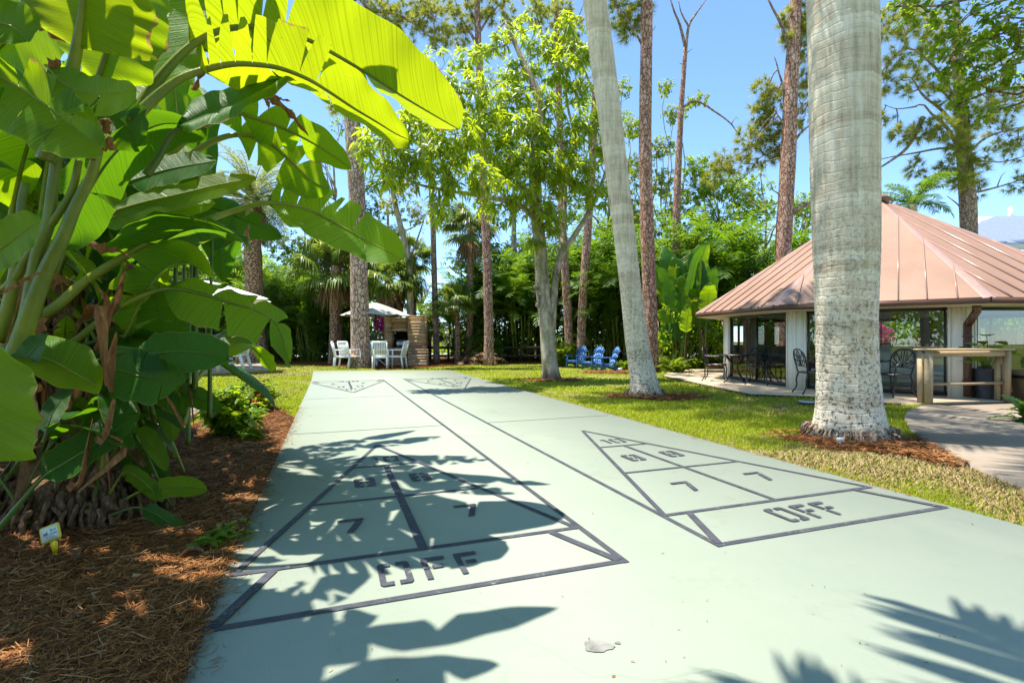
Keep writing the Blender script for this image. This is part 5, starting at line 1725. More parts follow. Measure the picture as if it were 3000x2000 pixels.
# --- clumps of feathery palms (hedge along the back)
def areca(name, lab, base, seed, n=26, H=3.4, L=2.0, mat='hedge', group=None, spread=.5, hang=.4):
    r0 = rng.integers(1 << 30)
    t = tree(name, lab, 'palm clump', base, group)
    mb, wm, sm = MB(), MB(), MB()
    for k in range(n):
        a = rng.uniform(0, 2 * PI)
        rr_ = spread * rng.uniform(0, 1) ** .5
        b0 = base + np.array([math.cos(a) * rr_, math.sin(a) * rr_, 0])
        hh = H * rng.uniform(.15, .75)
        b1 = b0 + np.array([math.cos(a) * .35 * hh * .4, math.sin(a) * .35 * hh * .4, hh])
        sm.tube(spline([b0 + (0, 0, -.05), (b0 + b1) / 2 + rng.normal(0, .05, 3), b1], 6), np.linspace(.035, .022, 6), 6)
        for q in range(4):
            frond(mb, wm, b1, a + rng.normal(0, 1.3), rng.uniform(.25, 1.35), L * rng.uniform(.7, 1.15), rng.uniform(.9, 1.7), 24, .46, .062, hang, .4, rr=.012)
    mb.build('foliage', M[mat], t)
    wm.build('frond_stem', M['stalk'], t)
    sm.build('cane', M['stalk'], t)
    return t


A1 = areca('areca_palm', 'feathery palm clump in deep shade just right of the stout date palm', gY(655, 27), 1, 30, 4.4, 2.5, mat='frond', group='feathery palms in the back hedge')
A2 = areca('areca_palm', 'feathery palm clump filling the dark corner left of the court end', gY(715, 26), 2, 28, 3.6, 2.3, group='feathery palms in the back hedge')
spots = [(A1, 615, 28, .95, .4, 'feathery palm clump half hidden behind the date palm trunk'), (A2, 770, 27.5, 1.0, 2.1, 'feathery palm clump behind the white chairs and umbrella'),
         (A1, 1060, 27.5, .8, 1.2, 'feathery palm clump right of the sky gap behind the low fan palm'), (A2, 1150, 27, 1.05, 3.3, 'feathery palm clump right of the straight back-lawn pine'),
         (A1, 1195, 26, .9, 4.1, 'feathery palm clump left of the grey barked tree trunk'), (A2, 1235, 28, 1.2, 5.2, 'feathery palm clump directly behind the grey barked tree trunk'),
         (A1, 1285, 27.5, 1.1, .9, 'feathery palm clump between the grey barked tree and the paired pines'), (A2, 1385, 25, 1.05, 2.7, 'feathery palm clump behind the middle blue chair'),
         (A1, 1430, 24.5, 1.0, 3.9, 'feathery palm clump behind the right blue chair and grey palm'), (A2, 1545, 25.5, 1.2, 1.7, 'feathery palm clump behind the broad-leaved traveller plants'),
         (A1, 1640, 24, 1.15, 5.6, 'feathery palm clump left of the pavilion roof edge'), (A2, 1715, 22.5, 1.15, .2, 'feathery palm clump rising over the left pavilion eave'),
         (A1, 480, 29, 1.2, 2.9, 'feathery palm clump behind the left white umbrella'), (A2, 400, 27, 1.1, 4.7, 'feathery palm clump far left behind the near paddle leaves'), (A1, 1480, 27, 1.25, 4.6, 'feathery palm clump behind the stout red-brown pine')]
for src, x, Y, sc_, rz, lab in spots:
    o = dup(src, gY(x, Y), rz, lab, sc_ * 1.32)


# --- broad leaved trees behind
def broadtree(lab, base, top_z, r, blobs, mat, K, bark_='mangobark', lean=0.0, group='leafy trees beyond the lawn'):
    t = tree('leafy_tree', lab, 'tree', base, group)
    wm, lm = MB(), MB()
    P, _ = trunk(wm, [base + (0, 0, -.05), base + (lean * .3, 0, top_z * .35), base + (lean, .2, top_z * .75), base + (lean * 1.4, 0, top_z)], [r, r * .8, r * .55, r * .2], 12, 20, .08, flare=.3)
    for k in range(5):
        a = rng.uniform(0, 6.3)
        s = P[rng.integers(8, 16)]
        LP = limb(wm, s, s + np.array([math.cos(a) * 1.6, math.sin(a) * 1.2, rng.uniform(.8, 2)]), r * .4, .03, 9, .07)
        P = np.vstack([P, LP])
    crown(lm, wm, [(c, np.array(q) * 1.05, int(n * 1.7)) for c, q, n in blobs], P[6:], K, .05)
    wm.build('trunk', M[bark_], t, True)
    lm.build('crown', M[mat], t)
    return t


def bl(lst, Y, sy=.8):
    return [(dd(x, y, Y + rng.uniform(-.8, .8)), (r, r, r * sy), n) for x, y, r, n in lst]


broadtree('bright round-headed leafy tree between the pale forked pine and the pavilion', gY(1650, 30), 8, .25, bl([(1600, 430, 1.3, 70), (1650, 420, 1.3, 80), (1700, 440, 1.3, 80), (1620, 500, 1.4, 80), (1680, 510, 1.4, 80), (1740, 480, 1.2, 60), (1580, 560, 1.3, 60), (1650, 580, 1.4, 70), (1720, 570, 1.4, 70), (1600, 380, 1.0, 40)], 30), 'broad', K_broad(.17, 13, .5))
broadtree('dense leafy tree left of the pale forked pine, behind the stout pine', gY(1530, 31), 8, .25, bl([(1520, 420, 1.2, 60), (1560, 470, 1.2, 60), (1450, 470, 1.2, 50), (1500, 520, 1.4, 70), (1570, 550, 1.4, 70), (1460, 560, 1.3, 50), (1530, 600, 1.4, 60), (1520, 340, 1.0, 40), (1440, 380, 1.0, 34), (1550, 260, .9, 26), (1600, 230, .8, 20), (1530, 200, .7, 16), (1460, 290, .9, 24)], 31), 'lime', K_broad(.17, 12, .5))
broadtree('leafy tree peeping between the dark pine and the thick palm', gY(1850, 27), 7, .22, bl([(1840, 470, 1.0, 60), (1860, 500, 1.1, 60), (1850, 550, 1.2, 60), (1800, 560, 1.0, 40), (1890, 460, .9, 40)], 27), 'broad', K_broad(.15, 12, .5))
broadtree('slender crooked bare-limbed tree just left of the dark pine', gY(1768, 24), 7.2, .12, bl([(1745, 390, .5, 10), (1770, 420, .5, 10), (1700, 410, .4, 8)], 24), 'broad', K_broad(.12, 8, .4), lean=-.1)
broadtree('loose leafy tree in sun seen through the gap right of the barbecue', gY(968, 33), 5, .16, bl([(950, 690, 1.0, 46), (985, 720, 1.0, 46), (960, 750, 1.1, 46), (1030, 700, .9, 30), (1010, 760, 1.1, 40), (940, 640, .8, 20)], 33), 'lime', K_broad(.17, 11, .5))
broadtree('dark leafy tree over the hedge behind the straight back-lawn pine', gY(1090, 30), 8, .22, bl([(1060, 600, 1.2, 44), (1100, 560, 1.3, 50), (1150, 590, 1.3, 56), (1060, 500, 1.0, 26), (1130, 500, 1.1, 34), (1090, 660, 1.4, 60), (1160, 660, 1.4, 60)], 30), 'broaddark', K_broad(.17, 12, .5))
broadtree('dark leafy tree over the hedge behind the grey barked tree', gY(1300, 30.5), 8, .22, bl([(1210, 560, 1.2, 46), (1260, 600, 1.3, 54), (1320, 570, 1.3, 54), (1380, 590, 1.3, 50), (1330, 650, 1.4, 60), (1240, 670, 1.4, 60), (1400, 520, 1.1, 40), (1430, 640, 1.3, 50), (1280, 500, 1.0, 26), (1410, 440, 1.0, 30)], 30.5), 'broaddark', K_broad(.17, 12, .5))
broadtree('leafy tree with pale bare branches behind the left white umbrella', gY(470, 32), 7, .2, bl([(400, 560, 1.3, 60), (450, 620, 1.4, 60), (500, 560, 1.2, 40), (530, 620, 1.2, 46), (420, 680, 1.4, 60), (360, 480, 1.2, 40)], 32), 'lime', K_broad(.17, 10, .5))
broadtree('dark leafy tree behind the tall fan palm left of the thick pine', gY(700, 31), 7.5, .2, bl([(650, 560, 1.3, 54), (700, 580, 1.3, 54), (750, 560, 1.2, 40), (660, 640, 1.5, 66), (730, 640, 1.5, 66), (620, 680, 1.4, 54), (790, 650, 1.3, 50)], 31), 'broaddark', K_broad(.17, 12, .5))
broadtree('small-leaved tree with thin twigs beside the thick pine high against the sky', gY(770, 30), 9.5, .16, bl([(770, 250, .7, 18), (785, 290, .7, 18), (740, 330, .9, 20), (700, 300, .8, 18), (760, 370, .9, 16), (720, 400, .9, 20), (650, 330, 1.0, 26)], 30), 'broad', K_broad(.13, 10, .5))
broadtree('tall leafy tree filling the sky behind the crown of the grey barked tree', gY(1180, 28), 11, .26, bl([(1130, 300, 1.2, 40), (1180, 380, 1.3, 46), (1240, 300, 1.2, 40), (1300, 380, 1.3, 46), (1120, 430, 1.2, 36), (1220, 460, 1.3, 46), (1320, 470, 1.2, 40), (1270, 200, 1.0, 26), (1170, 180, 1.0, 26), (1350, 250, 1.0, 26)], 28), 'broad', K_broad(.18, 10, .42))
broadtree('very tall loose leafy tree whose top shows between the mid-lawn pines', gY(1240, 33), 15, .3, bl([(1180, 60, 1.2, 26), (1250, 20, 1.2, 28), (1310, 80, 1.1, 24), (1380, 130, 1.0, 20), (1130, 180, 1.2, 26), (1230, 150, 1.2, 26), (1060, 160, 1.0, 18), (1420, 260, 1.0, 22), (1340, 200, 1.1, 24)], 33), 'broad', K_broad(.2, 9, .42))
broadtree('leafy tree behind the paired pines and the slender grey palm', gY(1400, 29), 10, .24, bl([(1380, 330, 1.0, 34), (1420, 420, 1.2, 46), (1440, 300, .9, 26), (1400, 520, 1.2, 46), (1460, 500, 1.1, 40), (1350, 430, 1.1, 36), (1430, 200, .8, 20), (1470, 380, 1.0, 34)], 29), 'lime', K_broad(.17, 11, .45))
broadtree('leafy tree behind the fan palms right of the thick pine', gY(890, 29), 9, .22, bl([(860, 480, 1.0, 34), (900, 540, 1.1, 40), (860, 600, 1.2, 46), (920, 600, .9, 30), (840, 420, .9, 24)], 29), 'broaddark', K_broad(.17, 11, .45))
broadtree('leafy tree screening the yard behind the pavilion, seen under its eaves at the left', np.array([8.2, 21.5, 0]), 4.5, .15, [(np.array([x, 21.5 + dy, z]), (.9, .8, .7), 60) for x, dy, z in ((7.0, 0, 1.2), (8.0, .4, 1.9), (9.2, 0, 1.2), (8.6, .6, 3.0), (7.4, .5, 2.8), (6.6, .4, 2.2))], 'broad', K_broad(.15, 12, .5))
broadtree('leafy tree screening the yard behind the pavilion, in the middle', np.array([12.5, 21, 0]), 4.5, .15, [(np.array([x, 21 + dy, z]), (1, .8, .8), 60) for x, dy, z in ((11.0, 0, 1.2), (12.2, .4, 1.6), (13.4, 0, 1.2), (12.6, .6, 2.8), (11.4, .5, 2.6), (14.4, .4, 1.8))], 'broad', K_broad(.15, 12, .5))
broadtree('leafy tree screening the yard behind the pavilion at its right end', np.array([17, 20, 0]), 4.5, .15, [(np.array([x, 20 + dy, z]), (1, .8, .8), 60) for x, dy, z in ((15.6, 0, 1.1), (16.8, .4, 1.7), (18.2, 0, 1.2), (17.2, .6, 2.6), (16.2, .5, 2.4), (19.4, .4, 1.8))], 'broad', K_broad(.15, 12, .5))
# clipped screen of shrubs behind the pavilion
hb = np.array([13, 19.6, 0])
t = tree('screen_hedge', 'long leafy hedge behind the pavilion, seen through its windows', 'hedge', hb)
mb, wm = MB(), MB()
for k in range(60):
    x = 5.8 + k * .28
    C, U = blobpts((x, 19.6 + rng.normal(0, .2), rng.uniform(.5, 2.2)), (.5, .4, .6), 150)
    cards(mb, C[C[:, 2] > .05], .16, .09)
    if k % 3 == 0: wm.tube(spline([(x, 19.6, -.05), (x + .05, 19.6, .8), (x - .05, 19.65, 1.9)], 6), np.linspace(.03, .012, 6), 5)
mb.build('foliage', M['broad'], t)
wm.build('stem', M['twigbark'], t)
# nearer branch of a dark-leaved tree entering from the right
b = np.array([8.9, 6.6, 0])
t = tree('overhanging_tree', 'small-leaved branches hanging into the upper right corner', 'tree', b)
wm, lm = MB(), MB()
P, _ = trunk(wm, [b + (0, 0, -.05), b + (-.1, 0, 2.5), b + (-.3, .1, 5.2), b + (-.8, .2, 7.5)], [.2, .17, .13, .06], 12, 20)
crown(lm, wm, [(dd(x, y, Y), (r, r, r * .8), int(n * .62)) for x, y, Y, r, n in ((2200, 60, 7, .5, 46), (2260, 100, 7, .5, 50), (2180, 140, 7.1, .35, 24), (2240, 190, 7, .42, 34), (2320, 40, 7, .5, 50), (2130, 30, 7, .4, 24), (2060, 15, 7, .32, 16), (2300, 160, 6.8, .42, 30), (2340, 110, 6.9, .5, 36), (2160, -60, 7, .6, 60), (2280, -60, 7, .7, 70), (2380, 0, 7, .7, 60), (2200, 240, 7.1, .25, 10), (2270, 260, 7.0, .28, 12), (2420, 160, 7, .6, 40), (2300, -180, 7, .8, 70), (2100, -120, 7.2, .5, 36))], P, K_broad(.075, 12, .62), .03)
lm.build('crown', M['broad'], t)
wm.build('trunk', M['twigbark'], t, True)
# palm outside the frame at the right whose frond tips hang in
b = np.array([8.4, 4.6, 0])
t = tree('leaning_palm', 'palm beyond the right edge with frond tips hanging into view', 'palm tree', b)
wm = MB()
palm_trunk(t, [b + (0, 0, -.05), b + (-.2, 0, 2), b + (-.5, .2, 4.2)], [.16, .13, .12], 14, 'royal2')
mb, wm = MB(), MB()
for k, (az, e) in enumerate(((3.0, .55), (2.6, .9), (3.5, .2), (2.0, .8), (4.2, .7), (.5, .7), (1.3, .6), (5.2, .6), (5.9, .9), (3.2, 1.2))):
    frond(mb, wm, b + (-.5, .2, 4.2), az, e, 2.35, 1.5, 46, .55, .035, .5, .2)
mb.build('crown', M['frond'], t)
wm.build('frond_stem', M['darkstalk'], t)
# palm just behind the viewer whose forward fronds shade the near right corner of the court
b = np.array([.5, -.82, 0])
t = tree('court_palm', 'palm standing behind the viewer at the near end of the court', 'palm tree', b)
palm_trunk(t, [b + (0, 0, -.05), b + (-.1, 0, 2.5), b + (-.15, .1, 5.0)], [.17, .14, .12], 14, 'royal2')
mb, wm = MB(), MB()
for az, e, L in ((1.5, .35, 3.2), (1.12, .40, 3.3), (.9, .3, 3.3), (1.3, .55, 3.1), (.65, .45, 3.0), (1.85, .45, 2.9), (2.4, .9, 2.2), (3.3, .6, 2.6), (4.2, .5, 2.6), (5.0, .6, 2.6), (5.7, .5, 2.6)):
    frond(mb, wm, b + (-.15, .1, 5.0), az, e, L, .95, 58, .8, .085, .45, .1, rr=.022)
mb.build('crown', M['frond'], t)
wm.build('frond_stem', M['darkstalk'], t)
# coconut palm behind the pavilion roof
b = gY(2100, 21)
t = tree('coconut_palm', 'palm with arching green fronds showing just over the pavilion roof', 'palm tree', b)
palm_trunk(t, [b + (0, 0, -.05), b + (0, 0, 3), dd(2096, 470, 21)], [.2, .16, .14], 14, 'royal2')
mb, wm = MB(), MB()
for k in range(20):
    frond(mb, wm, dd(2096, 470, 21), k * 2.39996, rng.uniform(-.1, 1.2), rng.uniform(1.4, 1.9), 1.3, 40, .48, .04, .5, .3)
mb.build('crown', M['frond'], t)
wm.build('frond_stem', M['darkstalk'], t)


# --- traveller plants left of the pavilion, ferns, small shrubs
b = gY(1578, 19.5)
t = tree('traveller_plant', 'clump of upright broad paddle leaves between the stout pine and the pavilion', 'plant', b)
for k in range(40):
    a = rng.uniform(-PI, PI)
    h = rng.uniform(1.3, 5.2)
    o = np.array([math.cos(a), math.sin(a) * .5, 0]) * rng.uniform(.15, .95)
    b0 = b + np.array([rng.normal(0, .4), rng.normal(0, .25), 0])
    P = [b0, b0 + o * .3 + (0, 0, h * .5), b0 + o * .75 + (0, 0, h * .85), b0 + o * 1.3 + (0, 0, h * (1 + .03 * rng.normal()))]
    sd = nrmz(np.array([1, rng.normal(0, .45), rng.normal(0, .2)]))
    banana('leaf', t, P, .55, rng.uniform(.22, .36), sd, -sd, (), (), .022, mats=(MD, DK, BR)[rng.choice(3, p=(.55, .35, .10))], curl=.12, nb=26, tipw=.6)
for k in range(5):
    mb = MB()
    b0 = b + np.array([rng.normal(0, .35), rng.normal(0, .25), -.05])
    mb.tube(spline([b0, b0 + rng.normal(0, .08, 3) + (0, 0, .7), b0 + rng.normal(0, .15, 3) + (0, 0, 1.5)], 8), np.linspace(.08, .05, 8), 8)
    mb.build('trunk', M['dead'], t, True)


def fern(lab, base, n, L, mat='fern', name='fern', e=(.3, 1.3), group='ferns by the terrace', ll=.11, lw=.035):
    t = tree(name, lab, 'fern', base, group)
    mb, wm = MB(), MB()
    for k in range(n):
        frond(mb, wm, base + np.array([rng.normal(0, .12), rng.normal(0, .12), 0]), k * 2.39996, rng.uniform(*e), L * rng.uniform(.6, 1.15), rng.uniform(.9, 1.7), 26, ll, lw, .15, .1, t0=.1, rr=.006)
    mb.build('foliage', M[mat], t)
    wm.build('frond_stem', M['stalk'], t)
    return t


f1 = fern('bright fern clump at the left end of the terrace under the broad paddle leaves', gp(1975, 1092), 60, .85)
o = dup(f1, gp(1915, 1084), 1.3, 'bright fern clump half behind the slender grey palm trunk', .9)
o = dup(f1, gp(2040, 1080), 2.6, 'bright fern clump nearest the left pavilion pillar', .85)
fern('fern fronds reaching in beside the path at the right edge', np.array([7.15, 6.75, 0]), 30, .5, 'frond', e=(.3, 1.2))
bush('shrub', 'sunny yellow-green shrub climbing behind the left blue chair', gp(1640, 1072), 1.15, .75, 70, M['lime'], 4, 0, .16, .7)
bush('shrub', 'dark round-leaved shrub between the slender grey palm and the stout pine', gp(1925, 1076), 1.3, .6, 60, M['broad'], 5, 0, .13, .8)
bush('shrub', 'low shrub at the foot of the slender grey palm behind its little sign', gp(1815, 1084), .35, .4, 30, M['broad'], 6, 0, .1, .6)
bush('shrub', 'yellow-green shrub beside the fence under the low fan palm', gp(1400, 1062), .9, .5, 40, M['lime'], 7, 0, .15, .5)
# plumeria behind the white plastic chairs
b = gY(546, 20.5)
t = tree('plumeria', 'small plant with rosettes of long lime leaves behind the white plastic chairs', 'plant', b)
mb, wm = MB(), MB()
for dx, dy, z in ((-.35, 0, 1.15), (.1, .1, 1.3), (.4, -.1, 1.05), (-.1, -.2, 1.0), (.2, .2, .9)):
    top = b + np.array([dx, dy, z])
    wm.tube(spline([b, b + (dx * .4, dy * .4, z * .5), top], 7), np.linspace(.03, .018, 7), 6)
    sprigs(mb, np.repeat(top[None], 1, 0), np.array([[0, 0, 1.0]]), 20, .42, .075, .3)
mb.build('foliage', M['lime'], t)
wm.build('stem', M['mangobark'], t)
# heap of dead fronds and stump by the fence
b = gp(1400, 1066)
t = tree('dead_frond_heap', 'tangled heap of dead brown fronds by the back fence', 'brush pile', b)
mb, wm = MB(), MB()
for k in range(30):
    frond(mb, wm, b + np.array([rng.normal(0, .3), rng.normal(0, .2), .1]), rng.uniform(0, 6.3), rng.uniform(.1, 1.1), rng.uniform(.6, 1.1), 1.6, 22, .3, .04, .5, .1)
mb.build('frond', M['deadfrond'], t)
wm.build('frond_stem', M['dead'], t)
# bougainvillea by the far white fence, and red flowering shrub beyond the pavilion
for nm, lab, c, rr_, n, mt in (('bougainvillea', 'bright pink blossom hanging left of the stone barbecue against the white fence', at(1112, 945, 25), (.32, .3, .45), 420, 'magenta'),):
    b = np.array([c[0], c[1], 0])
    t = tree(nm, lab, 'flowering shrub', b)
    mb, wm, lm = MB(), MB(), MB()
    C, _ = blobpts(c, rr_, n)
    cards(mb, C, .12, .09)
    C, _ = blobpts(c + (0, .1, .1), (.4, .4, .55), 260)
    cards(lm, C, .12, .06)
    for k in range(6):
        wm.tube(spline(wiggle(b, C[k], 5, .08), 8), np.linspace(.025, .008, 8), 5)
    mb.build('blossom', M[mt], t)
    lm.build('foliage', M['broad'], t)
    wm.build('stem', M['twigbark'], t)

# trees behind the viewer, met only in the window reflections
mb = MB()
for k in range(120):
    C, U = blobpts((rng.uniform(-22, 26), rng.uniform(-19, -13), rng.uniform(.6, 6.5)), (1.8, 1.3, 1.4), 160)
    cards(mb, C[C[:, 2] > .05], .34, .22)
tag(mb.build('wood_behind_viewer', M['broad']), kind='stuff')

# far wood closing the view, with gaps
mb, wm = MB(), MB()
for k in range(330):
    x = rng.uniform(-60, 2900)
    Y = rng.uniform(36, 46)
    px = x * 1.27551
    yy = rng.uniform(590, 830)
    if 930 < x < 1060 and yy < 760: continue
    if 860 < x < 960 and Y < 42: continue
    c = at(px, yy * 1.27551, Y)
    n = 220
    C, U = blobpts(c, (rng.uniform(1.2, 2.4), 1.5, rng.uniform(.9, 1.8)), n)
    cards(mb, C[C[:, 2] > .1], .34, .22)
for k in range(40):
    x = rng.uniform(0, 2800)
    q = gY(x, rng.uniform(36, 44))
    wm.tube(spline([q, q + rng.normal(0, .3, 3) * (1, 1, 0) + (0, 0, 3), q + rng.normal(0, .5, 3) * (1, 1, 0) + (0, 0, 6)], 7), np.linspace(.16, .06, 7), 6)
fw = mb.build('far_wood', M['broad'])
tag(fw, kind='stuff')
tag(wm.build('far_wood_trunks', M['twigbark']), kind='stuff')
# undergrowth in the shade at the foot of the hedge
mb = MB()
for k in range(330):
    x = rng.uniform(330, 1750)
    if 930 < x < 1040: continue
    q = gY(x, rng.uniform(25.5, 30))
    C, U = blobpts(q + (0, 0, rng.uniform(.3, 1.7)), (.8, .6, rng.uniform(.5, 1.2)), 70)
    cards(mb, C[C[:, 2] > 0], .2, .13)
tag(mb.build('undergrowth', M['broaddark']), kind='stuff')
# ================================================================ pavilion
pav = thing('pavilion', 'eight-sided glass-walled pavilion with a brown ribbed metal roof', 'pavilion', np.array([PC[0], PC[1], 0]))
FZ = .04
apex = np.array([PC[0], PC[1], AZ])
roof, seam = MB(), MB()
EC = [np.append(octo(PR, k), EZ) for k in range(8)]
for k in range(8):
    a, b_ = EC[k], EC[(k + 1) % 8]
    roof.add([a, b_, apex, a - (0, 0, .05), b_ - (0, 0, .05), apex - (0, 0, .05)], [(0, 1, 2), (3, 5, 4)])
    nrm = nrmz(np.cross(b_ - a, apex - a))
    mid = (a + b_) / 2
    L = np.linalg.norm(b_ - a)
    ns = 8
    for q in range(1, ns):
        f = q / ns
        base = a + (b_ - a) * f
        ff = 1 - abs(2 * f - 1)                      # rises parallel to the slope line until it meets the hip
        top = base + (apex - mid) * ff
        seam.beam(base + nrm * .012 + nrmz(mid - apex) * .02, top + nrm * .012, .022, .034, 0, tuple(nrm))
    d = nrmz(apex - a)
    P0, P1 = a + nrmz(a - apex) * .03, apex
    n2 = nrmz(nrm + nrmz(np.cross(a - EC[k - 1], apex - a)))
    s = nrmz(np.cross(d, n2))
    w = .10
    v = [P0 - s * w - n2 * .018, P0 + n2 * .022, P0 + s * w - n2 * .018, P1 - s * w * .3 - n2 * .005, P1 + n2 * .022, P1 + s * w * .3 - n2 * .005]
    seam.add(v, [(0, 1, 4, 3), (1, 2, 5, 4)])
roof.build('roof', M['roof'], pav)
seam.build('roof_seam', M['seam'], pav)
mb = MB()
mb.tube([apex + (0, 0, -.06), apex + (0, 0, .07), apex + (0, 0, .10)], [.34, .20, .04], 8)
mb.build('roof_cap', M['roof'], pav)
gut, sof, fas = MB(), MB(), MB()
for k in range(8):
    a, b_ = EC[k], EC[(k + 1) % 8]
    gut.beam(a - (0, 0, .065), b_ - (0, 0, .065), .10, .10)
    ia, ib = np.append(octo(PRW - .02, k), EZ - .13), np.append(octo(PRW - .02, k + 1), EZ - .13)
    sof.add([a - (0, 0, .13), b_ - (0, 0, .13), ib, ia], [(0, 1, 2, 3)])
    sof.add([a - (0, 0, .05), b_ - (0, 0, .05), b_ - (0, 0, .13), a - (0, 0, .13)], [(0, 1, 2, 3)])
gut.build('gutter', M['gutter'], pav)
sof.build('soffit', M['soffit'], pav)
mb = MB()
fp = [octo(PRW - .06, k) for k in range(8)]
mb.poly([tuple(q) for q in fp], .0, FZ + .01)
mb.build('floor', M['floor'], pav)
mb = MB()
mb.poly([tuple(q) for q in [octo(PRW - .1, k) for k in range(8)]], EZ - .10, EZ - .06)
mb.build('ceiling', M['interior'], pav)
TOPZ = EZ - .13
for k in range(8):
    a, b_ = octo(PRW, k), octo(PRW, k + 1)
    d = nrmz(b_ - a)
    L = np.linalg.norm(b_ - a)
    inn = nrmz(PC - (a + b_) / 2)
    # corner post: two boarded faces meeting at the corner
    w = .25
    mb = MB()
    prv = nrmz(octo(PRW, k - 1) - a)
    ipr = nrmz(PC - (a + octo(PRW, k - 1)) / 2)
    pts = [a, a + d * w, a + d * w + inn * .14, a + nrmz(PC - a) * .152, a + prv * w + ipr * .14, a + prv * w]
    mb.poly([tuple(q) for q in pts], FZ - .04, TOPZ + .03)
    for dirv, nn in ((d, -inn), (prv, -ipr)):
        for q in (.03, .22):
            c = a + dirv * q + nn * .008
            mb.box((c[0], c[1], (FZ + TOPZ) / 2), (.035, .018, TOPZ - FZ - .02), math.atan2(dirv[1], dirv[0]))
    mb.build('pillar', M['whitepaint'], pav)
    # glazing between the posts
    s0, s1 = a + d * (w + .0), b_ - d * (w + .0)
    fr = MB()
    z0, z1_ = FZ + .02, TOPZ
    off = inn * .05
    p0, p1 = np.append(s0 + off, 0), np.append(s1 + off, 0)
    for zz, hh in ((z0 + .035, .07), (z1_ - .03, .06)):
        fr.beam(p0 + (0, 0, zz), p1 + (0, 0, zz), .06, hh)
    nb = 2
    for q in range(nb + 1):
        c = p0 + (p1 - p0) * (q / nb if 0 < q < nb else (.015 if q == 0 else .985))
        fr.box((c[0], c[1], (z0 + z1_) / 2), (.038, .062, z1_ - z0 - .002), math.atan2(d[1], d[0]))
    if k in (4, 5):
        fr.beam(p0 + (0, 0, 1.0), p1 + (0, 0, 1.0), .058, .05)
    fo = fr.build('window', M['bronze'], pav)
    gl_ = MB()
    gl_.add([p0 + (0, 0, z0), p1 + (0, 0, z0), p1 + (0, 0, z1_), p0 + (0, 0, z1_)], [(0, 1, 2, 3)])
    go = gl_.build('pane', M['glass'], fo)
    if k in (3, 4, 6):                                # solid dado under the rear windows
        mb = MB()
        q0, q1 = p0 + np.append(inn * .09, 0), p1 + np.append(inn * .09, 0)
        mb.beam(q0 + (0, 0, .48), q1 + (0, 0, .48), .08, .86)
        mb.build('dado', M['interior'], pav)
# brown downspout on the right pillar of the front face
ds = MB()
c = octo(PRW, 2)
o = nrmz(c - PC)
p = np.append(c + o * .05, 0)
e = np.append(octo(PR - .1, 2), EZ - .13)
ds.beam(p + np.append(o * .03, .06), p + np.append(o * .03, 1.45), .10, .085, 0, (o[0], o[1], 0))
ds.beam(p + np.append(o * .03, 1.42), np.append(p[:2] + o * .30, 1.66), .10, .085, 0, (o[0], o[1], 0))
ds.beam(np.append(p[:2] + o * .30, 1.63), np.append(p[:2] + o * .30, EZ - .10), .10, .085, 0, (o[0], o[1], 0))
for z in (.35, 1.2):
    ds.box((p[0] + o[0] * .03, p[1] + o[1] * .03, z), (.12, .11, .03), math.atan2(o[1], o[0]) + PI / 2)
ds.build('downspout', M['gutter'], pav)
# counter and cupboards inside
b = np.array([9.4, 12.2, FZ])
t = thing('kitchen_counter', 'grey kitchen counter with cupboard doors seen through the front glass', 'counter', b)
mb = MB()
mb.box(b + (0, 0, .44), (2.4, .6, .88), -.7)
mb.build('cabinet', M['cabinet'], t)
mb = MB()
mb.box(b + (0, 0, .905), (2.5, .7, .05), -.7)
mb.build('worktop', M['interior'], t)
mb = MB()
ca, sa = math.cos(-.7), math.sin(-.7)
for q in (-.85, -.28, .28, .85):
    c = b + np.array([ca * q + sa * .312, sa * q - ca * .312, .44])
    mb.box(c, (.5, .02, .7), -.7)
mb.build('cupboard_door', M['whitepaint'], t)
b = np.array([11.2, 13.4, FZ])
t = thing('dark_column', 'dark brown square column standing inside the pavilion', 'column', b)
mb = MB()
mb.box(b + (0, 0, .85), (.26, .26, 1.68))
mb.build('shaft', M['gutter'], t)
mb = MB()
mb.box(b + (-.131, -.10, .85), (.012, .11, .28))
mb.build('notice_board', M['whitepaint'], t)

# --- shrubs beyond the pavilion that show through its rear windows
for nm, lab, c, rr_, mt in (('hibiscus', 'red flowering shrub seen through the glass behind the pavilion', np.array([12.9, 18.0, 1.25]), (.9, .6, .5), 'pink'),
                            ('hibiscus', 'second red flowering shrub showing at the right end of the pavilion glass', np.array([15.6, 18.0, 1.3]), (.8, .6, .5), 'pink')):
    b = np.array([c[0], c[1], 0])
    t = thing(nm, lab, 'flowering shrub', b, group='red flowering shrubs behind the pavilion')
    mb, lm, wm = MB(), MB(), MB()
    C, _ = blobpts(c, rr_, 420)
    cards(mb, C, .15, .12)
    C, _ = blobpts(c - (0, 0, .35), (1.2, .7, .75), 700)
    cards(lm, C[C[:, 2] > .05], .16, .08)
    for k in range(7):
        wm.tube(spline(wiggle(b, C[k], 5, .08), 8), np.linspace(.025, .008, 8), 5)
    mb.build('blossom', M[mt], t)
    lm.build('foliage', M['lime'], t)
    wm.build('stem', M['twigbark'], t)

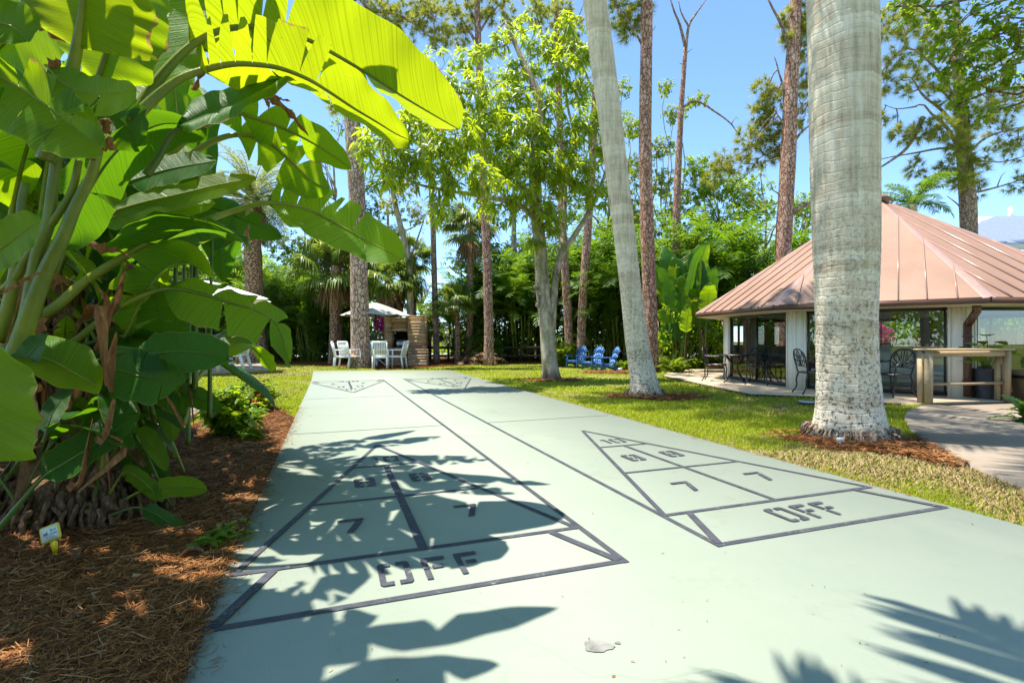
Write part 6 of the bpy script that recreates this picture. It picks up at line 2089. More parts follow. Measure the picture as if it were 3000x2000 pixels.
# --- building beyond the pavilion at the right
b = np.array([30.0, 27.0, 0])
bld = thing('neighbour_building', 'pale building with a white and grey shingled roof at the far right', 'building', b)
mb = MB()
mb.box(b + (4, 3, 2.8), (26, 8, 5.6))
mb.build('wall', M['farwall'], bld)
x0, x1, y0, y1, zr, zt = 17.0 + 4.2, 48.0, 22.0, 35.0, 5.35, 8.2
rf = MB()
rf.add([(x0, y0, zr), (x1, y0, zr), (x1, (y0 + y1) / 2, zt), (x0 + 6.5, (y0 + y1) / 2, zt), (x0, y1, zr)], [(0, 1, 2, 3), (0, 3, 4)])
rf.build('roof', M['shingle'], bld)
fa = MB()
fa.beam((x0, y0, zr - .12), (x1, y0, zr - .12), .12, .24)
fa.beam((x0, y0, zr - .12), (x0, y1, zr - .12), .12, .24)
fa.build('fascia', M['whitepaint'], bld)
rf2 = MB()
rf2.add([(25.5, 27, 7.0), (46, 27, 7.0), (46, 30, 8.5), (27.5, 30, 8.5)], [(0, 1, 2, 3)])
rf2.build('upper_roof', M['farwhite'], bld)
mb = MB()
mb.tube([(28.6, 28.6, 7.7), (28.6, 28.6, 8.7)], .1, 8)
mb.build('vent_pipe', M['farwhite'], bld)

# ================================================================ bar counter and pot plant on the terrace
tl, tr_ = gp(2725, 1189), gp(2945, 1180)
A_, B_ = np.array([tl[0] + .02, 8.62, 0]), np.array([tr_[0], 8.95, 0])
ux_ = nrmz(B_ - A_)
uy_ = np.array([-ux_[1], ux_[0], 0])
Lb = np.linalg.norm(B_ - A_)
t = thing('bar_counter', 'tan timber standing bar with a lower rail in front of the pavilion', 'bar table', A_ + ux_ * Lb / 2)
ang = math.atan2(ux_[1], ux_[0])
mb = MB()
mb.box(A_ + ux_ * Lb / 2 + uy_ * .065 + (0, 0, .965), (Lb + .14, .30, .035), ang)
mb.build('counter_top', M['bench'], t)
mb = MB()
mb.box(A_ + ux_ * Lb / 2 + (0, 0, .895), (Lb - .06, .035, .10), ang)
mb.box(A_ + ux_ * Lb / 2 + uy_ * .13 + (0, 0, .895), (Lb - .06, .035, .10), ang)
mb.build('apron', M['bench'], t)
mb = MB()
mb.box(A_ + ux_ * Lb / 2 + uy_ * .065 + (0, 0, .36), (Lb - .02, .10, .04), ang)
mb.build('foot_rail', M['bench'], t)
for e, w in ((A_, 0), (B_, 0)):
    mb = MB()
    for q in (0, .13):
        mb.box(e + uy_ * q + (0, 0, .475), (.075, .09, .945), ang)
    mb.box(e + uy_ * .065 + (0, 0, .80), (.06, .08, .20), ang)
    mb.build('leg', M['bench'], t)

b = np.array([8.92, 9.36, .035])
t = thing('pot_plant', 'tall ribbed dark pot with round upright leaves behind the bar counter', 'pot plant', b)
mb = MB()
for k in range(26):
    z0 = .56 * k / 26
    r = .15 + .06 * (k / 26) + .005 * (k % 2)
    v = []
    for zz in (z0, z0 + .0216):
        v += [b + np.array([sx * r * .98, sy * r * .98, zz]) for sx, sy in ((-1, -1), (1, -1), (1, 1), (-1, 1))]
    mb.add(v, [(0, 1, 5, 4), (1, 2, 6, 5), (2, 3, 7, 6), (3, 0, 4, 7), (4, 5, 6, 7)])
mb.build('pot', M['pot'], t)
lm, wm = MB(), MB()
for k in range(17):
    a = rng.uniform(0, 6.3)
    r = rng.uniform(.08, .52)
    h = rng.uniform(.75, 1.30) - .25 * r
    e = b + np.array([math.cos(a) * r, math.sin(a) * r, h])
    wm.tube(spline([b + (math.cos(a) * .06, math.sin(a) * .06, .58), (b + e) / 2 + (math.cos(a) * -.02, 0, .40), e], 9), np.linspace(.010, .006, 9), 5)
    D = nrmz(np.array([math.cos(a) * .8, math.sin(a) * .8, rng.uniform(-.5, .3)]))
    S = nrmz(np.cross(D, [0, 0, 1.0]))
    U = np.cross(S, D)
    L = rng.uniform(.17, .27)
    pr = [(-.12, .0), (-.18, .22), (-.05, .42), (.2, .5), (.5, .42), (.78, .22), (1, 0)]
    V = [e + D * L * x - S * L * y + U * L * y * y * .5 for x, y in pr] + [e + D * L * x + S * L * y + U * L * y * y * .5 for x, y in pr] + [e + D * L * x for x, y in pr]
    n = len(pr)
    i = np.arange(n - 1)[:, None]
    lm.add(V, np.vstack([i + np.array([[0, 2 * n, 2 * n + 1, 1]]), i + np.array([[n, n + 1, 2 * n + 1, 2 * n]])]))
lm.build('foliage', M['broad'], t, True)
wm.build('stem', M['stalk'], t)
b = np.array([9.55, 8.85, .035])
t = thing('planter', 'low tan planter box with a dark rim at the right edge beside the bar counter', 'planter', b)
mb = MB()
mb.add([b + q for q in ((-.32, -.3, 0), (.4, -.3, 0), (.4, .3, 0), (-.32, .3, 0), (-.4, -.36, .55), (.46, -.36, .55), (.46, .36, .55), (-.4, .36, .55))], [(0, 3, 2, 1), (0, 1, 5, 4), (1, 2, 6, 5), (2, 3, 7, 6), (3, 0, 4, 7), (4, 5, 6, 7)])
mb.build('box', M['bench'], t)
mb = MB()
for q in ((-.42, -.39, .45, -.39), (-.42, -.39, -.42, .38)):
    mb.beam(b + (q[0], q[1], .44), b + (q[2], q[3], .44), .03, .05)
mb.build('rim', M['bronze'], t)
lm, wm = MB(), MB()
for k in range(20):
    q = b + np.array([rng.uniform(-.3, .3), rng.uniform(-.25, .25), .55])
    frond(lm, wm, q, rng.uniform(0, 6.3), rng.uniform(.5, 1.4), rng.uniform(.3, .6), 1.0, 14, .1, .03, .2, rr=.005)
lm.build('foliage', M['frond'], t)


# ================================================================ chairs and tables
def local(name, lab, cat, group=None):
    return thing(name, lab, cat, (0, 0, 0), group=group, local=True)


def arc(c, r, a0, a1, n=12, ry=None):
    a = np.linspace(a0, a1, n)
    return np.stack([c[0] + r * np.cos(a), np.full(n, c[1]), c[2] + (ry or r) * np.sin(a)], 1)


# blue Adirondack: front faces -Y
def adirondack(lab):
    t = local('adirondack_chair', lab, 'garden chair', 'blue garden chairs on the lawn')
    s = MB()
    for k in range(6):
        y = -.30 + k * .098
        z = .36 - (y + .30) * .24
        s.beam((-.25, y, z), (.25, y, z), .088, .022)
    s.beam((-.26, -.345, .32), (.26, -.345, .32), .022, .10)
    s.build('seat', M['blue'], t)
    bk = MB()
    for k in range(6):
        f = (k - 2.5) / 2.5
        w0, w1 = .034, .047
        top = 1.02 - .13 * f * f
        x0, x1 = f * .195, f * .262
        n = 3
        for q in range(n):
            u0, u1 = q / n, (q + 1) / n
            P0 = np.array([x0 + (x1 - x0) * min(1, u0 * 1.4), .22 + .30 * u0, .23 + (top - .23) * u0])
            P1 = np.array([x0 + (x1 - x0) * min(1, u1 * 1.4), .22 + .30 * u1, .23 + (top - .23) * u1])
            wa = w0 + (w1 - w0) * min(1, u0 * 1.4)
            bk.beam(P0, P1, wa * 2 * .84, .018, 0, (0, 1, -.3))
    for z, w in ((.42, .25), (.74, .28)):
        u = (z - .23) / .79
        bk.beam((-w, .235 + .30 * u + .015, z), (w, .235 + .30 * u + .015, z), .02, .06)
    rim = np.array([(-.285, .235 + .30 * .60, .72), (-.285, .235 + .30 * .76, .86), (-.20, .235 + .30 * .92, .985), (0, .235 + .30, 1.045), (.20, .235 + .30 * .92, .985), (.285, .235 + .30 * .76, .86), (.285, .235 + .30 * .60, .72)])
    bk.tube(spline(rim, 22), .018, 6)
    bk.build('backrest', M['blue'], t, False)
    for sx in (-1, 1):
        a = MB()
        pts = [(-.055, -.40), (.05, -.42), (.075, -.36), (.06, .0), (.03, .36), (-.03, .36), (-.055, 0)]
        a.poly([(sx * .33 + x * sx, y) for x, y in (pts if sx > 0 else pts[::-1])], .565, .592)
        a.build('armrest', M['blue'], t)
        l = MB()
        l.beam((sx * .30, -.34, 0), (sx * .31, -.30, .57), .10, .035, 0, (1, 0, 0))
        l.build('leg', M['blue'], t)
        l = MB()
        l.beam((sx * .28, -.33, .33), (sx * .28, .52, .04), .10, .03, 0, (1, 0, 0))
        l.beam((sx * .28, .30, .12), (sx * .29, .58, 0), .10, .032, 0, (1, 0, 0))
        l.beam((sx * .30, .30, .12), (sx * .32, .32, .565), .06, .03, 0, (1, 0, 0))
        l.build('leg', M['blue'], t)
    return t


def put(o, loc, rz, s=1.0):
    o.location = tuple(loc)
    o.rotation_euler = (0, 0, rz)
    o.scale = (s, s, s)
    return o


def facing(vx, vy):              # heading that turns a -Y-facing chair towards (vx, vy)
    return math.atan2(vy, vx) + PI / 2


ad = put(adirondack('blue slatted garden chair on the left of the three, angled towards the court'), gp(1687, 1075) + (0, -.1, -.01), facing(-.75, -.75), .84)
o = dup(ad, gp(1735, 1081) + (0, 0, -.01), facing(-.8, -.6), 'blue slatted garden chair in the middle of the three', .84)
o = dup(ad, gp(1776, 1085) + (0, 0, -.01), facing(-.97, -.2), 'blue slatted garden chair on the right, seen side-on beside the grey palm', .84)


# white slatted armchair
def slat_chair(lab):
    t = local('white_armchair', lab, 'garden chair', 'white slatted chairs round the umbrella table')
    s = MB()
    for k in range(6):
        s.box((0, -.22 + k * .088, .44), (.50, .075, .025))
    for sx in (-1, 1):
        s.box((sx * .24, 0, .415), (.03, .48, .05))
    s.box((0, -.25, .41), (.50, .03, .06))
    s.box((0, .25, .41), (.46, .03, .06))
    s.build('seat', M['white'], t)
    bk = MB()
    for k in range(7):
        x = -.18 + k * .06
        bk.beam((x, .255, .52), (x, .35, .93), .038, .016, 0, (0, 1, .2))
    bk.beam((-.23, .25, .50), (.23, .25, .50), .03, .05)
    bk.beam((-.26, .36, .955), (.26, .36, .955), .035, .075)
    bk.build('backrest', M['white'], t)
    for sx in (-1, 1):
        l = MB()
        l.beam((sx * .25, .30, 0), (sx * .25, .24, .45), .05, .045, 0, (1, 0, 0))
        l.beam((sx * .25, .24, .45), (sx * .25, .36, .95), .05, .04, 0, (1, 0, 0))
        l.build('leg', M['white'], t)
        l = MB()
        l.beam((sx * .25, -.26, 0), (sx * .25, -.25, .66), .05, .05, 0, (1, 0, 0))
        l.build('leg', M['white'], t)
        a = MB()
        a.beam((sx * .25, -.30, .675), (sx * .25, .29, .665), .06, .03)
        a.build('armrest', M['white'], t)
    return t


tc = np.array([-5.85, 21.35, 0])
wc = put(slat_chair('white slatted armchair seen from behind, right of the thick pine'), gp(1115, 1079), facing(-.15, 1), 1.08)
for loc, h, lab in ((gp(1163, 1077), (-1, .1), 'white slatted armchair seen side-on in front of the stone barbecue'), (gp(1003, 1078), (1, .25), 'white slatted armchair farthest left, side-on beside the thick pine'),
                    (gp(1024, 1078) + (0, .1, 0), (.55, .85), 'white slatted armchair tucked half behind the left of the thick pine'), (gp(1085, 1068), (.1, -1), 'white slatted armchair on the far side of the umbrella table, facing the court')):
    o = dup(wc, loc, facing(*h), lab, 1.08)
t = thing('round_table', 'white round garden table under the umbrella behind the thick pine', 'table', tc)
mb = MB()
mb.tube([tc + (0, 0, .70), tc + (0, 0, .735)], .55, 24)
mb.build('table_top', M['white'], t)
mb = MB()
mb.tube([tc + (0, 0, 0.02), tc + (0, 0, .7)], .05, 10)
mb.build('post', M['white'], t)
for k in range(4):
    mb = MB()
    a = k * PI / 2 + .4
    mb.tube(spline([tc + (math.cos(a) * .08, math.sin(a) * .08, .30), tc + (math.cos(a) * .25, math.sin(a) * .25, .18), tc + (math.cos(a) * .42, math.sin(a) * .42, .02)], 8), .03, 6)
    mb.build('leg', M['white'], t)


def umbrella(lab, c, r, z_rim, z_top, mat, n=8, rot=.2, pole=.024, sides=8):
    t = thing('market_umbrella', lab, 'umbrella', c, group='white market umbrellas')
    mb = MB()
    seg = 6
    for k in range(n):
        a0, a1 = rot + k * 2 * PI / n, rot + (k + 1) * 2 * PI / n
        v = []
        for i in range(seg + 1):
            u = i / seg
            for j in range(5):
                f = j / 4
                p0, p1 = np.array([math.cos(a0), math.sin(a0)]), np.array([math.cos(a1), math.sin(a1)])
                p = (p0 + (p1 - p0) * f) * r * u
                sag = .045 * r * u * math.sin(PI * f)
                z = z_top + (z_rim - z_top) * (u ** 1.12) - sag * .6
                v.append(c + np.array([p[0] * (1 - .05 * math.sin(PI * f) * u), p[1] * (1 - .05 * math.sin(PI * f) * u), z]))
        i = np.arange(seg)[:, None] * 5
        F = np.vstack([i + np.array([[j, j + 1, j + 6, j + 5]]) for j in range(4)])
        mb.add(v, F)
    mb.build('canopy', mat, t, False)
    mb = MB()
    mb.tube([c + (0, 0, .02), c + (0, 0, z_top + .05)], pole, 10)
    mb.build('pole', M['bronze'], t)
    for k in range(n):
        a0 = rot + k * 2 * PI / n
        e = c + np.array([math.cos(a0) * r * .98, math.sin(a0) * r * .98, z_rim - .02])
        mb = MB()
        mb.tube([c + (0, 0, z_top - .05), e], .010, 5)
        m_ = c * .45 + e * .55
        mb.tube([c + (0, 0, z_rim - .05), np.array([m_[0], m_[1], z_top * .45 + z_rim * .55 - .04])], .008, 5)
        mb.build('rib', M['bronze'], t)
    mb = MB()
    mb.tube([c + (0, 0, z_top - .02), c + (0, 0, z_top + .06), c + (0, 0, z_top + .10)], [.07, .05, .02], 10)
    mb.build('finial', M['bronze'], t)
    mb = MB()
    mb.tube([c, c + (0, 0, .06)], .22, 16)
    mb.build('base', M['bronze'], t)
    return t


umbrella('pale canvas umbrella over the table by the thick pine', tc, 1.48, 2.17, 2.72, M['canvas'], 8, .12)

# ---------------------------------------------------------------- boardwalk decks at the left
def deck(name, lab, corners, z, board_dir, bw=.14):
    c0 = np.append(np.mean(corners, 0), 0)
    t = thing(name, lab, 'deck', c0, group='timber decks')
    cs = np.array(corners, float)
    u = nrmz(np.array(board_dir, float))
    v = np.array([-u[1], u[0]])
    pv = cs @ v
    lo, hi = pv.min(), pv.max()
    mb = MB()
    k = lo
    while k < hi - .01:
        a, b_ = k + .004, min(k + bw - .004, hi)
        pts = []
        # clip the convex outline to the strip a..b_
        poly = [tuple(q) for q in cs]
        for lim, sg in ((a, 1), (b_, -1)):
            out = []
            for i in range(len(poly)):
                p, q = np.array(poly[i]), np.array(poly[(i + 1) % len(poly)])
                dp, dq = sg * (p @ v - lim), sg * (q @ v - lim)
                if dp >= 0: out.append(tuple(p))
                if dp * dq < 0: out.append(tuple(p + (q - p) * dp / (dp - dq)))
            poly = out
            if len(poly) < 3: break
        if len(poly) >= 3:
            mb.poly(poly, z - .03, z + rng.uniform(-.002, .002))
        k += bw
    mb.build('board', M['deckwood'], t)
    fr = MB()
    m = cs.mean(0)
    for i in range(len(cs)):
        a, b_ = cs[i], cs[(i + 1) % len(cs)]
        fr.beam(np.append(a + (m - a) * .004, z / 2 - .01), np.append(b_ + (m - b_) * .004, z / 2 - .01), .04, z - .02)
    fr.build('fascia', M['bench'], t)
    return t


def ccw(p):
    p = np.array(p)
    a = np.sum(p[:, 0] * np.roll(p[:, 1], -1) - np.roll(p[:, 0], -1) * p[:, 1])
    return p if a > 0 else p[::-1]


d1 = [gp(452, 1283)[:2], gp(600, 1212)[:2], gp(575, 1178)[:2], np.array([-10, 8.6]), np.array([-8, 5.0])]
deck('boardwalk', 'grey timber boardwalk between the paddle-leaved plants and the two bushes', ccw(d1), .13, (-1, .22))
d2 = [gp(540, 1101)[:2], gp(793, 1090)[:2], gp(808, 1079)[:2], np.array([-10.5, 21.3]), np.array([-15, 20]), np.array([-14.5, 15.8])]
deck('patio_deck', 'low timber deck carrying the white plastic chairs at the far left', ccw(d2), .13, (.35, 1))


# white plastic chair with a fan back
def resin_chair(lab):
    t = local('plastic_chair', lab, 'garden chair', 'white plastic chairs on the far deck')
    s = MB()
    n = 8
    pts = [(-.22, -.24), (.22, -.24), (.25, -.15), (.24, .2), (.19, .25), (-.19, .25), (-.24, .2), (-.25, -.15)]
    s.poly(pts, .40, .43)
    s.build('seat', M['white'], t)
    bk = MB()
    P = [(-.21, .23, .42), (-.255, .275, .60), (-.25, .315, .78), (-.16, .345, .89), (0, .355, .925), (.16, .345, .89), (.25, .315, .78), (.255, .275, .60), (.21, .23, .42)]
    bk.tube(spline(P, 30), .021, 6)
    for k in range(6):
        f = (k - 2.5) / 2.5
        bk.beam((f * .11, .235, .44), (f * .19, .34 - .02 * abs(f), .88 - .05 * f * f), .038, .012, 0, (0, 1, .2))
    bk.beam((-.20, .235, .47), (.20, .235, .47), .016, .07)
    bk.build('backrest', M['white'], t)
    for sx in (-1, 1):
        a = MB()
        Q = spline([(sx * .26, .29, .66), (sx * .29, .10, .655), (sx * .295, -.14, .645), (sx * .28, -.24, .60)], 12)
        for p, q in zip(Q[:-1], Q[1:]): a.beam(p, q + (q - p) * .1, .055, .022)
        a.build('armrest', M['white'], t)
        l = MB()
        l.beam((sx * .29, -.30, 0), (sx * .285, -.215, .63), .075, .035, 0, (1, 0, 0))
        l.build('leg', M['white'], t)
        l = MB()
        l.beam((sx * .26, .34, 0), (sx * .235, .22, .43), .075, .035, 0, (1, 0, 0))
        l.beam((sx * .22, .215, .40), (sx * .255, .29, .66), .06, .03, 0, (1, 0, 0))
        l.build('leg', M['white'], t)
    return t


Z2 = .132
rc = put(resin_chair('white plastic fan-backed chair facing left at the right end of the deck'), gp(690, 1082, Z2), facing(-1, -.1), 1.15)
o = dup(rc, gp(640, 1076, Z2), facing(-.1, -1), 'white plastic fan-backed chair facing the court across the deck table', 1.15)
o = dup(rc, gp(590, 1088, Z2), facing(.55, .85), 'white plastic fan-backed chair nearest the paddle leaves, half hidden', 1.15)
b = gp(640, 1083, Z2)
t = thing('plastic_table', 'white plastic table among the fan-backed chairs', 'table', b)
mb = MB()
mb.tube([b + (0, 0, .68), b + (0, 0, .715)], .48, 20)
mb.build('table_top', M['white'], t)
for k in range(4):
    a = k * PI / 2 + .5
    mb = MB()
    mb.beam(b + (math.cos(a) * .38, math.sin(a) * .38, 0), b + (math.cos(a) * .28, math.sin(a) * .28, .69), .06, .04)
    mb.build('leg', M['white'], t)
c = np.array([(605 - 1500) / KF * 17.3, 17.3, Z2])
umbrella('white square-edged umbrella over the plastic chairs at the far left', c, 2.15, 2.42, 3.05, M['canvas2'], 8, .0, .03)


# ---------------------------------------------------------------- black cast-iron set on the terrace
def iron_chair(lab):
    t = local('iron_chair', lab, 'patio chair', 'black cast-iron chairs on the terrace')
    s = MB()
    for k in range(9):
        x = -.20 + k * .05
        s.beam((x, -.22, .43), (x, .20, .43), .016, .012)
    for k in range(8):
        y = -.20 + k * .056
        s.beam((-.21, y, .432), (.21, y, .432), .012, .010)
    s.tube(spline([(-.22, -.23, .43), (.22, -.23, .43), (.235, 0, .43), (.21, .22, .43), (-.21, .22, .43), (-.235, 0, .43), (-.22, -.23, .43)], 30), .014, 6)
    s.build('seat', M['iron'], t)
    bk = MB()
    fr_pts = [(-.21, .22, .43), (-.235, .26, .62), (-.225, .30, .80), (-.12, .33, .89), (0, .335, .905), (.12, .33, .89), (.225, .30, .80), (.235, .26, .62), (.21, .22, .43)]
    bk.tube(spline(fr_pts, 34), .015, 6)

    def on(x, z): return (x, .22 + (z - .43) * .25, z)
    bk.tube([on(-.22, .56), on(.22, .56)], .010, 5)
    for sx in (-1, 1):
        bk.tube(spline([on(0, .57), on(sx * .05, .68), on(sx * .13, .80), on(sx * .16, .86)], 10), .009, 5)
        bk.tube(spline([on(sx * .03, .57), on(sx * .10, .64), on(sx * .19, .72), on(sx * .215, .78)], 10), .009, 5)
        bk.tube(spline([on(sx * .08, .57), on(sx * .15, .60), on(sx * .21, .66)], 8), .009, 5)
        bk.tube(spline([on(sx * .06, .78), on(sx * .10, .74), on(sx * .07, .70), on(sx * .035, .74), on(sx * .06, .80), on(sx * .05, .87)], 14), .008, 5)
        bk.tube(spline([on(sx * .16, .76), on(sx * .19, .80), on(sx * .16, .83), on(sx * .13, .79)], 9), .008, 5)
    bk.tube([on(0, .57), on(0, .895)], .009, 5)
    bk.build('backrest', M['iron'], t)
    for sx in (-1, 1):
        a = MB()
        a.tube(spline([(sx * .235, .275, .68), (sx * .26, .12, .66), (sx * .265, -.10, .655), (sx * .25, -.20, .60), (sx * .225, -.19, .52), (sx * .22, -.20, .43)], 18), .013, 6)
        a.build('armrest', M['iron'], t)
        l = MB()
        l.tube(spline([(sx * .21, -.20, .43), (sx * .235, -.235, .30), (sx * .215, -.215, .14), (sx * .245, -.27, 0)], 12), .016, 6)
        l.build('leg', M['iron'], t)
        l = MB()
        l.tube(spline([(sx * .20, .21, .43), (sx * .215, .25, .28), (sx * .205, .25, .14), (sx * .235, .33, 0)], 12), .016, 6)
        l.build('leg', M['iron'], t)
    return t


TZ = .036
ic = put(iron_chair('black iron chair at the far left of the terrace facing the round table'), gp(2098, 1115, TZ), facing(.85, -.5), 1.0)
o = dup(ic, gp(2220, 1125, TZ), facing(-.75, -.75) + .2, 'black iron chair right of the round table in front of the left glass wall', 1.0)
o = dup(ic, gp(2385, 1152, TZ), facing(1, -.1), 'black iron chair half hidden at the left of the thick palm', 1.0)
o = dup(ic, gp(2612, 1160, TZ), facing(-1, -.25), 'black iron chair just right of the thick palm in front of the front glass', 1.0)
o = dup(ic, gp(2200, 1107, TZ) + (.2, .3, 0), facing(-.9, .4), 'black iron chair close to the left glass wall behind the round table', .98)
b = gp(2153, 1119, TZ)
t = thing('iron_table', 'round black iron table between the chairs at the left of the terrace', 'table', b, group='iron tables on the terrace')
mb = MB()
mb.tube([b + (0, 0, .69), b + (0, 0, .715)], .40, 28)
mb.build('table_top', M['iron'], t)
for k in range(4):
    a = k * PI / 2 + .3
    d = np.array([math.cos(a), math.sin(a), 0])
    mb = MB()
    mb.tube(spline([b + d * .30 + (0, 0, .69), b + d * .12 + (0, 0, .50), b + d * .08 + (0, 0, .34), b + d * .20 + (0, 0, .14), b + d * .34 + (0, 0, 0)], 16), .018, 6)
    mb.build('leg', M['iron'], t)
b2 = gp(2515, 1158, TZ)
o = dup(t, b2, .5, 'round black iron table almost wholly hidden behind the thick palm')

# ---------------------------------------------------------------- stone barbecue
bx, by = (1128 - 1500) / KF * 21.9, 21.9
t = thing('stone_barbecue', 'tan ledge-stone outdoor fireplace with a square black opening', 'fireplace', np.array([bx + .9, by + .5, 0]))


def ledge(mb, x0, x1, y0, y1, z0, z1):
    z = z0
    while z < z1 - .02:
        h = min(rng.uniform(.06, .15), z1 - z)
        for fx in (0, 1):
            n = max(1, int((x1 - x0) / rng.uniform(.25, .7)))
            cuts = np.sort(np.concatenate([[x0, x1], rng.uniform(x0, x1, n - 1)]))
        for a, b_ in zip(cuts[:-1], cuts[1:]):
            j = rng.uniform(-.02, .025)
            mb.box(((a + b_) / 2, (y0 + y1) / 2 - j, z + h / 2), (b_ - a - .008, y1 - y0, h - .008))
        z += h


x0, x1, x2, x3 = bx, bx + .28, bx + 1.02, (1243 - 1500) / KF * 21.9
mb = MB()
ledge(mb, x0, x1, by, by + .9, 0, 2.05)
ledge(mb, x1, x2, by + .02, by + .9, 1.50, 2.05)
ledge(mb, x1, x2, by + .02, by + .9, 0, .78)
ledge(mb, x2, x3, by - .10, by + .95, 0, 2.12)
mb.build('stonework', M['stone'], t)
mb = MB()
ledge(mb, x2 + .10, (1253 - 1500) / KF * 21.5, by - .55, by - .12, 0, .72)
mb.build('hearth', M['stone'], t)
mb = MB()
mb.box(((x0 + x1) / 2 + .4, by + .45, 2.07), (x2 - x0 + .06, 1.0, .05))
mb.box(((x2 + x3) / 2, by + .42, 2.15), (x3 - x2 + .08, 1.12, .05))
mb.build('cap_stone', M['stone'], t)
mb = MB()
mb.box(((x1 + x2) / 2, by + .86, 1.14), (x2 - x1, .03, .72))
mb.box(((x1 + x2) / 2, by + .45, .80), (x2 - x1, .8, .03))
mb.build('firebox', M['soot'], t)
b = np.array([(x1 + x2) / 2 + .1, by + .12, .82])
t = thing('grill', 'small steel grill box in the mouth of the stone barbecue', 'grill', b)
mb = MB()
mb.box(b + (0, 0, .13), (.46, .34, .20))
mb.build('body', M['steel'], t)
mb = MB()
mb.tube([b + (-.23, 0, .235), b + (.23, 0, .235)], .09, 12)
mb.build('lid', M['bronze'], t)
mb = MB()
mb.tube([b + (-.15, -.19, .22), b + (.15, -.19, .22)], .012, 6)
mb.build('handle', M['steel'], t)

# ---------------------------------------------------------------- rail fence, white fence, car
t = thing('rail_fence', 'dark two-rail timber fence along the back of the lawn under the trees', 'fence', gY(1120, 25.2))
for x in (975, 1030, 1085, 1140, 1195, 1250, 1305, 1360, 1415, 1470):
    mb = MB()
    q = gY(x, 25.2 + (x - 975) * -.0008)
    mb.box(q + (0, 0, .45), (.11, .11, .98))
    mb.build('post', M['railwood'], t)
for z in (.30, .72):
    mb = MB()
    mb.beam(gY(970, 25.26) + (0, 0, z), gY(1475, 24.86) + (0, 0, z), .05, .12)
    mb.build('rail', M['railwood'], t)
b = np.array([-10, 42, 0])
t = thing('white_fence', 'white board fence beyond the parked car', 'fence', b)
mb = MB()
for k in range(60):
    mb.box((-14 + k * .16, 42, .95), (.15, .03, 1.7))
mb.build('panel', M['farwhite'], t)
for k in range(6):
    mb = MB()
    mb.box((-14 + k * 1.9, 41.95, 1.0), (.13, .13, 2.0))
    mb.build('post', M['farwhite'], t)

b = np.array([(1080 - 1500) / KF * 36, 36, .016])
car = thing('parked_car', 'pale blue-grey car parked on the road, seen past the thick pine', 'car', b)


def loft(mb, secs, m=0):
    n = len(secs[0])
    v = np.concatenate([np.array(s) for s in secs])
    f = []
    for k in range(len(secs) - 1):
        for j in range(n):
            f.append((k * n + j, k * n + (j + 1) % n, (k + 1) * n + (j + 1) % n, (k + 1) * n + j))
    f.append(tuple(range(n))[::-1])
    f.append(tuple(range((len(secs) - 1) * n, len(secs) * n)))
    mb.add(v, f, m)


def sec(y, hw, z0, z1, r=.08):
    return [(-hw + r, y, z0), (hw - r, y, z0), (hw, y, z0 + r), (hw, y, z1 - r), (hw - r, y, z1), (-hw + r, y, z1), (-hw, y, z1 - r), (-hw, y, z0 + r)]


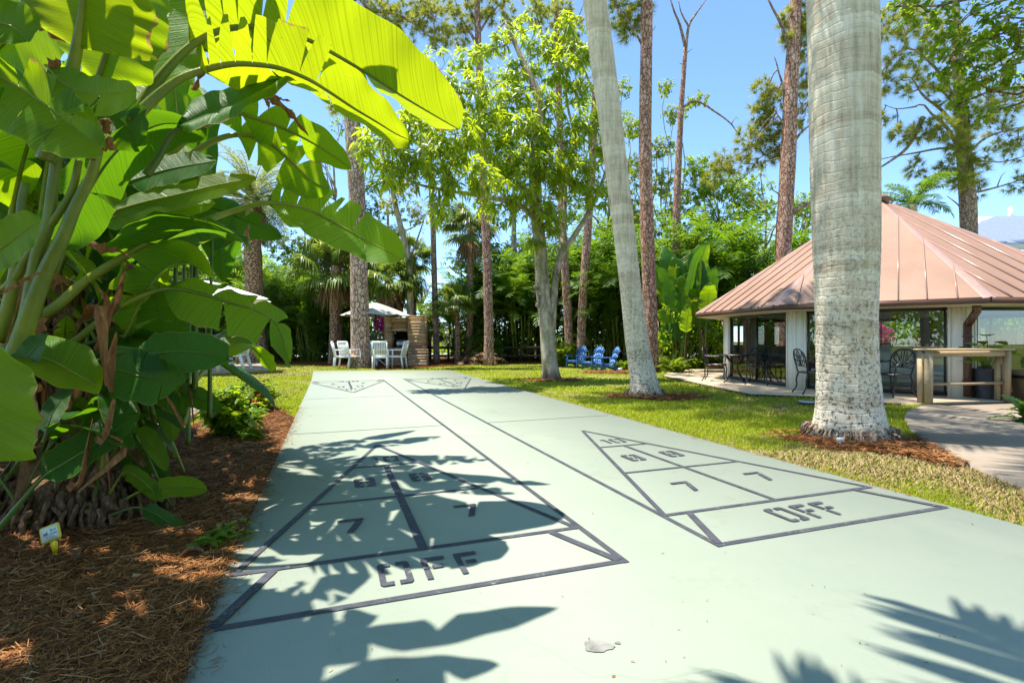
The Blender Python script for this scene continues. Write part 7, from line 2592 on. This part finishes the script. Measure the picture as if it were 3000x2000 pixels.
mb = MB()
loft(mb, [[b + np.array(p) for p in sec(y, hw, z0, z1)] for y, hw, z0, z1 in ((-2.2, .68, .38, .70), (-2.05, .82, .28, .78), (-1.3, .88, .25, .92), (-.8, .90, .25, 1.0), (.9, .90, .25, 1.02), (1.9, .86, .27, .98), (2.2, .72, .4, .85))])
mb.build('body', M['carpaint'], car, False)
mb = MB()
loft(mb, [[b + np.array(p) for p in sec(y, hw, .95, z1, .05)] for y, hw, z1 in ((-.95, .78, 1.02), (-.25, .70, 1.42), (.6, .70, 1.46), (1.5, .74, 1.05))])
mb.build('window', M['carglass'], car, False)
mb = MB()
loft(mb, [[b + np.array(p) for p in sec(y, hw, 1.425, z1, .02)] for y, hw, z1 in ((-.3, .70, 1.45), (.1, .71, 1.49), (.65, .70, 1.48))])
mb.build('roof', M['carpaint'], car, False)
for sx in (-1, 1):
    for y in (-1.4, 1.35):
        w_ = MB()
        q = b + np.array([sx * .80, y, .31])
        w_.tube([q - (.11, 0, 0), q + (.11, 0, 0)], .31, 18)
        wo_ = w_.build('wheel', M['rubber'], car)
        w_ = MB()
        w_.tube([q + (sx * .112, 0, 0), q + (sx * .125, 0, 0)], .20, 14)
        w_.build('rim', M['steel'], wo_)
    w_ = MB()
    w_.box(b + (sx * .58, -2.11, .62), (.30, .10, .13))
    w_.build('headlight', M['steel'], car)
    w_ = MB()
    w_.box(b + (sx * .95, -.62, 1.02), (.14, .08, .10))
    w_.build('mirror', M['carpaint'], car)

# ---------------------------------------------------------------- little tree name signs
for lab, q, mt in (('small white tag on a peg at the foot of the thick palm', gp(2462, 1306), 'white'), ('tiny white-topped yellow tag behind the slender grey palm', gp(1817, 1092), 'gold')):
    t = thing('plant_tag', lab, 'sign', q, group='plant name tags')
    s_ = .055 if mt == 'white' else .10
    mb = MB()
    mb.box(q + (0, 0, s_ * 1.25), (s_ * 1.5, .006, s_ * .85), .1)
    mb.build('plate', M['white'], t)
    mb = MB()
    mb.box(q + (0, .006, s_ * .5), (s_ * .25, .005, s_ * 1.6), .1)
    mb.build('peg', M['white' if mt == 'white' else 'gold'], t)
# drain cover in the grass
q = gp(2368, 1180)
t = thing('drain_cover', 'flat grey drain cover lying in the shaded grass left of the thick palm', 'drain cover', q)
mb = MB()
mb.tube([q + (0, 0, -.01), q + (0, 0, .03)], .16, 20)
mb.build('lid', M['steel'], t)
mb = MB()
mb.tube([q + (0, 0, -.01), q + (0, 0, .022)], .19, 20)
mb.build('collar', M['edging'], t)
# cable hanging from the eave
mb = MB()
q = at(2172, 905, 12.35)
P = spline([q + (0, 0, .0), q + (.01, -.02, -.08), q + (.05, 0, -.16)], 8)
single(mb, 'cable_end', M['bench'], 'short orange cable end hanging from the left eave of the pavilion', 'cable', q) if False else None
